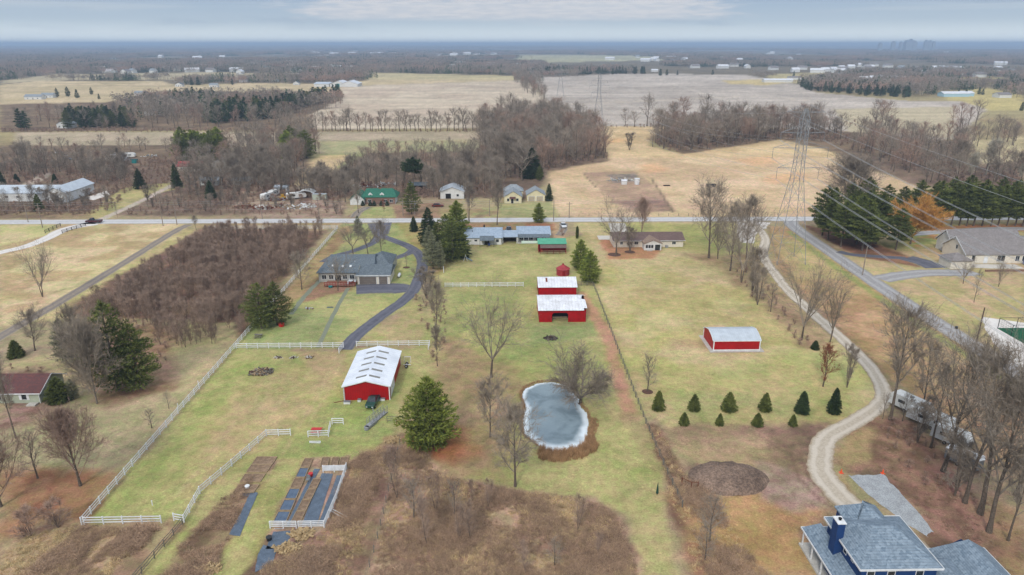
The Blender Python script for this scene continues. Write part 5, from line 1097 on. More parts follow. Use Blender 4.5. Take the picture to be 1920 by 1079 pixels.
def brush(name, kinds, poly, s, hr, seed, thr=0.0, ns=5.0):
    rnd = random.Random(seed); pts, ro, scl = [], [], []
    P_ = [p for po in poly for p in fill(po, s, seed)]
    A = np.array(P_); nz = fbm(A[:, 0], A[:, 1], ns, seed + 3, 3)
    for (a, b_), v in zip(P_, nz):
        if v < thr: continue
        k = rnd.uniform(*hr) * (0.6 + 0.8 * min(1, max(0, (v - thr) * 3))); pts.append((a, b_, 0)); ro.append(rnd.uniform(0, 6.28)); scl.append((k, k, k * rnd.uniform(.8, 1.1)))
    return scatter(name, kinds, pts, ro, scl, seed=seed)
MEAD = [(-16.6, 42), (-17, 103), (-12.5, 100.5), (-10, 95), (0, 90.6), (13.6, 88), (16.6, 84.5), (18, 70), (19.5, 42)]
LB = GP((655, 868), (690, 850), (722, 838), (715, 880), (690, 940), (668, 1079), (650, 1120), (470, 1120), (500, 1060), (555, 1035), (600, 1000), (620, 985), (648, 895))
HEDGE = [(26.3, 110), (28.4, 109), (28.6, 97), (32.5, 88), (33, 78), (36, 66), (37, 42), (25, 42), (25.8, 88), (27.2, 97)]
LEFTB = [(-76, 42), (-66, 82), (-60.5, 83), (-49, 83), (-56, 42)]
DITCH = GP((425, 930), (472, 895), (470, 925), (436, 990), (395, 1079), (380, 1110), (270, 1110), (300, 1075), (350, 1010))
brush('bramble_brush', bram, [MEAD, HEDGE, DITCH], 0.62, (0.7, 1.3), 61, 0.40)
brush('thorn_brush', bram, [LB, [(-66, 42), (-60, 82.6), (-49, 83), (-50, 60)]], 0.55, (0.9, 1.5), 64, 0.36)
brush('dry_grass', dry, [MEAD, HEDGE, LB, LEFTB], 0.7, (0.6, 1.2), 62, 0.30)
brush('slope_brush', bram, [GP((1600, 860), (1640, 800), (1720, 800), (1800, 900), (1920, 1000), (1920, 1079), (1780, 1079), (1700, 920))], 1.1, (0.4, 0.9), 63, 0.48)
rim = []
rd = random.Random(3)
for i in range(len(POND)):
    a = POND[i]; b_ = POND[(i + 1) % len(POND)]; n = int(math.dist(a, b_) / 0.25) + 1
    for k in range(n):
        u = k / n; px_, py_ = a[0] + (b_[0] - a[0]) * u, a[1] + (b_[1] - a[1]) * u
        cxp, cyp = 10.2, 113; dx, dy = px_ - cxp, py_ - cyp; l_ = math.hypot(dx, dy)
        thick = 3.0 if (py_ < 106 and px_ > 7) else (1.4 if px_ > 13.5 and py_ < 112 else 0.2)
        for _ in range(int(2 + thick * 2)):
            o_ = rd.uniform(0.15, 0.3 + thick); rim.append((px_ + dx / l_ * o_ + rd.uniform(-.2, .2), py_ + dy / l_ * o_ + rd.uniform(-.2, .2), rd.uniform(.45, 1.0) * (0.5 + .25 * thick)))
scatter('reeds', reed, [(a, b_, -0.05) for a, b_, k in rim], [rd.uniform(0, 6.28) for _ in rim], [(k, k, k) for _, _, k in rim])
# ------------------------------------------------------------ far-off woodland to the horizon
def patch_mesh(seed, ever=0.0, n=46, size=46, lowm=m_twig):
    rnd = random.Random(seed); A = Soup(); E_ = Soup()
    for _ in range(n):
        cx, cy_ = rnd.uniform(-size / 2, size / 2), rnd.uniform(-size / 2, size / 2); H_ = rnd.uniform(9, 17); rr_ = rnd.uniform(2.6, 4.6); ev = rnd.random() < ever
        S = E_ if ev else A
        S.tri(Vector((cx - .25, cy_, 0)), Vector((cx + .25, cy_, 0)), Vector((cx, cy_, H_ * .8)))
        for _ in range(34):
            d = rdir(rnd); d.z = abs(d.z) * 1.2 - 0.35
            if ev: u = rnd.random() ** 0.7; p = Vector((cx + d.x * rr_ * u, cy_ + d.y * rr_ * u, H_ * (1 - u * 0.85)))
            else: p = Vector((cx + d.x * rr_, cy_ + d.y * rr_, H_ * 0.62 + d.z * H_ * 0.36))
            a_ = rdir(rnd) * (1.5 if ev else 1.9); b_ = a_.cross(rdir(rnd)).normalized() * (0.9 if ev else 0.34)
            S.tri(p - b_, p + b_, p + a_)
    out = [A.mesh('far_wood', lowm)]
    if E_.F: out.append(E_.mesh('far_evergreens', m_pinefar))
    return out
pk = [patch_mesh(1), patch_mesh(2), patch_mesh(3, 0.12), patch_mesh(4, 0.6), patch_mesh(5, 0.2, 26), patch_mesh(6, lowm=m_twigr)]
NEARW = [GP((1490, 142), (1920, 140), (2000, 145), (2000, 196), (1850, 186), (1740, 182), (1535, 172)), GP((240, 196), (330, 184), (560, 188), (640, 192), (600, 205), (560, 225), (300, 228)), GP((-100, 150), (60, 150), (30, 160), (-100, 170)), GP((690, 139), (985, 139), (990, 150), (690, 150))]
pts, ro, scl = [], [], []
rnd = random.Random(77)
def clear(a, b_, m):
    for f in FIELDS:
        if inside(a, b_, f): return True
    return False
yy = 640.0
while yy < 26000:
    st = 40 if yy < 2600 else (40 + (yy - 2600) * 0.022)
    xx = -(0.80 * yy + 120)
    while xx < 0.80 * yy + 120:
        a, b_ = xx + rnd.uniform(-.4, .4) * st, yy + rnd.uniform(-.4, .4) * st
        xx += st
        if b_ < 1230 and not any(inside(a, b_, f) for f in NEARW): continue
        if clear(a, b_, 0): continue
        nz = fbm(np.array([a]), np.array([b_ * 0.6]), 700, 400, 3)[0]
        if b_ > 2600 and nz < 0.40 - (b_ > 9000) * 0.1: continue
        if b_ < 2600 and nz < 0.33: continue
        s = st / 42.0; pts.append((a, b_, far_z(a, b_) if b_ > 2500 else 0)); ro.append(rnd.uniform(0, 6.28)); scl.append((s, s, rnd.uniform(0.8, 1.15) * (1 + (s - 1) * 0.12)))
    yy += st
print('far patches', len(pts))
scatter('far_woodland', pk, pts, ro, scl, seed=9)

# ------------------------------------------------------------ building helpers (coordinates local to the building's base)
def part(name, mb, m, root, label=None):
    o = mb.obj(name, m, root)
    if label: o['label'] = label
    return o
def gable_walls(x0, x1, y0, y1, h, rise, axis='x', mb=None):
    """closed walls with gables; ridge runs along axis"""
    mb = mb or MB()
    if axis == 'x':
        ym = (y0 + y1) / 2
        mb.poly([(x0, y0, 0), (x1, y0, 0), (x1, y0, h), (x0, y0, h)]); mb.poly([(x1, y1, 0), (x0, y1, 0), (x0, y1, h), (x1, y1, h)])
        mb.poly([(x1, y0, 0), (x1, y1, 0), (x1, y1, h), (x1, ym, h + rise), (x1, y0, h)]); mb.poly([(x0, y1, 0), (x0, y0, 0), (x0, y0, h), (x0, ym, h + rise), (x0, y1, h)])
    else:
        xm = (x0 + x1) / 2
        mb.poly([(x1, y0, 0), (x1, y1, 0), (x1, y1, h), (x1, y0, h)]); mb.poly([(x0, y1, 0), (x0, y0, 0), (x0, y0, h), (x0, y1, h)])
        mb.poly([(x0, y0, 0), (x1, y0, 0), (x1, y0, h), (xm, y0, h + rise), (x0, y0, h)]); mb.poly([(x1, y1, 0), (x0, y1, 0), (x0, y1, h), (xm, y1, h + rise), (x1, y1, h)])
    return mb
def gable_roof(x0, x1, y0, y1, h, rise, axis='x', ov=0.4, th=0.14, mb=None, lift=0.03):
    mb = mb or MB()
    if axis == 'x':
        ym = (y0 + y1) / 2; k = rise / (ym - y0); e = h - k * ov
        a = [(x0 - ov, y0 - ov, e + th + lift), (x1 + ov, y0 - ov, e + th + lift), (x1 + ov, ym, h + rise + th + lift), (x0 - ov, ym, h + rise + th + lift)]
        b = [(x0 - ov, ym, h + rise + th + lift), (x1 + ov, ym, h + rise + th + lift), (x1 + ov, y1 + ov, e + th + lift), (x0 - ov, y1 + ov, e + th + lift)]
    else:
        xm = (x0 + x1) / 2; k = rise / (xm - x0); e = h - k * ov
        a = [(x0 - ov, y0 - ov, e + th + lift), (xm, y0 - ov, h + rise + th + lift), (xm, y1 + ov, h + rise + th + lift), (x0 - ov, y1 + ov, e + th + lift)]
        b = [(xm, y0 - ov, h + rise + th + lift), (x1 + ov, y0 - ov, e + th + lift), (x1 + ov, y1 + ov, e + th + lift), (xm, y1 + ov, h + rise + th + lift)]
    mb.slab(a, th); mb.slab(b, th); return mb
def hip_roof(x0, x1, y0, y1, h, rise, ov=0.4, th=0.16, left=None, right=None, mb=None, axis='x'):
    """hip roof; left / right = inset of the ridge end (0 gives a gable end)"""
    mb = mb or MB(); x0 -= ov; x1 += ov; y0 -= ov; y1 += ov
    if axis == 'x':
        ym = (y0 + y1) / 2; d = (y1 - y0) / 2; L = x0 + (d if left is None else left); Rr = x1 - (d if right is None else right)
        A, B, C_, D = (x0, y0, h), (x1, y0, h), (x1, y1, h), (x0, y1, h); P_, Q = (L, ym, h + rise), (Rr, ym, h + rise)
        tris = [[A, B, Q, P_], [C_, D, P_, Q], [D, A, P_], [B, C_, Q]]
    else:
        xm = (x0 + x1) / 2; d = (x1 - x0) / 2; L = y0 + (d if left is None else left); Rr = y1 - (d if right is None else right)
        A, B, C_, D = (x0, y0, h), (x1, y0, h), (x1, y1, h), (x0, y1, h); P_, Q = (xm, L, h + rise), (xm, Rr, h + rise)
        tris = [[A, B, P_], [B, C_, Q, P_], [C_, D, Q], [D, A, P_, Q]]
    for f in tris: mb.poly([(p[0], p[1], p[2] + th) for p in f])
    for a, b in ((A, B), (B, C_), (C_, D), (D, A)): mb.poly([a, b, (b[0], b[1], b[2] + th), (a[0], a[1], a[2] + th)])
    mb.poly([D, C_, B, A]); return mb
def eave_trim(x0, x1, y0, y1, z, ov=0.4, t=0.18, mb=None):
    mb = mb or MB(); a, b, c, d = x0 - ov - .03, x1 + ov + .03, y0 - ov - .03, y1 + ov + .03
    mb.box(a, b, c - .06, c, z - t * .5, z + t * .5); mb.box(a, b, d, d + .06, z - t * .5, z + t * .5)
    mb.box(a - .06, a, c, d, z - t * .5, z + t * .5); mb.box(b, b + .06, c, d, z - t * .5, z + t * .5); return mb
def window(root, face, u, v, w, h, plane, panes=1, m=None, gm_=None, name='window', cname='pane'):
    """face: 'S' 'N' 'W' 'E'; u along the wall, v sill height, plane = wall coordinate"""
    fm, gl = MB(), MB(); t = 0.07; o = 0.05
    def bx(mb, a0, a1, z0, z1, d0, d1):
        if face == 'S': mb.box(a0, a1, plane - d1, plane - d0, z0, z1)
        elif face == 'N': mb.box(a0, a1, plane + d0, plane + d1, z0, z1)
        elif face == 'W': mb.box(plane - d1, plane - d0, a0, a1, z0, z1)
        else: mb.box(plane + d0, plane + d1, a0, a1, z0, z1)
    a0, a1 = u - w / 2, u + w / 2
    bx(fm, a0 - t, a0, v - t, v + h + t, 0.002, o); bx(fm, a1, a1 + t, v - t, v + h + t, 0.002, o)
    bx(fm, a0, a1, v - t, v, 0.002, o); bx(fm, a0, a1, v + h, v + h + t, 0.002, o)
    for k in range(1, panes): bx(fm, a0 + w * k / panes - .03, a0 + w * k / panes + .03, v, v + h, 0.004, o - .004)
    bx(gl, a0, a1, v, v + h, 0.003, 0.02)
    fo = fm.obj(name, m or M['white'], root); gl.obj(cname, gm_ or M['glass'], fo); return fo
def door(root, face, u, w, h, plane, m, name='door', fr=True, z0=0.05):
    d, f = MB(), MB()
    def bx(mb, a0, a1, zz0, z1, d0, d1):
        if face == 'S': mb.box(a0, a1, plane - d1, plane - d0, zz0, z1)
        elif face == 'N': mb.box(a0, a1, plane + d0, plane + d1, zz0, z1)
        elif face == 'W': mb.box(plane - d1, plane - d0, a0, a1, zz0, z1)
        else: mb.box(plane + d0, plane + d1, a0, a1, zz0, z1)
    bx(d, u - w / 2, u + w / 2, z0, h, 0.003, 0.03); o = d.obj(name, m, root)
    if fr:
        bx(f, u - w / 2 - .12, u - w / 2, z0, h + .12, 0.002, 0.06); bx(f, u + w / 2, u + w / 2 + .12, z0, h + .12, 0.002, 0.06); bx(f, u - w / 2, u + w / 2, h, h + .12, 0.002, 0.06)
        f.obj('frame', M['white'], o)
    return o
def chimney(root, x_, y_, z0, z1, w, m, cap=M['white'], d=None):
    d = d or w; o = MB().box(x_ - w / 2, x_ + w / 2, y_ - d / 2, y_ + d / 2, z0, z1).obj('chimney', m, root)
    c = MB().box(x_ - w / 2 - .06, x_ + w / 2 + .06, y_ - d / 2 - .06, y_ + d / 2 + .06, z1, z1 + .1); c.obj('cap', cap, o)
    p = MB().tube((x_, y_, z1 + .1), (x_, y_, z1 + .35), .14, .14, 8); p.tube((x_, y_, z1 + .35), (x_, y_, z1 + .42), .22, .2, 8); p.obj('flue', M['dark'], o); return o
def vent(root, x_, y_, z0, h=.5, r=.06, m=None): return MB().tube((x_, y_, z0), (x_, y_, z0 + h), r, r, 6).obj('vent_pipe', m or M['white'], root)

# ---- white roofed red pole barn
b = thing('pole_barn', 'red pole barn with a low white metal roof and ten grey skylight strips', 'barn', (-25.7, 119.9))
hw = 4.35; L = 15.8; h = 3.0; rs = 1.15
part('wall', gable_walls(-hw, hw, 0, L, h, rs, 'y'), M['red'], b)
part('roof', gable_roof(-hw, hw, 0, L, h, rs, 'y', 0.3, 0.1), M['white_roof'], b)
for sgn in (-1, 1):
    for k in range(5):
        yc = 2.2 + k * 2.85; mb = MB(); x0, x1 = 0.25, 2.35; e = lambda x_: h + rs - rs / hw * x_ + .1 + .03 + .012
        mb.slab([(sgn * x0, yc - .35, e(x0)), (sgn * x1, yc - .35, e(x1)), (sgn * x1, yc + .35, e(x1)), (sgn * x0, yc + .35, e(x0))][::sgn], .02)
        part('skylight', mb, M['skylight'], b)
tr = MB()
for sx in (-1, 1):
    tr.box(sx * hw - .09, sx * hw + .09, -.06, .12, 0, h); tr.box(sx * hw - .09, sx * hw + .09, L - .12, L + .06, 0, h)
    tr.bar((sx * (hw + .3), -.33, h - .02), (0, -.33, h + rs + .06), .1, .2)
    tr.bar((sx * (hw + .32), -.3, h - .02), (sx * (hw + .32), L + .3, h - .02), .08, .16)
part('trim', tr, M['white'], b)
sdm = MB(); sdm.box(hw + .05, hw + .12, 1.0, 6.0, .1, 2.7); d_ = sdm.obj('sliding_door', M['white_side'], b)
MB().box(hw + .12, hw + .16, 3.2, 3.5, 1.1, 1.3).obj('handle', M['steel'], d_)
part('downspout', MB().tube((-hw - .05, -.14, 0), (-hw - .05, -.14, h), .05), M['white'], b)

# ---- two red barns with old metal roofs
b = thing('red_barn', 'larger red barn with dark open doorway and a hole in its white metal roof', 'barn', (15.55, 159.0))
h, D, hw, rs = 3.2, 10.6, 5.75, 1.75
mb = MB(); ym = D / 2
mb.poly([(-hw, 0, 0), (-2.6, 0, 0), (-2.6, 0, 2.0), (-2.2, 0, 2.45), (-2.2, 0, h), (-hw, 0, h)]); mb.poly([(1.4, 0, 0), (hw, 0, 0), (hw, 0, h), (1.0, 0, h), (1.0, 0, 2.45), (1.4, 0, 2.0)])
mb.poly([(-2.2, 0, 2.45), (1.0, 0, 2.45), (1.0, 0, h), (-2.2, 0, h)]); mb.poly([(hw, D, 0), (-hw, D, 0), (-hw, D, h), (hw, D, h)])
mb.poly([(hw, 0, 0), (hw, D, 0), (hw, D, h), (hw, ym, h + rs), (hw, 0, h)]); mb.poly([(-hw, D, 0), (-hw, 0, 0), (-hw, 0, h), (-hw, ym, h + rs), (-hw, D, h)])
part('wall', mb, M['redwood'], b)
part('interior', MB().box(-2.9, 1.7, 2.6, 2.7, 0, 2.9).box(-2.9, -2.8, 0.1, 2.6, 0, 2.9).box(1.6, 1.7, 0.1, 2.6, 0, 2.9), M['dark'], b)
part('stall_rail', MB().box(-2.5, 1.3, .8, .9, .9, 1.05).box(-2.5, 1.3, .8, .9, .4, .5), M['timber'], b)
rf = MB(); k = rs / ym; ov = .35; e = lambda y_: h + k * (y_ if y_ <= ym else D - y_) + .15
rf.slab([(-hw - ov, -ov, e(-ov)), (hw - .5, -ov, e(-ov)), (hw - .5, .5, e(.5)), (hw + ov, .5, e(.5)), (hw + .2, 2.9, e(2.9)), (-hw - ov, 2.9, e(2.9))], .08)
rf.slab([(-hw - ov, 2.85, e(2.85) + .05), (hw + .2, 2.85, e(2.85) + .05), (hw + .1, 3.6, e(3.6) + .05), (hw - .75, 3.9, e(3.9) + .05), (hw - .5, ym, e(ym) + .05), (-hw - ov, ym, e(ym) + .05)], .08)
rf.slab([(-hw - ov, ym, e(ym) + .05), (hw - .3, ym, e(ym) + .05), (hw + ov, ym + .8, e(ym + .8)), (hw + ov, D + ov, e(D + ov)), (-hw - ov, D + ov, e(D + ov))], .08)
part('roof', rf, M['white_roof_x'], b)
part('torn_sheet', MB().slab([(hw - 2.0, 4.6, e(4.6) + .12), (hw - .6, 4.95, e(4.95) + .3), (hw - .9, 3.7, e(3.7) + .18)], .03), M['white_roof_x'], b)
part('rafter', MB().box(hw - .9, hw + .2, 3.55, 3.66, h + k * 3.6 - .05, h + k * 3.6 + .1).bar((hw - .05, 3.2, h + k * 3.2), (hw - .05, ym, h + rs), .1), M['dark'], b)
part('trim', MB().box(-hw - .06, -hw + .08, -.05, .06, 0, h).box(hw - .08, hw + .06, -.05, .06, 0, h), M['redold'], b)
b = thing('red_barn', 'smaller red barn directly behind, with a straight white metal roof and rusty patch', 'barn', (15.75, 176.6))
part('wall', gable_walls(-5.1, 5.1, 0, 8.4, 3.0, 1.45, 'x'), M['redwood'], b)
part('roof', gable_roof(-5.1, 5.1, 0, 8.4, 3.0, 1.45, 'x', 0.25, 0.1), M['white_roof_x'], b)
part('roof_patch', MB().slab([(-3.1, 2.0, 3.0 + 1.45 / 4.2 * 2.0 + .15), (-2.6, 2.0, 3.0 + 1.45 / 4.2 * 2.0 + .15), (-2.6, 3.7, 3.0 + 1.45 / 4.2 * 3.7 + .15), (-3.1, 3.7, 3.0 + 1.45 / 4.2 * 3.7 + .15)], .02), M['rust'], b)
# ---- grain bin
b = thing('grain_bin', 'low round red steel grain bin with a shallow cone roof', 'grain bin', (19.0, 196.6))
w = MB(); 
for k in range(5): w.tube((0, 0, k * .38), (0, 0, k * .38 + .36), 1.95, 1.95, 24, False); w.tube((0, 0, k * .38 + .36), (0, 0, (k + 1) * .38), 1.95, 1.9, 24, False)
part('wall', w, M['redbin'], b); part('roof', MB().tube((0, 0, 1.9), (0, 0, 3.1), 2.12, .3, 24), M['redbin'], b)
part('cap', MB().tube((0, 0, 3.1), (0, 0, 3.45), .3, .22, 12), M['redold'], b); part('hatch', MB().box(-.4, .4, -2.0, -1.9, .3, 1.6), M['redold'], b)
# ---- red metal shed on its pad
b = thing('metal_shed', 'red metal shed with curved pale grey roof and white trim on a concrete pad', 'shed', (53.1, 145.2))
hw, hd = 5.2, 3.9; prof = [(-hd, 2.35), (-hd + 1.0, 2.85), (-hd + 2.4, 3.3), (0, 3.6), (hd - 2.4, 3.3), (hd - 1.0, 2.85), (hd, 2.35)]
mb = MB(); mb.poly([(-hw, -hd, .06), (hw, -hd, .06), (hw, -hd, 2.35), (-hw, -hd, 2.35)]); mb.poly([(hw, hd, .06), (-hw, hd, .06), (-hw, hd, 2.35), (hw, hd, 2.35)])
mb.poly([(hw, -hd, .06), (hw, hd, .06)] + [(hw, y_, z_) for y_, z_ in prof[::-1]]); mb.poly([(-hw, hd, .06), (-hw, -hd, .06)] + [(-hw, y_, z_) for y_, z_ in prof])
part('wall', mb, M['red'], b); rf = MB()
for (ya, za), (yb, zb) in zip(prof[:-1], prof[1:]): rf.slab([(-hw - .2, ya, za + .1), (hw + .2, ya, za + .1), (hw + .2, yb, zb + .1), (-hw - .2, yb, zb + .1)], .07)
part('roof', rf, M['grey_roof_x'], b); tr = MB()
for sx in (-1, 1):
    for sy in (-1, 1): tr.box(sx * hw - .1, sx * hw + .1, sy * hd - .1, sy * hd + .1, .06, 2.35)
    for (ya, za), (yb, zb) in zip(prof[:-1], prof[1:]): tr.bar((sx * (hw + .24), ya, za + .05), (sx * (hw + .24), yb, zb + .05), .06, .18)
for sy in (-1, 1): tr.box(-hw - .2, hw + .2, sy * hd - .09, sy * hd + .09, 2.28, 2.42); tr.box(-hw, hw, sy * hd - .05, sy * hd + .05, .06, .3)
part('trim', tr, M['white'], b); door(b, 'E', 0, 2.6, 2.1, hw, M['white_side'], 'roller_door', False)

# ---- slate roofed house with attached garage
b = thing('house', 'long house with slate grey hip roofs, skylights, rear deck and attached three car garage', 'house', (-42, 190.6))
part('wall', MB().box(-10.2, 5.4, .4, 18.2, 0, 2.75).box(4.2, 10.0, 7, 17.0, 0, 2.75), M['grey_side'], b)
part('roof', hip_roof(-10.2, 5.4, .4, 18.2, 2.75, 2.7, .5, left=6.2, right=1.0), M['shingle_slate'], b)
part('cross_roof', hip_roof(3.2, 9.6, 6.0, 17.5, 2.85, 2.6, .4, axis='y', left=5, right=5), M['shingle_slate'], b)
part('garage_wall', gable_walls(1.4, 10.6, -1.9, 7.2, 2.7, 1.6, 'x'), M['beige_side'], b)
part('garage_roof', hip_roof(1.4, 10.6, -1.9, 7.2, 2.72, 1.75, .45, left=4.6, right=0.05), M['shingle_slate'], b)
part('trim', MB().box(1.0, 11.05, -2.42, -2.34, 2.66, 2.86).box(1.4, 10.6, -1.98, -1.9, 2.3, 2.6), M['white'], b)
door(b, 'S', 4.35, 4.8, 2.25, -1.9, M['door_taupe'], 'garage_door'); door(b, 'S', 8.75, 2.4, 2.25, -1.9, M['door_taupe'], 'garage_door')
for sx in (-1.4, -3.6, -6.6):
    y_ = 3.2 + (0.3 if sx < -5 else 0); zz = 2.75 + .16 + 2.7 * (y_ + .1) / 9.4
    f = part('skylight', MB().slab([(sx - .3, y_ - .45, zz - .05), (sx + .3, y_ - .45, zz - .05), (sx + .3, y_ + .45, zz + .2), (sx - .3, y_ + .45, zz + .2)], .06), M['white'], b)
for u in (-8.6, -6.6, -2.6, -.6): window(b, 'S', u, .9, 1.2, 1.2, .4, 2)
door(b, 'S', -4.6, 1.8, 2.1, .4, M['glass'], 'patio_door')
dk = MB().slab([(-7.6, -4.0, .45), (1.0, -4.2, .45), (1.0, .3, .45), (-7.6, .3, .45)], .12)
part('deck', dk, mat('deck_boards', (152, 112, 92), (128, 92, 76), 1.2, 0.85, ribs=(0, .15, .3)), b)
rl = MB()
for i in range(12): rl.box(-7.6 + i * .78, -7.52 + i * .78, -4.1, -4.02, 0, 1.35)
rl.box(-7.6, 1.0, -4.12, -4.04, 1.3, 1.4).box(-7.6, 1.0, -4.12, -4.04, .75, .82); part('deck_rail', rl, M['redold'], b)
vent(b, -.5, 5.5, 4.4, .4, .08)

# ---- maroon roofed house at far left
b = thing('house', 'small sage green house with a maroon shingle roof beside evergreens at the left edge', 'house', (-96, 119.9))
part('wall', gable_walls(-16, 8.0, 0, 7.6, 2.4, 1.9, 'x'), M['sage_side'], b); part('roof', gable_roof(-16, 8, 0, 7.6, 2.4, 1.9, 'x', .5), M['shingle_maroon'], b)
part('trim', MB().bar((8.55, -.5, 2.2), (8.55, 3.8, 4.42), .06, .2).bar((8.55, 8.1, 2.2), (8.55, 3.8, 4.42), .06, .2).box(-16.5, 8.5, -.6, -.52, 2.15, 2.33), M['white'], b)
window(b, 'S', 5.0, .8, .9, 1.1, 0, 1); window(b, 'S', .2, .8, .9, 1.1, 0, 1); window(b, 'S', -5.0, .9, 1.4, 1.0, 0, 2)
part('shutter', MB().box(5.55, 5.95, -.05, -.003, .75, 1.95), M['white'], b); part('shutter', MB().box(4.05, 4.45, -.05, -.003, .75, 1.95), M['white'], b)
vent(b, 0, 2.6, 3.7, .5, .12, M['steel']); part('step', MB().box(5.9, 7.6, -1.3, -.1, 0, .25), M['concrete'], b)
part('downspout', MB().tube((7.9, -.08, 0), (7.9, -.08, 2.2), .05), M['white'], b)

# ---- brown roofed ranch
b = thing('house', 'long low white ranch house with a brown roof and a gabled sunroom', 'house', (50.6, 225.5))
part('wall', gable_walls(-11.8, 11.8, 0, 9.2, 2.5, 1.5, 'x'), M['beige_side'], b); part('roof', gable_roof(-11.8, 11.8, 0, 9.2, 2.5, 1.5, 'x', .5), M['shingle_brown'], b)
part('sunroom_wall', gable_walls(-2.2, 3.5, -3.9, -.02, 2.3, 1.1, 'y'), M['white_side'], b)
part('sunroom_roof', gable_roof(-2.2, 3.5, -3.9, 3.0, 2.3, 1.1, 'y', .3, lift=.06), mat_shingle('tan_brown_shingles', (132, 112, 98), (152, 130, 114)), b)
for u in (-1.4, -.5, .4): window(b, 'S', u, .8, .75, 1.1, -3.9, 1)
door(b, 'S', 2.2, 1.7, 2.0, -3.9, M['glass'], 'patio_door')
for u, w_ in ((-9.2, .8), (-6.0, 1.0), (-4.2, 1.2), (8.6, 1.2)): window(b, 'S', u, 1.0, w_, .9, 0, 2)
part('gutter', MB().box(-12.3, 12.3, -.62, -.52, 2.28, 2.42), M['white'], b)
part('steps', MB().box(-1.4, 0.4, -4.8, -3.95, 0, .3), M['concrete'], b)
part('unit', MB().box(5.6, 6.5, -1.1, -.3, 0, .8), M['steel'], b)

# ---- white house with pale blue roof, breezeway and second wing
b = thing('house', 'white house with a pale blue shingle roof and small covered patio, left of the breezeway', 'house', (-5.6, 229.6))
part('wall', gable_walls(-6.6, 6.4, 0, 12.5, 2.5, 1.9, 'x'), M['white_side'], b); part('roof', gable_roof(-6.6, 6.4, 0, 12.5, 2.5, 1.9, 'x', .45), M['shingle_lblue'], b)
pc = MB().slab([(-1.0, -3.2, 2.35), (3.9, -3.2, 2.35), (3.9, .4, 3.05), (-1.0, .4, 3.05)], .1); part('patio_roof', pc, M['shingle_slate'], b)
for x_ in (-.9, 1.5, 3.8): part('post', MB().box(x_ - .06, x_ + .06, -3.1, -2.98, 0, 2.25), M['dark'], b)
for u in (-5.2, -2.4): window(b, 'S', u, 1.2, .9, .6, 0, 1)
window(b, 'S', 5.0, .9, 1.0, 1.0, 0, 1); door(b, 'S', 1.4, 1.7, 2.0, 0, M['glass'], 'patio_door')
chimney(b, .4, 6.9, 4.1, 4.9, .5, M['dark'], M['dark']); vent(b, -3.6, 3.4, 3.6, .6, .09, M['dark'])
b = thing('breezeway', 'open grey roofed carport joining the two pale blue roofed buildings', 'carport', (3.7, 231.0))
part('roof', gable_roof(-2.7, 2.5, 0, 8, 2.3, 1.25, 'x', .25), M['shingle_lblue'], b)
for x_ in (-2.6, 2.35):
    part('pier', MB().box(x_ - .02, x_ + .3, -.05, .3, 0, 2.3), M['white_side'], b)
part('back_wall', MB().box(-2.6, 2.4, 6.5, 6.6, 0, 2.4), M['timber'], b); part('workbench', MB().box(-1.4, 1.9, 5.2, 6.0, .8, .9).box(-1.3, -1.2, 5.3, 5.9, 0, .8).box(1.7, 1.8, 5.3, 5.9, 0, .8), M['timber'], b)
b = thing('house', 'blue roofed ranch wing with a row of porch windows behind the green roofed shed', 'house', (12.0, 233.0))
part('wall', gable_walls(-5.6, 5.7, 0, 10.5, 2.4, 1.7, 'x'), M['grey_side'], b); part('roof', gable_roof(-5.6, 5.7, 0, 10.5, 2.45, 1.7, 'x', .35), M['shingle_lblue'], b)
part('porch_roof', MB().slab([(-5.5, -2.3, 2.15), (5.6, -2.3, 2.15), (5.6, .2, 2.75), (-5.5, .2, 2.75)], .08), M['shingle_slate'], b)
for k in range(7): part('post', MB().box(-5.4 + k * 1.8 - .05, -5.4 + k * 1.8 + .05, -2.25, -2.15, 0, 2.05), M['white'], b)
for u in (-4.2, -2.6, -1.0): window(b, 'S', u, .8, 1.3, 1.1, 0, 2)
door(b, 'S', 1.4, .95, 2.05, 0, M['dark']); window(b, 'S', 3.6, .9, 1.6, 1.0, 0, 2)
part('porch_panel', MB().box(-4.3, 1.2, -2.4, -2.35, .1, 1.0), mat('pastel_painted_panels', (214, 222, 220), (196, 228, 206), .5, .7), b)
part('porch_floor', MB().box(-5.5, 5.6, -2.2, -.05, 0, .2), M['concrete'], b)
# ---- green roofed red shed
b = thing('open_shed', 'open fronted red shed with a green metal roof and dark lean-to', 'shed', (17.5, 219.4))
part('wall', MB().box(-4.5, -4.4, 0, 4.3, 0, 2.75).box(4.4, 4.5, 0, 4.3, 0, 2.75).box(-4.4, 4.4, 4.2, 4.3, 0, 3.5).box(-4.4, 4.4, 1.4, 1.5, 0, 2.8), M['redwood'], b)
part('roof', MB().slab([(-4.8, .3, 2.95), (4.8, .3, 2.95), (4.8, 4.6, 3.75), (-4.8, 4.6, 3.75)], .1), M['greenmetal'], b)
part('lean_to_roof', MB().slab([(-4.0, -1.5, 2.1), (4.6, -1.5, 2.1), (4.6, .5, 2.75), (-4.0, .5, 2.75)], .08), M['shingle_brown'], b)
for x_ in (-3.9, -1.8, .3, 2.4, 4.4): part('post', MB().box(x_ - .06, x_ + .06, -1.4, -1.28, 0, 2.05), M['redold'], b)
part('rail', MB().box(-3.9, 4.4, -1.36, -1.3, .45, .6).box(-3.9, 4.4, -1.36, -1.3, 1.0, 1.12), M['timber'], b)

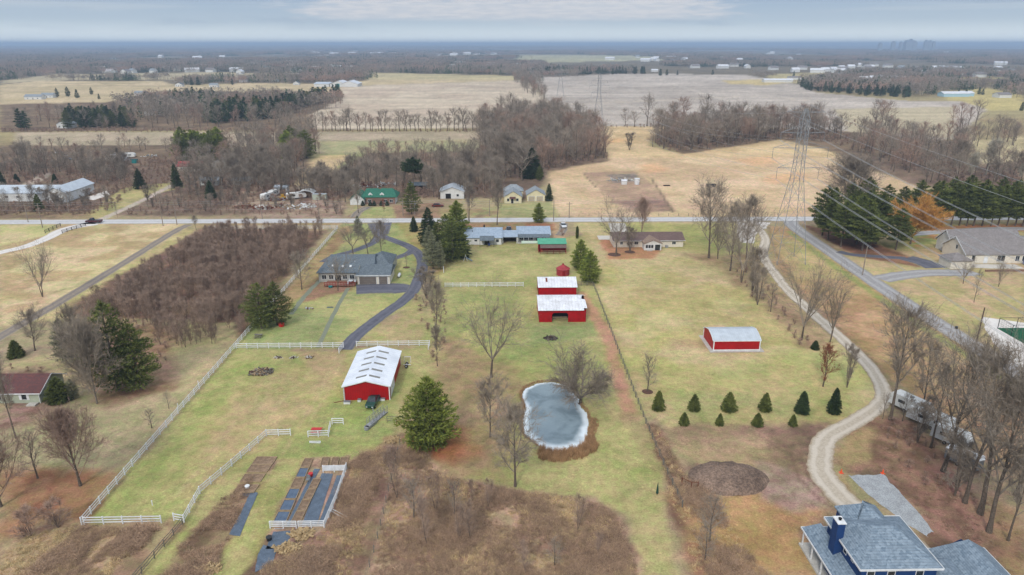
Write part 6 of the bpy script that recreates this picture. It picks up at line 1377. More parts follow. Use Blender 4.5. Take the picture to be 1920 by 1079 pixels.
# ---- blue house, lower right
b = thing('house', 'new navy blue two storey house with grey shingle hip roofs and a white posted porch', 'house', (48, 71))
ox, oy = 48, 71
part('wall', MB().box(-4.75, 4.4, -4.6, 4.3, 0, 5.75).box(-2.4, 2.4, 4.3, 6.9, 0, 5.75), M['blue_side'], b)
part('roof', hip_roof(-4.75, 4.4, -4.6, 4.3, 5.75, 2.45, .42, left=3.55, right=3.9), M['shingle_blue'], b)
part('rear_roof', hip_roof(-2.4, 2.4, 2.0, 6.6, 5.8, 1.9, .4, axis='y', left=4.0, right=2.0), M['shingle_blue'], b)
part('trim', eave_trim(-4.75, 4.4, -4.6, 4.3, 5.84, .42, .26), M['white'], b)
part('porch_roof', MB().slab([(-7.0, -14, 2.85), (-4.78, -14, 3.95), (-4.78, 6.0, 3.95), (-7.0, 6.6, 2.85)], .14).slab([(-4.78, 4.32, 3.95), (-4.4, 4.32, 3.95), (-3.0, 6.6, 2.85), (-7.0, 6.6, 2.85)], .14), M['shingle_blue'], b)
part('porch_trim', MB().box(-7.1, -7.02, -14, 6.7, 2.66, 2.9).box(-7.0, -3.0, 6.62, 6.7, 2.66, 2.9), M['white'], b)
for y_ in (6.2, 3.4, .6, -2.2, -5.0, -7.8): part('porch_post', MB().box(-6.85, -6.68, y_ - .08, y_ + .08, .3, 2.72), M['white'], b)
part('porch_floor', MB().box(-7.05, -4.8, -14, 6.6, 0, .3), M['concrete'], b)
c_ = MB().box(-5.7, -4.76, .35, 1.75, 0, 8.2).obj('chimney', M['blue_side'], b)
MB().box(-5.78, -4.68, .27, 1.83, 8.2, 8.34).obj('cap', M['white'], c_); MB().tube((-5.2, 1.05, 8.34), (-5.2, 1.05, 8.55), .16, .16, 10).tube((-5.2, 1.05, 8.55), (-5.2, 1.05, 8.62), .24, .22, 10).obj('flue', M['dark'], c_)
window(b, 'W', -.55, 4.55, .65, .95, -4.75, 1); window(b, 'W', -2.4, 4.9, .5, .4, -4.75, 1)
for u in (-1.1, 2.35, -3.6): window(b, 'S', u, 3.9, .85, 1.35, -4.6, 1)
window(b, 'W', -2.6, .9, 1.4, 1.4, -4.75, 2); vent(b, .85, -.9, 7.4, .5, .07)
part('wing_wall', gable_walls(7.9, 14.4, -14, 1.3, 2.95, 2.0, 'y').box(4.45, 7.88, -10, -.4, 0, 2.9), M['blue_side'], b)
part('wing_roof', hip_roof(7.9, 14.4, -14, 1.3, 2.95, 2.75, .42, axis='y', left=3.6, right=1.6), M['shingle_blue'], b)
part('link_roof', hip_roof(3.6, 9.5, -10, -.4, 2.97, 1.7, .35, axis='y', left=4, right=2.2), M['shingle_blue'], b)
part('wing_trim', eave_trim(7.9, 14.4, -14, 1.3, 3.04, .42, .22), M['white'], b)

# ---- cream house at right
b = thing('house', 'large cream house with taupe roof, white gables, brick-white chimney and low front garage', 'house', (151, 205))
part('wall', gable_walls(-5.0, 21, 0, 12, 3.2, 4.0, 'x'), M['beige_side'], b); part('roof', gable_roof(-5.0, 21, 0, 12, 3.2, 4.0, 'x', .5), M['shingle_taupe'], b)
part('north_wall', gable_walls(-3.5, 19, 9, 18, 3.4, 3.9, 'x'), M['white_side'], b); part('north_roof', gable_roof(-3.5, 19, 9, 18, 3.45, 3.95, 'x', .5), M['shingle_taupe'], b)
part('trim', MB().bar((-5.55, -.5, 2.85), (-5.55, 6, 7.25), .06, .28).bar((-5.55, 12.5, 2.85), (-5.55, 6, 7.25), .06, .28).bar((-4.05, 9, 3.2), (-4.05, 13.5, 7.4), .06, .26).bar((-4.05, 18.4, 3.2), (-4.05, 13.5, 7.4), .06, .26), M['white'], b)
part('garage_wall', MB().box(-13, -6.6, -5.4, .6, 0, 2.5), M['beige_side'], b); part('garage_roof', hip_roof(-13, -6.6, -5.4, .6, 2.5, 1.7, .4), M['shingle_taupe'], b)
part('link_wall', MB().box(-6.6, -5.02, -3.0, .6, 0, 2.3), M['white_side'], b)
window(b, 'W', 5.2, 3.4, .8, 1.2, -5.0, 1); window(b, 'W', 2.6, .9, 1.0, 1.2, -5.0, 1)
for u, w_, hh in ((-2.6, 1.0, 1.8), (6.2, 2.4, 1.7), (11.4, 1.2, 1.6), (13.6, 1.2, 1.6), (18, 1.4, 1.5)): window(b, 'S', u, .8, w_, hh, 0, 2 if w_ > 1.1 else 1)
door(b, 'S', 1.4, 1.0, 2.1, 0, M['white']); chimney(b, 16.5, 2.2, 3, 7.4, 1.5, M['white_side'], M['dark'])
vent(b, 3, 8, 5.2, .4)
part('retaining_wall', MB().box(-4, 12, -8.3, -8.0, 0, .6), M['brick'], b)

# ---- green roofed house across the road
b = thing('house', 'white and grey house with dark green hip and gable roofs across the road', 'house', (-54, 293))
part('wall', gable_walls(-9.6, -3.6, 0, 9, 2.5, 2.6, 'y').box(-3.6, 9.4, 1.5, 9, 0, 2.9), M['white_side'], b)
part('roof', gable_roof(-9.6, -3.6, 0, 9, 2.5, 2.6, 'y', .5), M['shingle_green'], b)
part('main_roof', hip_roof(-4.4, 10.0, 1.5, 10.5, 2.95, 2.9, .4, left=1.5, right=2.4), M['shingle_green'], b)
for u in (-1.2, 3.8):
    part('dormer', gable_walls(u - .9, u + .9, 2.2, 4.5, 4.2, .8, 'y'), M['white_side'], b); window(b, 'S', u, 3.1, .7, .9, 2.2, 1)
part('brick_front', MB().box(-3.58, 9.4, 1.4, 1.49, 0, 2.85), M['brick'], b); door(b, 'S', -6.6, 4.4, 2.2, 0, M['white_side'], 'garage_door')
for u in (-1.5, 5.2, 7.8): window(b, 'S', u, .8, 1.3, 1.2, 1.4, 2)
chimney(b, 2.5, 6, 5.2, 6.6, .8, M['brick'], M['dark'])
for u in (-4.0, -.8, .9, 3.9, 6.4):
    X, Y = -54 + u, 291.6; plant('xmasdark', 'evergreen_shrub', 'clipped dark evergreen shrub under the front windows of the green roofed house', 'shrub', X, Y, 2.2, wide=1.4, group='shrubs before the green roofed house')
# ---- two pale houses and others across the road
b = thing('house', 'pale yellow house with grey roof beside the road, left of the tan two door garage', 'house', (6.2, 295))
part('wall', gable_walls(-3.8, 3.6, 0, 9, 3.0, 2.2, 'y').box(-3.8, 4.4, 9, 14, 0, 3.4), M['yellow_side'], b); part('roof', gable_roof(-3.8, 3.6, 0, 9, 3.0, 2.2, 'y', .4), M['shingle_grey'], b)
part('rear_roof', hip_roof(-3.8, 4.4, 9, 14.5, 3.5, 2.4, .4), M['shingle_grey'], b); door(b, 'S', -.4, 1.0, 2.1, 0, M['dark']); window(b, 'S', -2.2, .9, .9, 1.2, 0, 1); window(b, 'S', 1.8, .9, 1.0, 1.2, 0, 1)
part('porch_roof', MB().slab([(-1.6, -1.4, 2.3), (1.0, -1.4, 2.3), (1.0, 0, 2.8), (-1.6, 0, 2.8)], .08), M['shingle_maroon'], b)
b = thing('garage_building', 'pale yellow garage with two tan doors and a grey gable roof', 'garage', (16.2, 298.8))
part('wall', gable_walls(-3.9, 3.9, 0, 8.5, 2.9, 2.2, 'y'), M['yellow_side'], b); part('roof', gable_roof(-3.9, 3.9, 0, 8.5, 2.9, 2.2, 'y', .4), M['shingle_grey'], b)
door(b, 'S', -1.9, 2.7, 2.2, 0, M['door_tan'], 'garage_door'); door(b, 'S', 1.7, 2.7, 2.2, 0, M['door_tan'], 'garage_door')
b = thing('garage_building', 'white gabled garage half hidden behind the light green pine', 'garage', (-20.5, 305))
part('wall', gable_walls(-5.5, 5.0, 0, 10, 3.2, 2.0, 'y'), M['white_side'], b); part('roof', gable_roof(-5.5, 5, 0, 10, 3.2, 2.0, 'y', .5), M['grey_roof_x'], b); door(b, 'S', -2.0, 2.4, 2.3, 0, M['dark'], 'garage_door'); window(b, 'S', 2.2, 1, 1, 1, 0)
b = thing('open_shed', 'dark open machine shed beside the dull red car north of the road', 'shed', (-38, 322))
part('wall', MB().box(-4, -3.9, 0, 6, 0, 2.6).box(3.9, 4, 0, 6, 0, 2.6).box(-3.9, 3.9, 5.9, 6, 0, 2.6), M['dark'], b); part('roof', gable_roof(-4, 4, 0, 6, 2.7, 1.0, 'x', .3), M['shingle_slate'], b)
b = thing('warehouse', 'long white metal building with pale blue grey roof and a taller gabled end', 'warehouse', (-205, 303))
part('wall', gable_walls(-34, 10, 0, 14, 3.6, 2.2, 'x'), M['white_side'], b); part('roof', gable_roof(-34, 10, 0, 14, 3.6, 2.2, 'x', .4), M['grey_roof_x'], b)
part('end_wall', gable_walls(8, 17, -2.0, 20, 4.2, 2.2, 'y'), M['white_side'], b); part('end_roof', gable_roof(8, 17, -2.0, 20, 4.2, 2.2, 'y', .5), M['grey_roof_x'], b)
door(b, 'S', 12.5, 2.6, 3.0, -2.0, M['dark'], 'loading_door'); door(b, 'E', 4, 3.4, 3.2, 17, M['white'], 'loading_door')
for k in range(7): window(b, 'S', -30 + k * 5, 1.6, 1.4, .8, 0, 2)
def small_house(name, label, bx, by, w, d, h, rs, axis, wm, rm, group=None, rot=0, z_=0, cat='house', det=True):
    X, Y = G(bx, by) if z_ == 0 else (bx, by)
    b = thing(name, label, cat, (X, Y, z_), rot, group)
    part('wall', gable_walls(-w / 2, w / 2, 0, d, h, rs, axis), M[wm], b); part('roof', gable_roof(-w / 2, w / 2, 0, d, h, rs, axis, .4), M[rm], b)
    if det:
        for u in (-w * .3, w * .28): window(b, 'S', u, .9, 1.1, 1.1, 0, 2)
        door(b, 'S', 0, .95, 2.05, 0, M['dark'], fr=False)
    return b
small_house('house', 'house with a dull pink roof half hidden in the woods', 355, 322, 13, 9, 2.8, 2, 'x', 'beige_side', 'redbin')
small_house('house', 'grey roofed house deep in the bare trees above the dark spruce', 412, 322, 14, 12, 3.4, 3, 'y', 'grey_side', 'shingle_grey')
small_house('cabin', 'small grey shed just left of the dark spruce in the brush', 392, 348, 9, 6, 2.4, 1.2, 'x', 'grey_side', 'shingle_grey', cat='shed')
small_house('cabin', 'small white outbuilding in the brush below the hidden houses', 452, 348, 8, 6, 2.4, 1.2, 'x', 'white_side', 'shingle_grey', cat='shed')
small_house('cabin', 'white boxy shed behind the parked camper in the scrap yard', 527, 362, 5.5, 4, 2.6, .6, 'x', 'white_side', 'grey_roof_x', cat='shed')
for bx, by, w, lab in [(62, 187, 30, 'white farmhouse with grey roof at the upper left'), (88, 184, 22, 'long white barn beside the white farmhouse at the upper left'),
        (262, 180, 20, 'white house among bare trees beyond the left fields'), (282, 217, 16, 'white house behind the left pine belt'), (335, 163, 16, 'small white house by a dark tree in the left fields'),
        (400, 164, 18, 'grey roofed house in the left fields'), (456, 155, 18, 'white farmhouse among trees left of the long white barns'), (515, 154, 16, 'white cottage near the long white barns'),
        (555, 160, 14, 'dark roofed cottage just left of the long white barns'), (120, 241, 16, 'white house beside the road at the left pine belt'), (140, 131, 24, 'white house at the edge of the far left woods')]:
    small_house('farmhouse', lab, bx, by, w * .7, 9, 3.4, 2.6, 'x' if w > 17 else 'y', 'white_side', 'shingle_grey' if 'dark' not in lab else 'shingle_slate')
for bx, w, lab in [(603, 24, 'low pale green roofed barn, left of the white barn group'), (634, 26, 'white gabled barn with green door, middle of the white barn group'), (655, 26, 'white gabled barn, right end of the white barn group')]:
    X, Y = G(bx, 163.2); b = thing('farm_barn', lab, 'barn', (X, Y), 0)
    part('wall', gable_walls(-w / 2, w / 2, 0, 40, 4.5, 4.5 if 'gabled' in lab else 2, 'y' if 'gabled' in lab else 'x'), M['white_side'], b)
    part('roof', gable_roof(-w / 2, w / 2, 0, 40, 4.5, 4.5 if 'gabled' in lab else 2, 'y' if 'gabled' in lab else 'x', .6), M['white_roof_x'] if 'gabled' in lab else M['grey_roof_x'], b)
    if 'green door' in lab: door(b, 'S', 0, 5, 5, 0, M['p_teal'], 'barn_door', False)
for bx, by, w, lab in [(1460, 155, 52, 'long low white building right of the grey field'), (1492, 150, 24, 'tan roofed barn just behind the long low white building'), (1793, 182, 34, 'pale blue metal barn at the upper right'),
        (1815, 181, 16, 'white lean building right of the pale blue barn'), (1885, 184, 16, 'tan house near the right edge of the horizon fields'), (1590, 156, 22, 'white house behind the evergreen plantation'),
        (1003, 142, 22, 'white shed left of the far pylons'), (1005, 136, 14, 'dark roofed barn left of the far pylons'), (1228, 135, 16, 'white house in the far evergreen row')]:
    X, Y = G(bx, by); b = thing('farm_barn', lab, 'barn', (X, Y), 0)
    part('wall', gable_walls(-w / 2, w / 2, 0, 14, 4, 2.4, 'x'), M['white_side'] if 'blue' not in lab else mat('pale_blue_metal', (176, 206, 220)), b)
    part('roof', gable_roof(-w / 2, w / 2, 0, 14, 4, 2.4, 'x', .5), M['shingle_taupe'] if 'tan' in lab or 'dark' in lab else M['white_roof_x'], b)
# scattered far houses
rnd = random.Random(12); hs = []
for cx0, cx1, cy0, cy1, n in [(180, 560, 128, 140, 26), (460, 700, 118, 134, 18), (585, 740, 99, 104, 14), (800, 980, 101, 106, 7), (1140, 1300, 105, 116, 12), (1480, 1900, 122, 150, 34), (40, 460, 104, 122, 10), (1250, 1900, 98, 118, 14), (830, 1000, 118, 134, 7), (1560, 1700, 150, 160, 4), (480, 660, 127, 133, 12), (1500, 1900, 128, 142, 14), (1280, 1480, 124, 132, 6)]:
    for _ in range(n): hs.append((rnd.uniform(cx0, cx1), rnd.uniform(cy0, cy1)))
hp = []
for v in range(4):
    w = (11, 15, 19, 26)[v]; wl_, rl_ = MB(), MB(); gable_walls(-w / 2, w / 2, 0, 10, 5, 3.4, 'x', wl_); gable_roof(-w / 2, w / 2, 0, 10, 5, 3.4, 'x', .5, mb=rl_)
    hp.append((wl_.mesh('wall', M['white_side']), rl_.mesh('roof', M[('shingle_grey', 'white_roof_x', 'shingle_taupe', 'white_roof_x')[v]])))
for bx, by in hs:
    X, Y = G(bx, by); v = rnd.randrange(4); zz = float(far_z(X, Y)) if Y > 2500 else 0
    r = thing('farmhouse', 'tiny pale house among the hazy trees near the horizon', 'house', (X, Y, zz), rnd.choice([0, 0, .3, 1.57, -.4]), 'tiny pale houses near the horizon')
    s = 1.25 + max(0, Y - 1800) / 4600; r.scale = (s, s, s)
    for nm, me_ in zip(('wall', 'roof'), hp[v]): o = link(bpy.data.objects.new(nm, me_)); o.parent = r
# skyline
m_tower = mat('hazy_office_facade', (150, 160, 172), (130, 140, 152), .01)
for i, (px_, tpy, w) in enumerate([(1650, 79.5, 5), (1674, 77.6, 5), (1688, 78.3, 4), (1701, 76.0, 8), (1706, 74.2, 5), (1712, 76.6, 4), (1715, 77.5, 4), (1734, 76.0, 4), (1736.5, 77.5, 3), (1742, 76.4, 5), (1749, 77.8, 4)]):
    X, Y = G(px_, 98.0); d_ = math.hypot(X, Y)
    z0 = float(far_z(X, Y)); hgt = CAM_H + (82.5 - tpy) / F * d_ * 1.0 - z0; w_ = w / F * d_
    b = thing('office_tower', 'pale blue office tower of the hazy city skyline, number %s from the left' % ['one', 'two', 'three', 'four', 'five', 'six', 'seven', 'eight', 'nine', 'ten', 'eleven'][i], 'tower', (X, Y, z0 - 5))
    b['label'] = ['small lone tower far left of the hazy skyline', 'stepped tower left of the skyline cluster', 'short tower just left of the main skyline cluster', 'widest block of the main skyline cluster', 'tallest slender tower of the hazy skyline',
                  'tower right against the tallest one', 'low tower ending the main cluster on the right', 'left tower of the right hand skyline pair', 'thin low tower between two taller ones in the right cluster', 'broad tower in the right hand skyline cluster', 'last low tower at the right end of the skyline'][i]
    sh = MB().box(-w_ / 2, w_ / 2, 0, w_, 0, hgt * .9); sh.box(-w_ * .32, w_ * .32, w_ * .1, w_ * .9, hgt * .9, hgt); part('facade', sh, m_tower, b)
    part('crown', MB().box(-w_ * .15, w_ * .15, w_ * .3, w_ * .6, hgt, hgt * 1.03), m_tower, b)

# ------------------------------------------------------------ fences
def rail_fence(name, label, pts, m, post=1.35, nr=3, sp=2.45, pw=.14, rw=.05, rh=.14, group=None, zr=(0.35, 1.2), tilt=0.0, seed=1):
    x0, y0 = pts[0]; root = thing(name, label, 'fence', (x0, y0), 0, group); rnd = random.Random(seed)
    pm_ = MB().box(-pw / 2, pw / 2, -pw / 2, pw / 2, -.05, post).mesh('post', m); n_p = 0
    segs = list(zip(pts[:-1], pts[1:])); zs = [zr[0] + (zr[1] - zr[0]) * i / max(1, nr - 1) for i in range(nr)]
    rails = [MB() for _ in zs]
    for si, (a, b_) in enumerate(segs):
        d = math.dist(a, b_); n = max(1, round(d / sp)); ang_ = math.atan2(b_[1] - a[1], b_[0] - a[0])
        for k in range(n + (1 if si == len(segs) - 1 else 0)):
            u = k / n; o = bpy.data.objects.new('post', pm_); link(o); o.parent = root; n_p += 1
            o.location = (a[0] + (b_[0] - a[0]) * u - x0, a[1] + (b_[1] - a[1]) * u - y0, 0); o.rotation_euler = (rnd.uniform(-tilt, tilt), rnd.uniform(-tilt, tilt), ang_)
        for zi, z_ in enumerate(zs):
            for k in range(n):
                j0, j1 = (rnd.uniform(-tilt, tilt) * .8 for _ in range(2)); ua, ub = k / n, (k + 1) / n
                rails[zi].bar((a[0] + (b_[0] - a[0]) * ua - x0, a[1] + (b_[1] - a[1]) * ua - y0, z_ + j0), (a[0] + (b_[0] - a[0]) * ub - x0, a[1] + (b_[1] - a[1]) * ub - y0, z_ + j1), rw, rh)
    for r_ in rails: r_.obj('rail', m, root)
    return root
W = M['white']
rail_fence('rail_fence', 'long white rail fence running from the lower left corner up to the road', [(-60, 83.6), (-60, 252)], W)
rail_fence('rail_fence', 'white rail fence across the lower left corner of the pasture', [(-59.7, 83.7), (-48.8, 83.8)], W)
rail_fence('rail_fence', 'white rail fence behind the sapling thicket beside the road', [(-60.4, 252.2), (-108, 252.6)], W)
rail_fence('rail_fence', 'white rail cross fence left of the asphalt drive end', [(-59.6, 144.6), (-35.4, 144.6), (-35.8, 141.6)], W)
rail_fence('rail_fence', 'white rail cross fence behind the white roofed pole barn', [(-32.6, 145.2), (-16.0, 145.4), (-16.1, 143.2)], W)
rail_fence('rail_fence', 'white rail fence slanting beside the garden beds, with a short level end', [(-47.2, 84.3), (-45.6, 83.9)] + [G(*q) for q in ((375, 926), (435, 875), (500, 818), (545, 817))], W)
rail_fence('rail_fence', 'leaning weathered fence continuing below the slanting white fence', [(-45.6, 83.4), (-46.4, 76.5), (-47.5, 68)], M['fence_grey'], 1.1, 3, 2.6, .1, .04, .1, tilt=.1)
rail_fence('rail_fence', 'white rail fence from the evergreen row to the middle lawn', [(-15.4, 185.7), (6.8, 185.8)], W, sp=2.2)
rail_fence('rail_fence', 'short white rail stub at the near end of the evergreen row', GP((832, 512), (830, 490)), W)
rail_fence('rail_fence', 'grey rail fence joining the small red barn to the wire fence', [(21.6, 186.2), (26.6, 186.0)], M['fence_grey'], 1.2, 3, 2.0, .12, .04, .1)
gb = GP((507, 991), (556, 991)); rail_fence('rail_fence', 'white rail panel closing the garden beds, left half', [gb[0], gb[1]], W, 1.2, 4, 1.9)
gb = GP((560, 991), (608, 990)); rail_fence('rail_fence', 'white rail panel closing the garden beds, right half', [gb[0], gb[1]], W, 1.2, 4, 1.9)
rail_fence('rail_fence', 'white rail fence along the right side of the garden beds', GP((609, 989), (632, 935), (650, 880)), W, 1.2, 4, 2.0)
rail_fence('panel_fence', 'solid white panel fence behind the garden beds', GP((606, 886), (648, 885)), W, 1.3, 6, 1.8)
rail_fence('rail_fence', 'small white rail panel with a short bent wing near the red bench', GP((578, 820), (616, 819), (620, 801)), W, 1.2, 3, 1.7)
rail_fence('rail_fence', 'smallest white rail panel standing alone on the lawn', GP((623, 796), (644, 796)), W, 1.2, 3, 1.6)
rail_fence('rail_fence', 'dark board fence left of the white lane mouth', GP((85, 438), (114, 425)), M['fence_black'], 1.3, 3, 2.4)
rail_fence('rail_fence', 'dark board fence right of the white lane mouth', GP((117, 438), (161, 424)), M['fence_black'], 1.3, 3, 2.4)
rail_fence('wire_fence', 'long post and wire fence between the middle strip and the right lawn', [(26.8, 186), (26.6, 150), (26.4, 125), (26.4, 110), (26.6, 97), (27, 86)], M['fence_grey'], 1.25, 3, 2.6, .14, .03, .05, zr=(.4, 1.1), tilt=.05)
rail_fence('wire_fence', 'faint wire fence through the brush left of the sapling meadow', [(-17.3, 104), (-17.2, 80), (-17.6, 60)], M['fence_grey'], 1.15, 2, 2.8, .1, .025, .03, tilt=.05)
rail_fence('gate', 'rusty tube gate beside the dark soil mound', GP((1278, 909), (1296, 917), (1308, 917)), M['rust'], 1.3, 2, 2.0, .1, .05, .05)
rail_fence('corral_fence', 'grey pipe rails beside the green pickup', GP((726, 792), (770, 794)), M['fence_grey'], 1.2, 3, 2.0, .08, .05, .05)
rail_fence('corral_fence', 'wooden rail run left of the big green pine', GP((744, 800), (768, 802)), M['rust'], 1.1, 2, 2.2, .1, .05, .08)
rail_fence('rail_fence', 'low wire fence along the far side of the road at the tan field', [(24, 270.5), (112, 270.5)], M['fence_grey'], 1.1, 2, 4.0, .12, .02, .02)

# ------------------------------------------------------------ vehicles (x forward)
def wheels(root, xs_, yw, r=.36):
    for x_ in xs_:
        for s in (-1, 1):
            w_ = MB().tube((x_, s * yw - .1, r), (x_, s * yw + .1, r), r, r, 14).obj('wheel', M['rubber'], root)
            MB().tube((x_, s * (yw + .012) - .1, r), (x_, s * (yw + .012) + .1, r), r * .55, r * .55, 10).obj('rim', M['chrome'], w_)
def car(name, label, cat, X, Y, rot, paint_, pickup=False, L=4.7, W_=1.85, cover=None):
    c = thing(name, label, cat, (X, Y), rot); h0, h1, h2 = .35, .95, 1.5
    mb = MB(); hl = L / 2; hw = W_ / 2
    sec = [(-hl, .45, .85, .86), (-hl + .15, h0, h1 - .02, .95), (-hl + .9, h0, h1, 1), (0, h0, h1, 1), (hl - 1.0, h0, h1 - .02, 1), (hl - .2, h0, h1 - .14, .94), (hl, .42, .72, .86)]
    if pickup: sec = [(-hl, .5, 1.05, .95), (-hl + .1, .42, 1.12, 1), (0, .42, 1.12, 1), (hl - 1.3, .42, 1.12, 1), (hl - .2, .42, 1.02, .96), (hl, .5, .9, .9)]; h1, h2 = 1.12, 1.85
    for (xa, za, zb, ka), (xb, zc_, zd, kb) in zip(sec[:-1], sec[1:]):
        a, b_ = hw * ka, hw * kb
        mb.poly([(xa, -a, zb), (xb, -b_, zd), (xb, b_, zd), (xa, a, zb)]); mb.poly([(xa, -a, za), (xb, -b_, zc_), (xb, -b_, zd), (xa, -a, zb)]); mb.poly([(xa, a, zb), (xb, b_, zd), (xb, b_, zc_), (xa, a, za)]); mb.poly([(xa, a, za), (xb, b_, zc_), (xb, -b_, zc_), (xa, -a, za)])
    x_, za, zb, k = sec[0]; mb.poly([(x_, -hw * k, za), (x_, -hw * k, zb), (x_, hw * k, zb), (x_, hw * k, za)]); x_, za, zb, k = sec[-1]; mb.poly([(x_, hw * k, za), (x_, hw * k, zb), (x_, -hw * k, zb), (x_, -hw * k, za)])
    part('body', mb, M[paint_], c)
    cb = (-.1, hl - 1.25, .25, hl - 1.9) if pickup else (-hl + .55, hl - 1.25, -hl + 1.35, hl - 2.1); x0, x1, x2, x3 = cb; q = hw * .93; t_ = hw * .74
    gl = MB(); A, B = [(x0, -q, h1), (x1, -q, h1), (x1, q, h1), (x0, q, h1)], [(x2, -t_, h2), (x3, -t_, h2), (x3, t_, h2), (x2, t_, h2)]
    for i in range(4): j = (i + 1) % 4; gl.poly([A[i], A[j], B[j], B[i]])
    part('windows', gl, M['glass'], c); part('roof', MB().slab([(B[0][0], B[0][1], h2 + .04), (B[1][0], B[1][1], h2 + .04), (B[2][0], B[2][1], h2 + .04), (B[3][0], B[3][1], h2 + .04)], .06), M[paint_], c)
    if pickup: part('bed', MB().box(-hl + .12, -.15, -hw + .12, hw - .12, 1.125, 1.15), M['p_black'] if not cover else M[cover], c)
    wheels(c, (-hl + .85, hl - .9), hw - .08, .36 if not pickup else .4)
    for s in (-1, 1): part('headlight', MB().box(hl - .06, hl + .012, s * hw * .62 - .15, s * hw * .62 + .15, .62, .76), M['white'], c); part('tail_light', MB().box(-hl - .012, -hl + .05, s * hw * .68 - .1, s * hw * .68 + .1, .62, .82), M['p_red'], c)
    return c
X, Y = G(180, 416.5); car('pickup_truck', 'dark maroon pickup truck driving on the pale road', 'truck', X, 263.6, math.pi, 'p_maroon', True, 5.8, 2.0)
car('pickup_truck', 'dark green pickup parked nose out against the pole barn end wall', 'truck', *G(700, 758), -math.pi / 2 - .12, 'p_green', True, 4.9, 1.8, 'p_black')
car('pickup_truck', 'slate blue pickup parked behind the breezeway', 'truck', 3.6, 246.5, math.pi / 2, 'p_blue', True, 5.6, 2.0)
car('car', 'white car parked on the stone drive by the road', 'car', *G(1056, 426), -math.pi / 2 + .1, 'p_white')
car('car', 'dull red car parked on dirt before the white garage', 'car', *G(821, 388), 0.05, 'p_rust', L=5)
car('car', 'red car at the left edge of the scrap yard', 'car', *G(496, 362), 2.0, 'p_rust')
car('car', 'white car among the parked row in the upper scrap lot', 'car', *G(216, 292), .2, 'p_white'); car('car', 'grey car at the left of the upper scrap lot', 'car', *G(120, 294), .1, 'p_grey')
car('car', 'pale blue car beside the grey one in the upper scrap lot', 'car', *G(128, 300), .0, 'p_blue'); car('car', 'white car at the far left of the upper scrap lot', 'car', *G(112, 288), .1, 'p_white')
car('car', 'white van like car behind the boats in the upper scrap lot', 'car', *G(236, 302), .1, 'p_white', L=5.5)
def camper(label, X, Y, rot, L=7.0, w=2.4, h=2.9, m='white_side', stripe=True, round_=True):
    c = thing('camper_trailer', label, 'camper', (X, Y), rot); hw = w / 2; hl = L / 2; mb = MB()
    prof = [(-hl, .55), (-hl + .1, h - .4), (-hl + .5, h), (hl - .9, h), (hl - .2, h - .6), (hl, 1.2), (hl - .3, .55)]
    mb.poly([(x_, -hw, z_) for x_, z_ in prof][::-1]); mb.poly([(x_, hw, z_) for x_, z_ in prof])
    for (xa, za), (xb, zb) in zip(prof, prof[1:] + prof[:1]): mb.poly([(xa, -hw, za), (xb, -hw, zb), (xb, hw, zb), (xa, hw, za)])
    part('body', mb, M[m], c)
    for s in (-1, 1):
        f = MB().box(-hl * .5, -hl * .15, s * hw - .03, s * hw + .03, 1.5, 2.1).box(hl * .2, hl * .55, s * hw - .03, s * hw + .03, 1.5, 2.1); part('window', f, M['glass'], c)
    part('roof_vent', MB().box(-.4, .2, -.3, .3, h, h + .2), M['p_grey'], c); part('hitch', MB().bar((hl - .2, -.6, .55), (hl + 1.2, 0, .5), .1).bar((hl - .2, .6, .55), (hl + 1.2, 0, .5), .1), M['dark'], c)
    wheels(c, (-.5, .5), hw - .05, .34); return c
camper('long white camper at the top of the row under the trees', *G(1706, 772), -1.1, 7.5); camper('white camper with dirty roof, second of the row under the trees', *G(1745, 800), -1.0, 8)
camper('white camper with a round vent, third of the row under the trees', *G(1782, 832), -1.0, 6.0)
c = thing('cargo_trailer', 'grey box trailer with white roof, nearest of the row under the trees', 'trailer', G(1806, 872), -.95)
part('body', MB().box(-2.6, 2.3, -1.1, 1.1, .5, 2.3), M['p_grey'], c); part('roof', MB().slab([(-2.65, -1.15, 2.42), (2.3, -1.15, 2.42), (2.75, 0, 2.42), (2.3, 1.15, 2.42), (-2.65, 1.15, 2.42)], .12), M['white'], c); part('nose', MB().slab([(2.3, -1.1, 2.3), (2.7, 0, 2.3), (2.3, 1.1, 2.3)], 1.8), M['p_grey'], c); wheels(c, (-.5, .4), 1.05, .34)
camper('white camper on the slope of the scrap yard', *G(502, 374), 1.2, 7); camper('small pale camper beside the ochre digger in the scrap yard', *G(514, 368), 1.3, 5)
camper('long white camper in the middle of the scrap yard', *G(556, 373), .5, 8.5); camper('white camper in the upper scrap lot', *G(224, 300), .1, 8); camper('white trailer in the far upper scrap lot', *G(240, 296), .1, 9)
camper('white motor coach left of the teal crate', *G(210, 303), .1, 6)
b = thing('canopy', 'pale arched canopy sheltering dark machinery in the scrap yard', 'canopy', G(576, 371)); prof = [(-3.6, 2.4), (-2.4, 3.3), (0, 3.8), (2.4, 3.3), (3.6, 2.4)]; mb = MB()
for (a, za), (c_, zc_) in zip(prof[:-1], prof[1:]): mb.slab([(a, -3, za), (c_, -3, zc_), (c_, 3, zc_), (a, 3, za)], .06)
part('cover', mb, M['white'], b)
for sx in (-3.5, 3.5):
    for sy in (-2.9, 2.9): part('leg', MB().tube((sx, sy, 0), (sx, sy, 2.4), .06), M['steel'], b)
b = thing('digger', 'small ochre yellow digger in the scrap yard', 'digger', G(531, 374), .6); part('chassis', MB().box(-1.4, 1.4, -.8, .8, .6, 1.2), M['p_yellow'], b); part('cab', MB().box(-.7, .3, -.6, .6, 1.2, 2.3), M['p_yellow'], b)
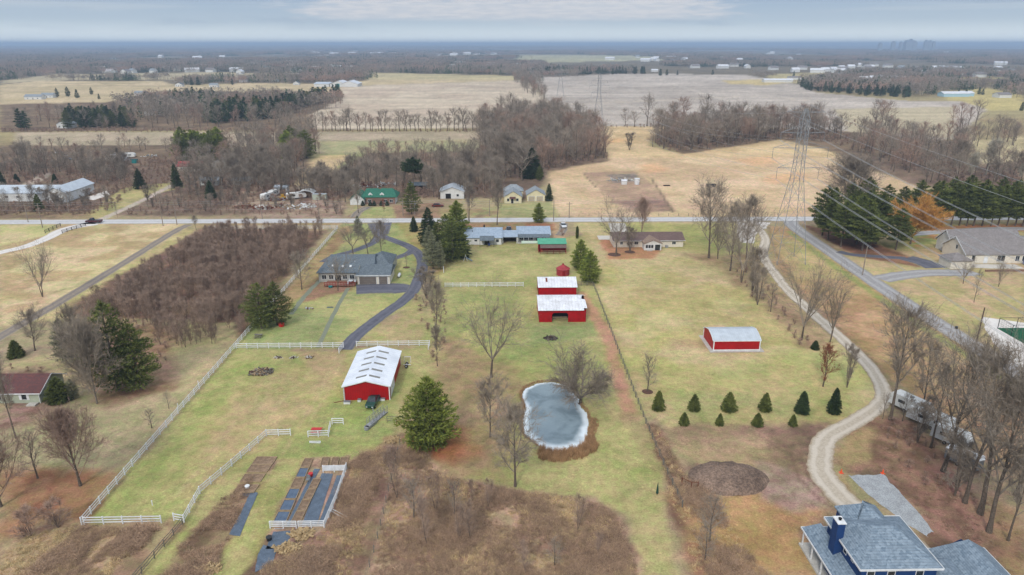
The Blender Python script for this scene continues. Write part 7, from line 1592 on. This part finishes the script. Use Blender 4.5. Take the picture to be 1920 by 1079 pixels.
part('boom', MB().bar((1.2, 0, 1.1), (2.4, 0, 2.4), .22).bar((2.4, 0, 2.4), (3.2, 0, .9), .2), M['p_yellow'], b); part('bucket', MB().box(3.0, 3.5, -.4, .4, .5, 1.0), M['rust'], b); wheels(b, (-.8, .9), .75, .42)
b = thing('shed_box', 'pale green shipping box at the right of the scrap yard', 'container', G(600, 374)); part('body', MB().box(-3, 3, -1.2, 1.2, 0, 2.4), mat('pale_green_metal', (184, 192, 176), ribs=(0, .4, .2)), b); part('roof', MB().box(-3.05, 3.05, -1.25, 1.25, 2.4, 2.46), M['grey_roof_x'], b)
b = thing('crate', 'teal storage crate in the upper scrap lot', 'crate', G(252, 306)); part('body', MB().box(-1.8, 1.8, -1.2, 1.2, 0, 2.2), M['p_teal'], b); part('lid', MB().box(-1.85, 1.85, -1.25, 1.25, 2.2, 2.3), M['p_black'], b)
def heap(name, label, cat, bx, by, n, rad, sz, mats, seed, group=None, lift=.4):
    r = thing(name, label, cat, G(bx, by), 0, group); rnd = random.Random(seed)
    for mi_, mn in enumerate(mats):
        mb = MB()
        for _ in range(max(12, n // len(mats))):
            a = rnd.uniform(0, 6.28); q = rnd.random() ** .6; p = Vector((math.cos(a) * q * rad[0], math.sin(a) * q * rad[1], rnd.uniform(.05, lift * (1.2 - q)))); s = rnd.uniform(*sz)
            d = rdir(rnd); d.z *= .35; mb.bar(p, p + d.normalized() * s, s * rnd.uniform(.12, .5), s * rnd.uniform(.1, .3))
        mb.obj(['debris', 'rubble', 'scrap', 'planks'][mi_], M[mn], r)
    return r
for i, (bx, by, rx, ry_, ms, lb) in enumerate([(530, 388, 6, 3, ['timber', 'concrete', 'rust'], 'heap of tan rubble at the left of the roadside dump'), (556, 390, 5, 2.5, ['timber', 'white'], 'heap of pale rubble in the middle of the roadside dump'),
        (575, 389, 3.5, 2, ['concrete', 'white'], 'whitish rubble heap at the right of the roadside dump'), (465, 388, 5, 4, ['timber', 'rust'], 'broken timber heap beside the gravel parking left of the scrap yard'), (520, 376, 4, 2, ['steel', 'rust'], 'scrap metal heap beneath the parked campers'),
        (280, 294, 4.5, 2.2, ['steel', 'timber', 'white'], 'long strewn scrap heap in the upper lot'), (490, 392, 4, 2, ['concrete', 'rust'], 'low grey scrap strewn near the road'), (690, 350, 8, 3, ['white', 'rust'], 'strewn junk behind the green roofed house'), (720, 347, 6, 3, ['white', 'steel'], 'white junk in the trees behind the green roofed house'),
        (1165, 339, 7, 2.6, ['steel', 'timber', 'concrete'], 'strewn pipe and stone pile in the tilled garden plot')]):
    heap('scrap_heap', lb, 'scrap heap', bx, by, 90, (rx, ry_), (.4, 1.8), ms, 40 + i, lift=1.1)
heap('brush_pile', 'round pile of grey branches on the pasture beside the long fence', 'brush pile', 490, 699, 520, (2.4, 1.5), (.25, .8), ['pole_dark', 'fence_grey', 'timber'], 71, lift=.8)
heap('brush_pile', 'dark round burn pile with a pale board on the lawn below the barns', 'brush pile', 1033, 635, 480, (1.5, 1.2), (.15, .5), ['pole_dark', 'fence_black', 'fence_grey'], 72, lift=.6)
heap('straw_pile', 'straw heap below the garden beds, upper of two', 'straw pile', 566, 1003, 240, (1.5, .8), (.3, .9), ['straw'], 73, lift=.7); heap('straw_pile', 'straw heap below the garden beds, lower of two', 'straw pile', 540, 1030, 240, (1.7, .6), (.3, .9), ['straw'], 74, lift=.6)
heap('straw_pile', 'straw heap at the corner of the brush by the big pine', 'straw pile', 735, 826, 160, (1.4, .8), (.3, .7), ['straw'], 75, lift=.5); heap('straw_pile', 'small straw heap beside the lower brush, at the bottom edge', 'straw pile', 393, 1068, 160, (1.6, .8), (.3, .7), ['straw'], 76, lift=.5)
for i, (bx, lb) in enumerate([(521, 'left of the three small fire rings'), (550, 'middle of the three small fire rings'), (580, 'right of the three small fire rings')]):
    heap('stone_ring', lb + ' below the cross fence', 'stone ring', bx, 671, 40, (.9, .6), (.25, .5), ['concrete', 'pole_dark'], 80 + i, lift=.25)
# ---- dark soil mound
gx, gy = np.meshgrid(np.linspace(-1, 1, 60), np.linspace(-1, 1, 44)); cxm, cym = G(1365, 897)
r_ = np.sqrt(gx ** 2 + gy ** 2); hz = np.clip(1 - r_ ** 2.2 * (1 + .25 * (fbm(gx.ravel() * 9, gy.ravel() * 9, 4, 8).reshape(gx.shape) - .5)), 0, 1) ** .7 * 1.5
hz = hz * (1 + .35 * (fbm(gx.ravel() * 3, gy.ravel() * 3, 2, 3).reshape(gx.shape) - .5))
hz += (fbm(gx.ravel() * 6.5, gy.ravel() * 4, .9, 31, 4).reshape(gx.shape) - .5) * .5 * (hz > 0.05) - .06
Vm = np.stack([gx.ravel() * 6.4, gy.ravel() * 4.6, hz.ravel()], 1); ii = np.arange(43 * 60).reshape(43, 60)[:, :-1].ravel()
Fm = np.stack([ii, ii + 1, ii + 61, ii + 60], 1); o = link(bpy.data.objects.new('soil_mound', np_mesh('soil_mound', Vm, Fm, mat('dark_topsoil', (138, 116, 100), (94, 78, 68), .35, .95, fine=.5, amt=.7), 4)))
o.location = (cxm, cym, -.02); tag(o, 'broad dark topsoil mound beside the brush hedge', 'soil mound')
# ------------------------------------------------------------ garden
ROT = -0.0
def bed(label, pts, kind='timber', z=.3, soil='soil'):
    x0, y0 = pts[0]; r = thing('raised_bed', label, 'garden bed', (x0, y0)); loc = [(p[0] - x0, p[1] - y0) for p in pts]; fr = MB()
    for i in range(len(loc)): a, b_ = loc[i], loc[(i + 1) % len(loc)]; fr.bar((a[0], a[1], z / 2), (b_[0], b_[1], z / 2), .07, z)
    part('frame', fr, M[kind], r); part('soil', MB().poly([(p[0], p[1], z * .7) for p in loc]), M[soil], r); return r
M['soil'] = mat('garden_soil', (150, 126, 102), (116, 96, 78), 1.6, .95, fine=.4); M['cover'] = mat('blue_black_bed_cover', (58, 74, 96), (84, 100, 120), 1.2, .35, .5, fine=.25)
# left column of beds under black covers, px quads from the photo
def lerp2(a, b_, u): return (a[0] + (b_[0] - a[0]) * u, a[1] + (b_[1] - a[1]) * u)
LA, LBt, RA, RB = G(572, 862), G(511, 985), G(587, 862), G(535, 985)
names = ['topmost', 'second', 'third', 'fourth', 'fifth', 'lowest']
for k in range(6):
    u0, u1 = k / 6, (k + .9) / 6; q = [lerp2(LA, LBt, u0), lerp2(LA, LBt, u1), lerp2(RA, RB, u1), lerp2(RA, RB, u0)]
    bed('%s bed of the left column, %s' % (names[k], 'under blue black cover' if k in (1, 3, 4, 5) else 'open soil'), q, 'timber', .3, 'cover' if k in (1, 3, 4, 5) else 'soil')
LA, LBt, RA, RB = G(588, 900), G(544, 984), G(602, 900), G(562, 984)
for k in range(4):
    u0, u1 = k / 4, (k + .93) / 4; q = [lerp2(LA, LBt, u0), lerp2(LA, LBt, u1), lerp2(RA, RB, u1), lerp2(RA, RB, u0)]
    bed('%s open soil bed of the second column' % names[k], q, 'timber', .25, 'soil')
for k, (a, c_, lb) in enumerate([(605, 618, 'left'), (624, 636, 'middle'), (640, 654, 'right')]):
    bed('%s of the three beds behind the white panel fence' % lb, GP((a, 860), (a - 5, 880), (c_ - 5, 880), (c_, 860)), 'timber', .3)
for k, (bx, by) in enumerate([(498, 858), (488, 872), (476, 890), (464, 910)]):
    bed('%s timber bed of the separate left plot' % names[k], GP((bx - 16, by), (bx - 26, by + 15), (bx + 12, by + 15), (bx + 22, by)), 'timber', .2)
m_sheet = M['plastic_sheet']
def sheet(label, px, seed, sag=.06):
    poly = ragged(GP(*px), 5, .06, seed); x0, y0 = poly[0]; o = MB().slab([(p[0] - x0, p[1] - y0, .05) for p in poly], .04).obj('ground_sheet', m_sheet); o.location = (x0, y0, .01); tag(o, label, 'ground sheet'); return o
sheet('wide dark weed fabric in the middle of the garden', ((604, 888), (624, 889), (594, 985), (565, 986)), 3)
sheet('narrow dark weed fabric along the right garden fence', ((632, 892), (644, 892), (607, 984), (596, 984)), 4)
sheet('dark fabric path between the two bed columns', ((589, 880), (600, 880), (543, 986), (536, 986)), 5)
sheet('crumpled dark fabric trailing below the garden panel', ((512, 998), (552, 996), (530, 1030), (498, 1030)), 6)
sheet('loose blue grey tarp piece at the bottom edge left of the straw', ((494, 1022), (520, 1030), (510, 1060), (478, 1074), (484, 1040)), 7)
sheet('blue grey tarp strip beside the ditch brush, lower', ((430, 1003), (450, 1006), (484, 925), (470, 922), (455, 955)), 8); sheet('blue grey tarp strip beside the ditch brush, upper', ((450, 928), (464, 932), (472, 912), (458, 908)), 9)
def tub(name, label, bx, by, r, h, m, cat='tub'):
    t_ = thing(name, label, cat, G(bx, by)); part('body', MB().tube((0, 0, 0), (0, 0, h), r * .85, r, 14), M[m], t_); part('rim', MB().tube((0, 0, h), (0, 0, h + .05), r * 1.08, r * 1.08, 14), M[m], t_); return t_
tub('red_tub', 'bright red tub at the foot of the fence side pine', 528, 612, .75, .8, 'p_red'); tub('red_bucket', 'bright red bucket inside the garden', 583, 893, .35, .5, 'p_red', 'bucket')
tub('water_trough', 'round dark drum at the lower corner of the garden', 505, 1013, .4, .5, 'p_black', 'drum'); tub('white_bucket', 'white bucket beside the slanting fence beds', 464, 916, .35, .45, 'white', 'bucket')
tub('blue_barrel', 'blue barrel under the covered patio', 917, 461, .35, 1.0, 'p_deepblue', 'barrel'); tub('water_tank', 'tall white water tank in the tilled garden plot', 1194, 346, 1.3, 2.9, 'white', 'tank')
b = thing('garden_hut', 'small white hut beside the water tank', 'hut', G(1170, 346)); part('wall', gable_walls(-1.3, 1.3, -.8, .8, 1.8, .5, 'x'), M['white_side'], b); part('roof', gable_roof(-1.3, 1.3, -.8, .8, 1.8, .5, 'x', .15), M['white_roof_x'], b)
b = thing('garden_chair', 'grey garden chair beside the red bucket', 'chair', G(578, 903)); part('seat', MB().box(-.3, .3, -.3, .3, .4, .46), M['p_grey'], b); part('backrest', MB().box(-.3, .3, .26, .32, .46, 1.0), M['p_grey'], b)
for sx in (-.26, .26):
    for sy in (-.26, .26): part('leg', MB().box(sx - .025, sx + .025, sy - .025, sy + .025, 0, .4), M['p_grey'], b)
def bench(name, label, bx, by, m, w=1.8, rot=0):
    b = thing(name, label, 'table', G(bx, by), rot); part('tabletop', MB().box(-w / 2, w / 2, -.4, .4, .7, .76), M[m], b)
    for s in (-1, 1): part('bench_seat', MB().box(-w / 2, w / 2, s * .75 - .14, s * .75 + .14, .42, .47), M[m], b)
    for s in (-1, 1): part('leg', MB().bar((s * w * .35, -.7, 0), (s * w * .35, .3, .7), .08).bar((s * w * .35, .7, 0), (s * w * .35, -.3, .7), .08), M[m], b)
    return b
bench('picnic_table', 'bright red picnic table behind the small white panel', 594, 811, 'p_red'); bench('picnic_table', 'grey picnic table below the fence side pine', 485, 633, 'fence_grey')
o = MB().bar((0, 0, .2), (2.6, -2.0, .12), .12, .12).bar((.3, .2, .2), (3.0, -1.6, .12), .12, .12).obj('fallen_rails', M['white']); o.location = (*G(617, 958), 0); tag(o, 'two white rails lying on the brush right of the garden', 'rails')
o = MB().bar((0, 0, .1), (1.9, 0, .1), .12, .12).bar((.1, -.35, .1), (2.0, -.5, .1), .12, .12).bar((1.9, 0, .1), (2.0, -.5, .1), .1).obj('fallen_rails', M['white']); o.location = (*G(580, 829), 0); tag(o, 'white rails lying in front of the small bent panel', 'rails')
o = MB().bar((0, 0, 0), (.15, -1.3, 1.05), .07).bar((.8, 0, .0), (.1, -1.3, 1.05), .07).obj('prop_post', M['white']); o.location = (*G(520, 992), 0); tag(o, 'white props bracing the left garden panel', 'brace')
# ---- things around the pole barn
b = thing('livestock_chute', 'long grey galvanised livestock chute on the grass below the green pickup', 'cattle chute', G(692, 800), 1.15); mb = MB()
for s in (-.45, .45):
    for z_ in (.3, .7, 1.1, 1.5): mb.bar((0, s, z_), (5.5, s, z_), .05)
    for k in range(7): mb.bar((k * .9, s, 0), (k * .9, s, 1.55), .06)
part('frame', mb, M['steel'], b); part('floor', MB().box(0, 5.5, -.42, .42, .1, .16), M['steel'], b); part('gate', MB().bar((2.6, .5, .3), (4.0, 1.8, .3), .05).bar((2.6, .5, 1.3), (4.0, 1.8, 1.3), .05).bar((4.0, 1.8, 0), (4.0, 1.8, 1.4), .06), M['steel'], b)
b = thing('feed_trough', 'rounded galvanised stock trough at the near end of the chute', 'trough', G(697, 798), 1.15); part('tank', MB().box(-1.6, 1.2, -.45, .45, .05, .6).tube((-1.6, 0, .05), (-1.6, 0, .6), .45, .45, 12), M['steel'], b); part('legs', MB().box(-1.2, -1.1, -.4, .4, 0, .06).box(.8, .9, -.4, .4, 0, .06), M['dark'], b)
for bx, by, s, lb in [(651, 757, 1.2, 'white frame leaning at the left corner of the pole barn'), (674, 753, .6, 'small white box at the pole barn wall'), (717, 751, 1.0, 'white drum shaped box right of the green pickup')]:
    b = thing('storage_box', lb, 'box', G(bx, by)); part('body', MB().box(-s / 2, s / 2, -.3, .3, 0, .45), M['white'], b); part('lid', MB().box(-s / 2 - .04, s / 2 + .04, -.34, .34, .45, .52), M['p_grey'], b)
o = MB().bar((0, 0, .06), (2.6, 1.1, .06), .1, .08).bar((2.6, 1.1, .06), (3.0, 1.9, .06), .1, .08).obj('rusty_pipe', M['rust']); o.location = (*G(626, 756), 0); tag(o, 'bent rusty pipe on the grass left of the pole barn', 'pipe')
b = thing('implement', 'farm implement with a white arch parked at the far side of the pole barn', 'farm implement', (-19.9, 134.5)); part('frame', MB().bar((-.7, 0, .5), (.9, 0, .5), .1).bar((0, -1.2, .5), (0, 1.4, .5), .1).bar((-.6, .9, .5), (-.6, .9, 1.9), .08).bar((.8, .9, .5), (.8, .9, 1.9), .08).bar((-.6, .9, 1.9), (.8, .9, 1.9), .08), M['white'], b); wheels(b, (0,), .7, .35)
b = thing('propane_tank', 'white propane tank beside the garage of the slate roofed house', 'tank', (-29.6, 195.2)); part('tank', MB().tube((0, -.9, .6), (0, .9, .6), .42, .42, 14).ico((0, -.9, .6), .42, 14, 8).ico((0, .9, .6), .42, 14, 8), M['white'], b)
for y_ in (-.6, .6): part('leg', MB().box(-.3, .3, y_ - .06, y_ + .06, 0, .3), M['p_grey'], b)
b = thing('playset', 'small grey and white play slide on the middle lawn', 'slide', G(874, 490)); part('frame', MB().bar((-.8, 0, 0), (-.2, 0, 2.0), .08).bar((.4, 0, 0), (-.2, 0, 2.0), .08).bar((-.8, .8, 0), (-.2, .8, 2.0), .08).bar((.4, .8, 0), (-.2, .8, 2.0), .08), M['white'], b); part('slide', MB().slab([(-.2, 0, 1.3), (2.0, -.8, .2), (2.0, 0, .2), (-.2, .8, 1.3)], .08), M['p_blue'], b)
b = thing('garden_swing', 'small teal toy car on the lawn before the deck', 'toy', G(620, 540)); part('body', MB().box(-.5, .5, -.3, .3, .15, .6), M['p_teal'], b); wheels(b, (-.3, .3), .28, .14)
heap('toy_pile', 'white and red toys scattered on the grass left of the garden path', 'toys', 580, 579, 24, (1.1, .5), (.3, .7), ['white', 'p_rust'], 90, lift=.4)
b = thing('trampoline', 'flat dark green mat beside the garden path', 'mat', G(619, 577)); part('mat', MB().slab([(-.8, -.3, .12), (.8, -.3, .12), (.7, .3, .12), (-.7, .3, .12)], .04), M['p_green'], b); part('frame', MB().bar((-.85, -.33, .08), (.85, -.33, .08), .06).bar((-.8, .33, .08), (.8, .33, .08), .06), M['steel'], b)
for bx, by, lb in [(652, 536, 'white chair at the left corner of the parking apron'), (658, 531, 'small white planter by the garage corner')]:
    b = thing('planter', lb, 'planter', G(bx, by)); part('pot', MB().tube((0, 0, 0), (0, 0, .5), .2, .3, 10), M['white'], b); part('soil', MB().tube((0, 0, .45), (0, 0, .47), .25, .25, 10), M['soil'], b)
for i, (bx, by, r_) in enumerate([(762, 502, 1.1), (1214, 735, 1.1), (1152, 478, 2.2), (1181, 473, 1.8)]):
    pad('mulch_ring', [(G(bx, by)[0] + r_ * math.cos(t_ / 14 * 6.28), G(bx, by)[1] + r_ * math.sin(t_ / 14 * 6.28)) for t_ in range(14)], .035 + .004 * i, mat('dark_mulch', (104, 76, 62), (80, 58, 48), 2, .95, fine=.4))
b = thing('patio_set', 'white patio table and chairs on the deck of the slate roofed house', 'patio furniture', (-42.5, 188.6, .46)); part('tabletop', MB().tube((0, 0, .7), (0, 0, .75), .7, .7, 14), M['white'], b); part('pedestal', MB().tube((0, 0, 0), (0, 0, .7), .06), M['white'], b)
for i in range(3): a = i * 2.1; part('chair', MB().box(math.cos(a) * 1.2 - .25, math.cos(a) * 1.2 + .25, math.sin(a) * 1.2 - .25, math.sin(a) * 1.2 + .25, .4, .46).box(math.cos(a) * 1.2 - .25, math.cos(a) * 1.2 + .25, math.sin(a) * 1.2 + .2, math.sin(a) * 1.2 + .25, .46, .95), M['white'], b)
b = thing('patio_sofa', 'deep blue covered grill on the patio of the cream house', 'grill', (164.6, 203.4)); part('cover', MB().box(-1, 1, -.5, .5, .15, 1.2), M['p_deepblue'], b); part('base', MB().box(-.9, .9, -.4, .4, 0, .15), M['dark'], b)
b = thing('round_bin', 'small dark round bin beside the side road', 'bin', G(1793, 617)); part('body', MB().tube((0, 0, 0), (0, 0, .6), .3, .34, 12), M['p_black'], b); part('lid', MB().tube((0, 0, .6), (0, 0, .68), .36, .3, 12), M['p_black'], b)
for bx, by, lb in [(1577, 887, 'left orange marker at the top edge of the blue grey gravel pad'), (1655, 888, 'right orange marker at the top edge of the blue grey gravel pad')]:
    b = thing('marker_cone', lb, 'marker', G(bx, by)); part('cone', MB().tube((0, 0, .05), (0, 0, .75), .22, .04, 10), M['orange_net'], b); part('base', MB().box(-.3, .3, -.3, .3, 0, .05), M['orange_net'], b)
for bx, by, lb in [(286, 948, 'slim white pipe standing in the lower left pasture'), (372, 722, 'slim white marker beside the long fence, upper'), (334, 765, 'slim white marker beside the long fence, lower')]:
    o = MB().tube((0, 0, 0), (0, 0, .8), .07, .07, 8).tube((0, 0, .8), (0, 0, .9), .1, .06, 8).obj('standpipe', M['white']); o.location = (*G(bx, by), 0); tag(o, lb, 'pipe')
b = thing('closed_parasol', 'dark folded parasol like evergreen spike on the lower lawn', 'post', G(1232, 928)); b['label'] = 'slim dark green post standing alone on the lower lawn'; part('pole', MB().tube((0, 0, 0), (0, 0, 2.2), .06, .04, 8), M['pole_dark'], b); part('sleeve', MB().tube((0, 0, .3), (0, 0, 2.0), .22, .06, 8), M['p_green'], b)
b.name = 'standing_post'
for bx, by, lb in [(1288, 434, 'dark rusty tractor at rest in the tan field'), (1333, 351, 'dark wagon standing far off in the tan field')]:
    b = thing('farm_wagon', lb, 'wagon', G(1250 if 'tractor' in lb else 1333, 349 if 'tractor' in lb else 351))
    if 'tractor' in lb: b['label'] = 'low dark harrow lying in the tan field right of the water tank'; part('frame', MB().box(-1.6, 1.6, -.6, .6, .15, .4), M['fence_black'], b); part('tines', MB().box(-1.5, 1.5, -.5, .5, 0, .15), M['rust'], b)
    else: part('bed', MB().box(-2.2, 2.2, -1, 1, .8, 1.5), M['fence_black'], b); wheels(b, (-1.4, 1.4), .9, .4)
o = MB().box(-.4, .4, -.1, .1, .9, 1.4).box(-.05, .05, -.05, .05, 0, .9).obj('mailbox', M['white']); o.location = (25.5, 260.0, 0); tag(o, 'white mailbox on the near roadside by the stone drive', 'mailbox')
# sports cage
b = thing('batting_cage', 'black framed netted sports cage on green turf at the right edge', 'sports cage', (120.5, 139)); part('turf', MB().box(0, 11, 0, 14, .02, .06), mat('green_artificial_turf', (24, 96, 64)), b)
for x_ in (0, 4.5, 9):
    for y_ in (0, 4.6, 9.2, 13.8): part('post', MB().tube((x_, y_, 0), (x_, y_, 2.8), .07), M['p_black'], b)
rl = MB()
for x_ in (0, 4.5, 9): rl.bar((x_, 0, 2.8), (x_, 13.8, 2.8), .07)
for y_ in (0, 4.6, 9.2, 13.8): rl.bar((0, y_, 2.8), (9, y_, 2.8), .07)
part('top_rail', rl, M['p_black'], b); nt = MB()
for k in range(19): nt.bar((0, k * .76, 0), (0, k * .76, 2.8), .02); 
for k in range(6): nt.bar((0, 0, .5 * k), (0, 13.8, .5 * k), .02); nt.bar((0, 0, .5 * k), (9, 0, .5 * k), .02)
for k in range(12): nt.bar((k * .8, 0, 0), (k * .8, 0, 2.8), .02)
part('net', nt, M['p_black'], b)

# ------------------------------------------------------------ utility poles, pylons, wires
def utility_pole(label, X, Y, H, m='pole_wood', arm=True, lamp=False):
    b = thing('utility_pole', label, 'utility pole', (X, Y)); part('pole', MB().tube((0, 0, 0), (0, 0, H), .17, .11, 8), M[m], b)
    if arm:
        a = part('crossarm', MB().box(-1.2, 1.2, -.06, .06, H - .9, H - .76), M[m], b)
        for s in (-1.05, -.5, .5, 1.05): MB().tube((s, 0, H - .76), (s, 0, H - .55), .05, .04, 6).obj('insulator', M['p_grey'], a)
        a.rotation_euler = (0, 0, 0)
    if lamp: part('transformer', MB().tube((.25, 0, H - 2.1), (.25, 0, H - 1.3), .22, .22, 10), M['p_grey'], b)
    return b
PL = [(80, 427, 382, 'leftmost roadside utility pole, crossarm above the white lane mouth', 1), (53, 417, 383, 'short utility pole just left of the white lane pole', 0), (130, 400, 361, 'utility pole before the long white building', 0),
      (306, 424, 390, 'small utility pole left of the crossarm pole by the farm lane', 0), (332, 422, 373, 'tall crossarm utility pole at the head of the farm lane', 1), (492, 411, 373, 'roadside utility pole before the scrap yard', 1),
      (599, 411, 375, 'slim utility pole right of the scrap yard rubble', 0), (756, 406, 373, 'utility pole left of two by the tall spruce', 0), (778, 404, 375, 'utility pole with transformer by the tall spruce', 1), (878, 418, 386, 'slim utility pole beside the white garage', 0),
      (918, 405, 376, 'thin utility pole before the pale yellow house', 0), (1038, 415, 378, 'utility pole at the roadside left of the tan field', 0), (1067, 409, 379, 'crossarm utility pole at the tan field edge', 1),
      (1617, 516, 461, 'pale wooden utility pole by the side road opposite the pines', 0), (1831, 641, 577, 'dark leaning utility pole on the near side of the side road', 0)]
tops = []
for bx, by, ty, lb, ar in PL:
    X, Y = G(bx, by); H_ = height(bx, by, ty); utility_pole(lb, X, Y, H_, 'pole_dark' if 'dark' in lb else 'pole_wood', bool(ar), 'transformer' in lb); tops.append((X, Y, H_))
def wire_mb(mb, p, q, sag, r, n=24):
    p, q = Vector(p), Vector(q); pr = p
    for i in range(1, n + 1):
        u = i / n; c_ = p.lerp(q, u); c_.z -= 4 * sag * u * (1 - u); mb.tube(pr, c_, r, r, 4, False); pr = c_
    return mb
def wire(label, p, q, sag, r, m='conductor', grp=None, n=24, name='power_line'):
    o = wire_mb(MB(), p, q, sag, r, n).obj(name, M[m]); tag(o, label, 'wire', grp); return o
xs_r = sorted([t_ for t_ in tops if 268 > t_[1] > 250 and t_[2] > 7]); yl = 258.8
for h_, k in ((9.2, 'top'), (8.3, 'middle'), (6.2, 'lowest')):
    mb = MB(); X0 = -240
    while X0 < 20: wire_mb(mb, (X0, yl + (9.2 - h_) * .3, h_), (X0 + 43, yl + (9.2 - h_) * .3, h_), .5, .022, 6); X0 += 43
    o = mb.obj('roadside_wire', M['conductor']); tag(o, '%s of the thin wires strung along the road' % k, 'wire')
def pylon(label, X, Y, H, rot=0.0, base=9.0, det=True, th=1.0):
    b = thing('lattice_pylon', label, 'pylon', (X, Y), rot); k = H / 47; hb = base / 2
    lv = [(0, hb), (7, hb * .84), (13.5, hb * .68), (20, hb * .5), (26, hb * .34), (31, 1.25), (35.5, 1.2), (40, 1.15), (44, 1.1), (47, .3)]
    legs, br = MB(), MB(); t_ = .1 * th
    for (z0, a), (z1, c_) in zip(lv[:-1], lv[1:]):
        z0, z1 = z0 * k, z1 * k
        for sx, sy in ((-1, -1), (1, -1), (1, 1), (-1, 1)): legs.bar((sx * a, sy * a, z0), (sx * c_, sy * c_, z1), t_ * 1.25)
        q0 = [(-a, -a), (a, -a), (a, a), (-a, a)]; q1 = [(-c_, -c_), (c_, -c_), (c_, c_), (-c_, c_)]
        for i in range(4):
            j = (i + 1) % 4; br.bar((*q0[i], z0), (*q1[j], z1), t_ * .6); br.bar((*q0[j], z0), (*q1[i], z1), t_ * .6); br.bar((*q1[i], z1), (*q1[j], z1), t_ * .6)
            if z0 > 29 * k:
                zm = (z0 + z1) / 2; am = (a + c_) / 2; qm = [(-am, -am), (am, -am), (am, am), (-am, am)]; br.bar((*q0[i], z0), (*qm[j], zm), t_ * .5); br.bar((*qm[i], zm), (*q1[j], z1), t_ * .5)
    part('leg_frame', legs, M['steel'], b); part('bracing', br, M['steel'], b)
    for z_, L_, ins in ((46, 5.6, 0), (40, 6.6, 2.2), (35.5, 8.4, 3.0), (29.5, 6.4, 3.4)):
        z_ *= k
        for s in (-1, 1):
            ar = MB(); c_ = 1.2
            for sy in (-1, 1): ar.bar((s * c_, sy * c_ * .9, z_), (s * L_, 0, z_ + .1), t_ * .8); ar.bar((s * c_, sy * c_ * .9, z_ + 2.0), (s * L_, 0, z_ + .1), t_ * .7)
            for u in (.35, .65): ar.bar((s * (c_ + (L_ - c_) * u), -c_ * .9 * (1 - u), z_), (s * (c_ + (L_ - c_) * u), c_ * .9 * (1 - u), z_), t_ * .5)
            o = part('crossarm', ar, M['steel'], b)
            if ins:
                im = MB().tube((s * L_, 0, z_), (s * L_, 0, z_ - ins), .04, .04, 5)
                for q in range(8): im.tube((s * L_, 0, z_ - ins * (q + .5) / 8 - .04), (s * L_, 0, z_ - ins * (q + .5) / 8 + .04), .13, .13, 8)
                im.obj('insulator', M['p_grey'], o)
    return b
TW = [(101, -178, 46, ''), (91, 209, 47, 'nearest steel lattice pylon beside the side road'), (84.5, 600, 42.5, 'second steel pylon at the top of the tan field'), (81, 935, 43, 'third hazy steel pylon in the great grey field'), (78, 1330, 44, 'fourth faint pylon left of the third, before the evergreen row')]
TW[4] = (62, 1330, 44, TW[4][3])
for X, Y, H, lb in TW[1:]: pylon(lb, X, Y, H, 0, 9.0, th=1.0 if Y < 300 else 1.15)
AT = [(-5.6, 46, 0), (5.6, 46, 0), (-6.6, 40, 2.2), (6.6, 40, 2.2), (-8.4, 35.5, 3.0), (8.4, 35.5, 3.0), (-6.4, 29.5, 3.4), (6.4, 29.5, 3.4)]
nmz = ['left ground wire', 'right ground wire', 'upper left conductor pair', 'upper right conductor pair', 'middle left conductor pair', 'middle right conductor pair', 'lower left conductor pair', 'lower right conductor pair']
for i, (dx, z_, ins) in enumerate(AT):
    for s in range(4):
        (xa, ya, ha, _), (xb, yb, hb_, _) = TW[s], TW[s + 1]; mb = MB(); za, zb = z_ * ha / 47 - ins, z_ * hb_ / 47 - ins
        if s == 0 and not ins: wire_mb(mb, (xa + dx, ya, za), (xb + dx, yb, zb), 8, .03, 40)
        elif s == 0:
            for o_ in (-.22, .22): wire_mb(mb, (xa + dx + o_, ya, za), (xb + dx + o_, yb, zb), 11, .034, 40)
        else: wire_mb(mb, (xa + dx, ya, za), (xb + dx, yb, zb), 10, .02 if not ins else (.034 if s == 1 else .045), 28)
        o = mb.obj('power_line', M['conductor']); tag(o, '%s %s' % (nmz[i], ['sweeping overhead from the nearest pylon towards the lower right', 'between the nearest pylon and the second pylon', 'between the second and third pylons', 'between the third and fourth pylons'][s]), 'power line')
# ------------------------------------------------------------ haze
hb = MB().box(-36000, 36000, -400, 60000, -80, 101); hz = hb.obj('haze'); hz['kind'] = 'stuff'
hm = bpy.data.materials.new('haze'); hm.use_nodes = True; ht = hm.node_tree; ht.nodes.clear()
pv = ht.nodes.new('ShaderNodeVolumePrincipled'); pv.inputs['Color'].default_value = (0.52, 0.68, 0.90, 1); pv.inputs['Density'].default_value = 0.00017; pv.inputs['Anisotropy'].default_value = 0.0
ho = ht.nodes.new('ShaderNodeOutputMaterial'); ht.links.new(pv.outputs[0], ho.inputs['Volume']); hz.data.materials.append(hm)
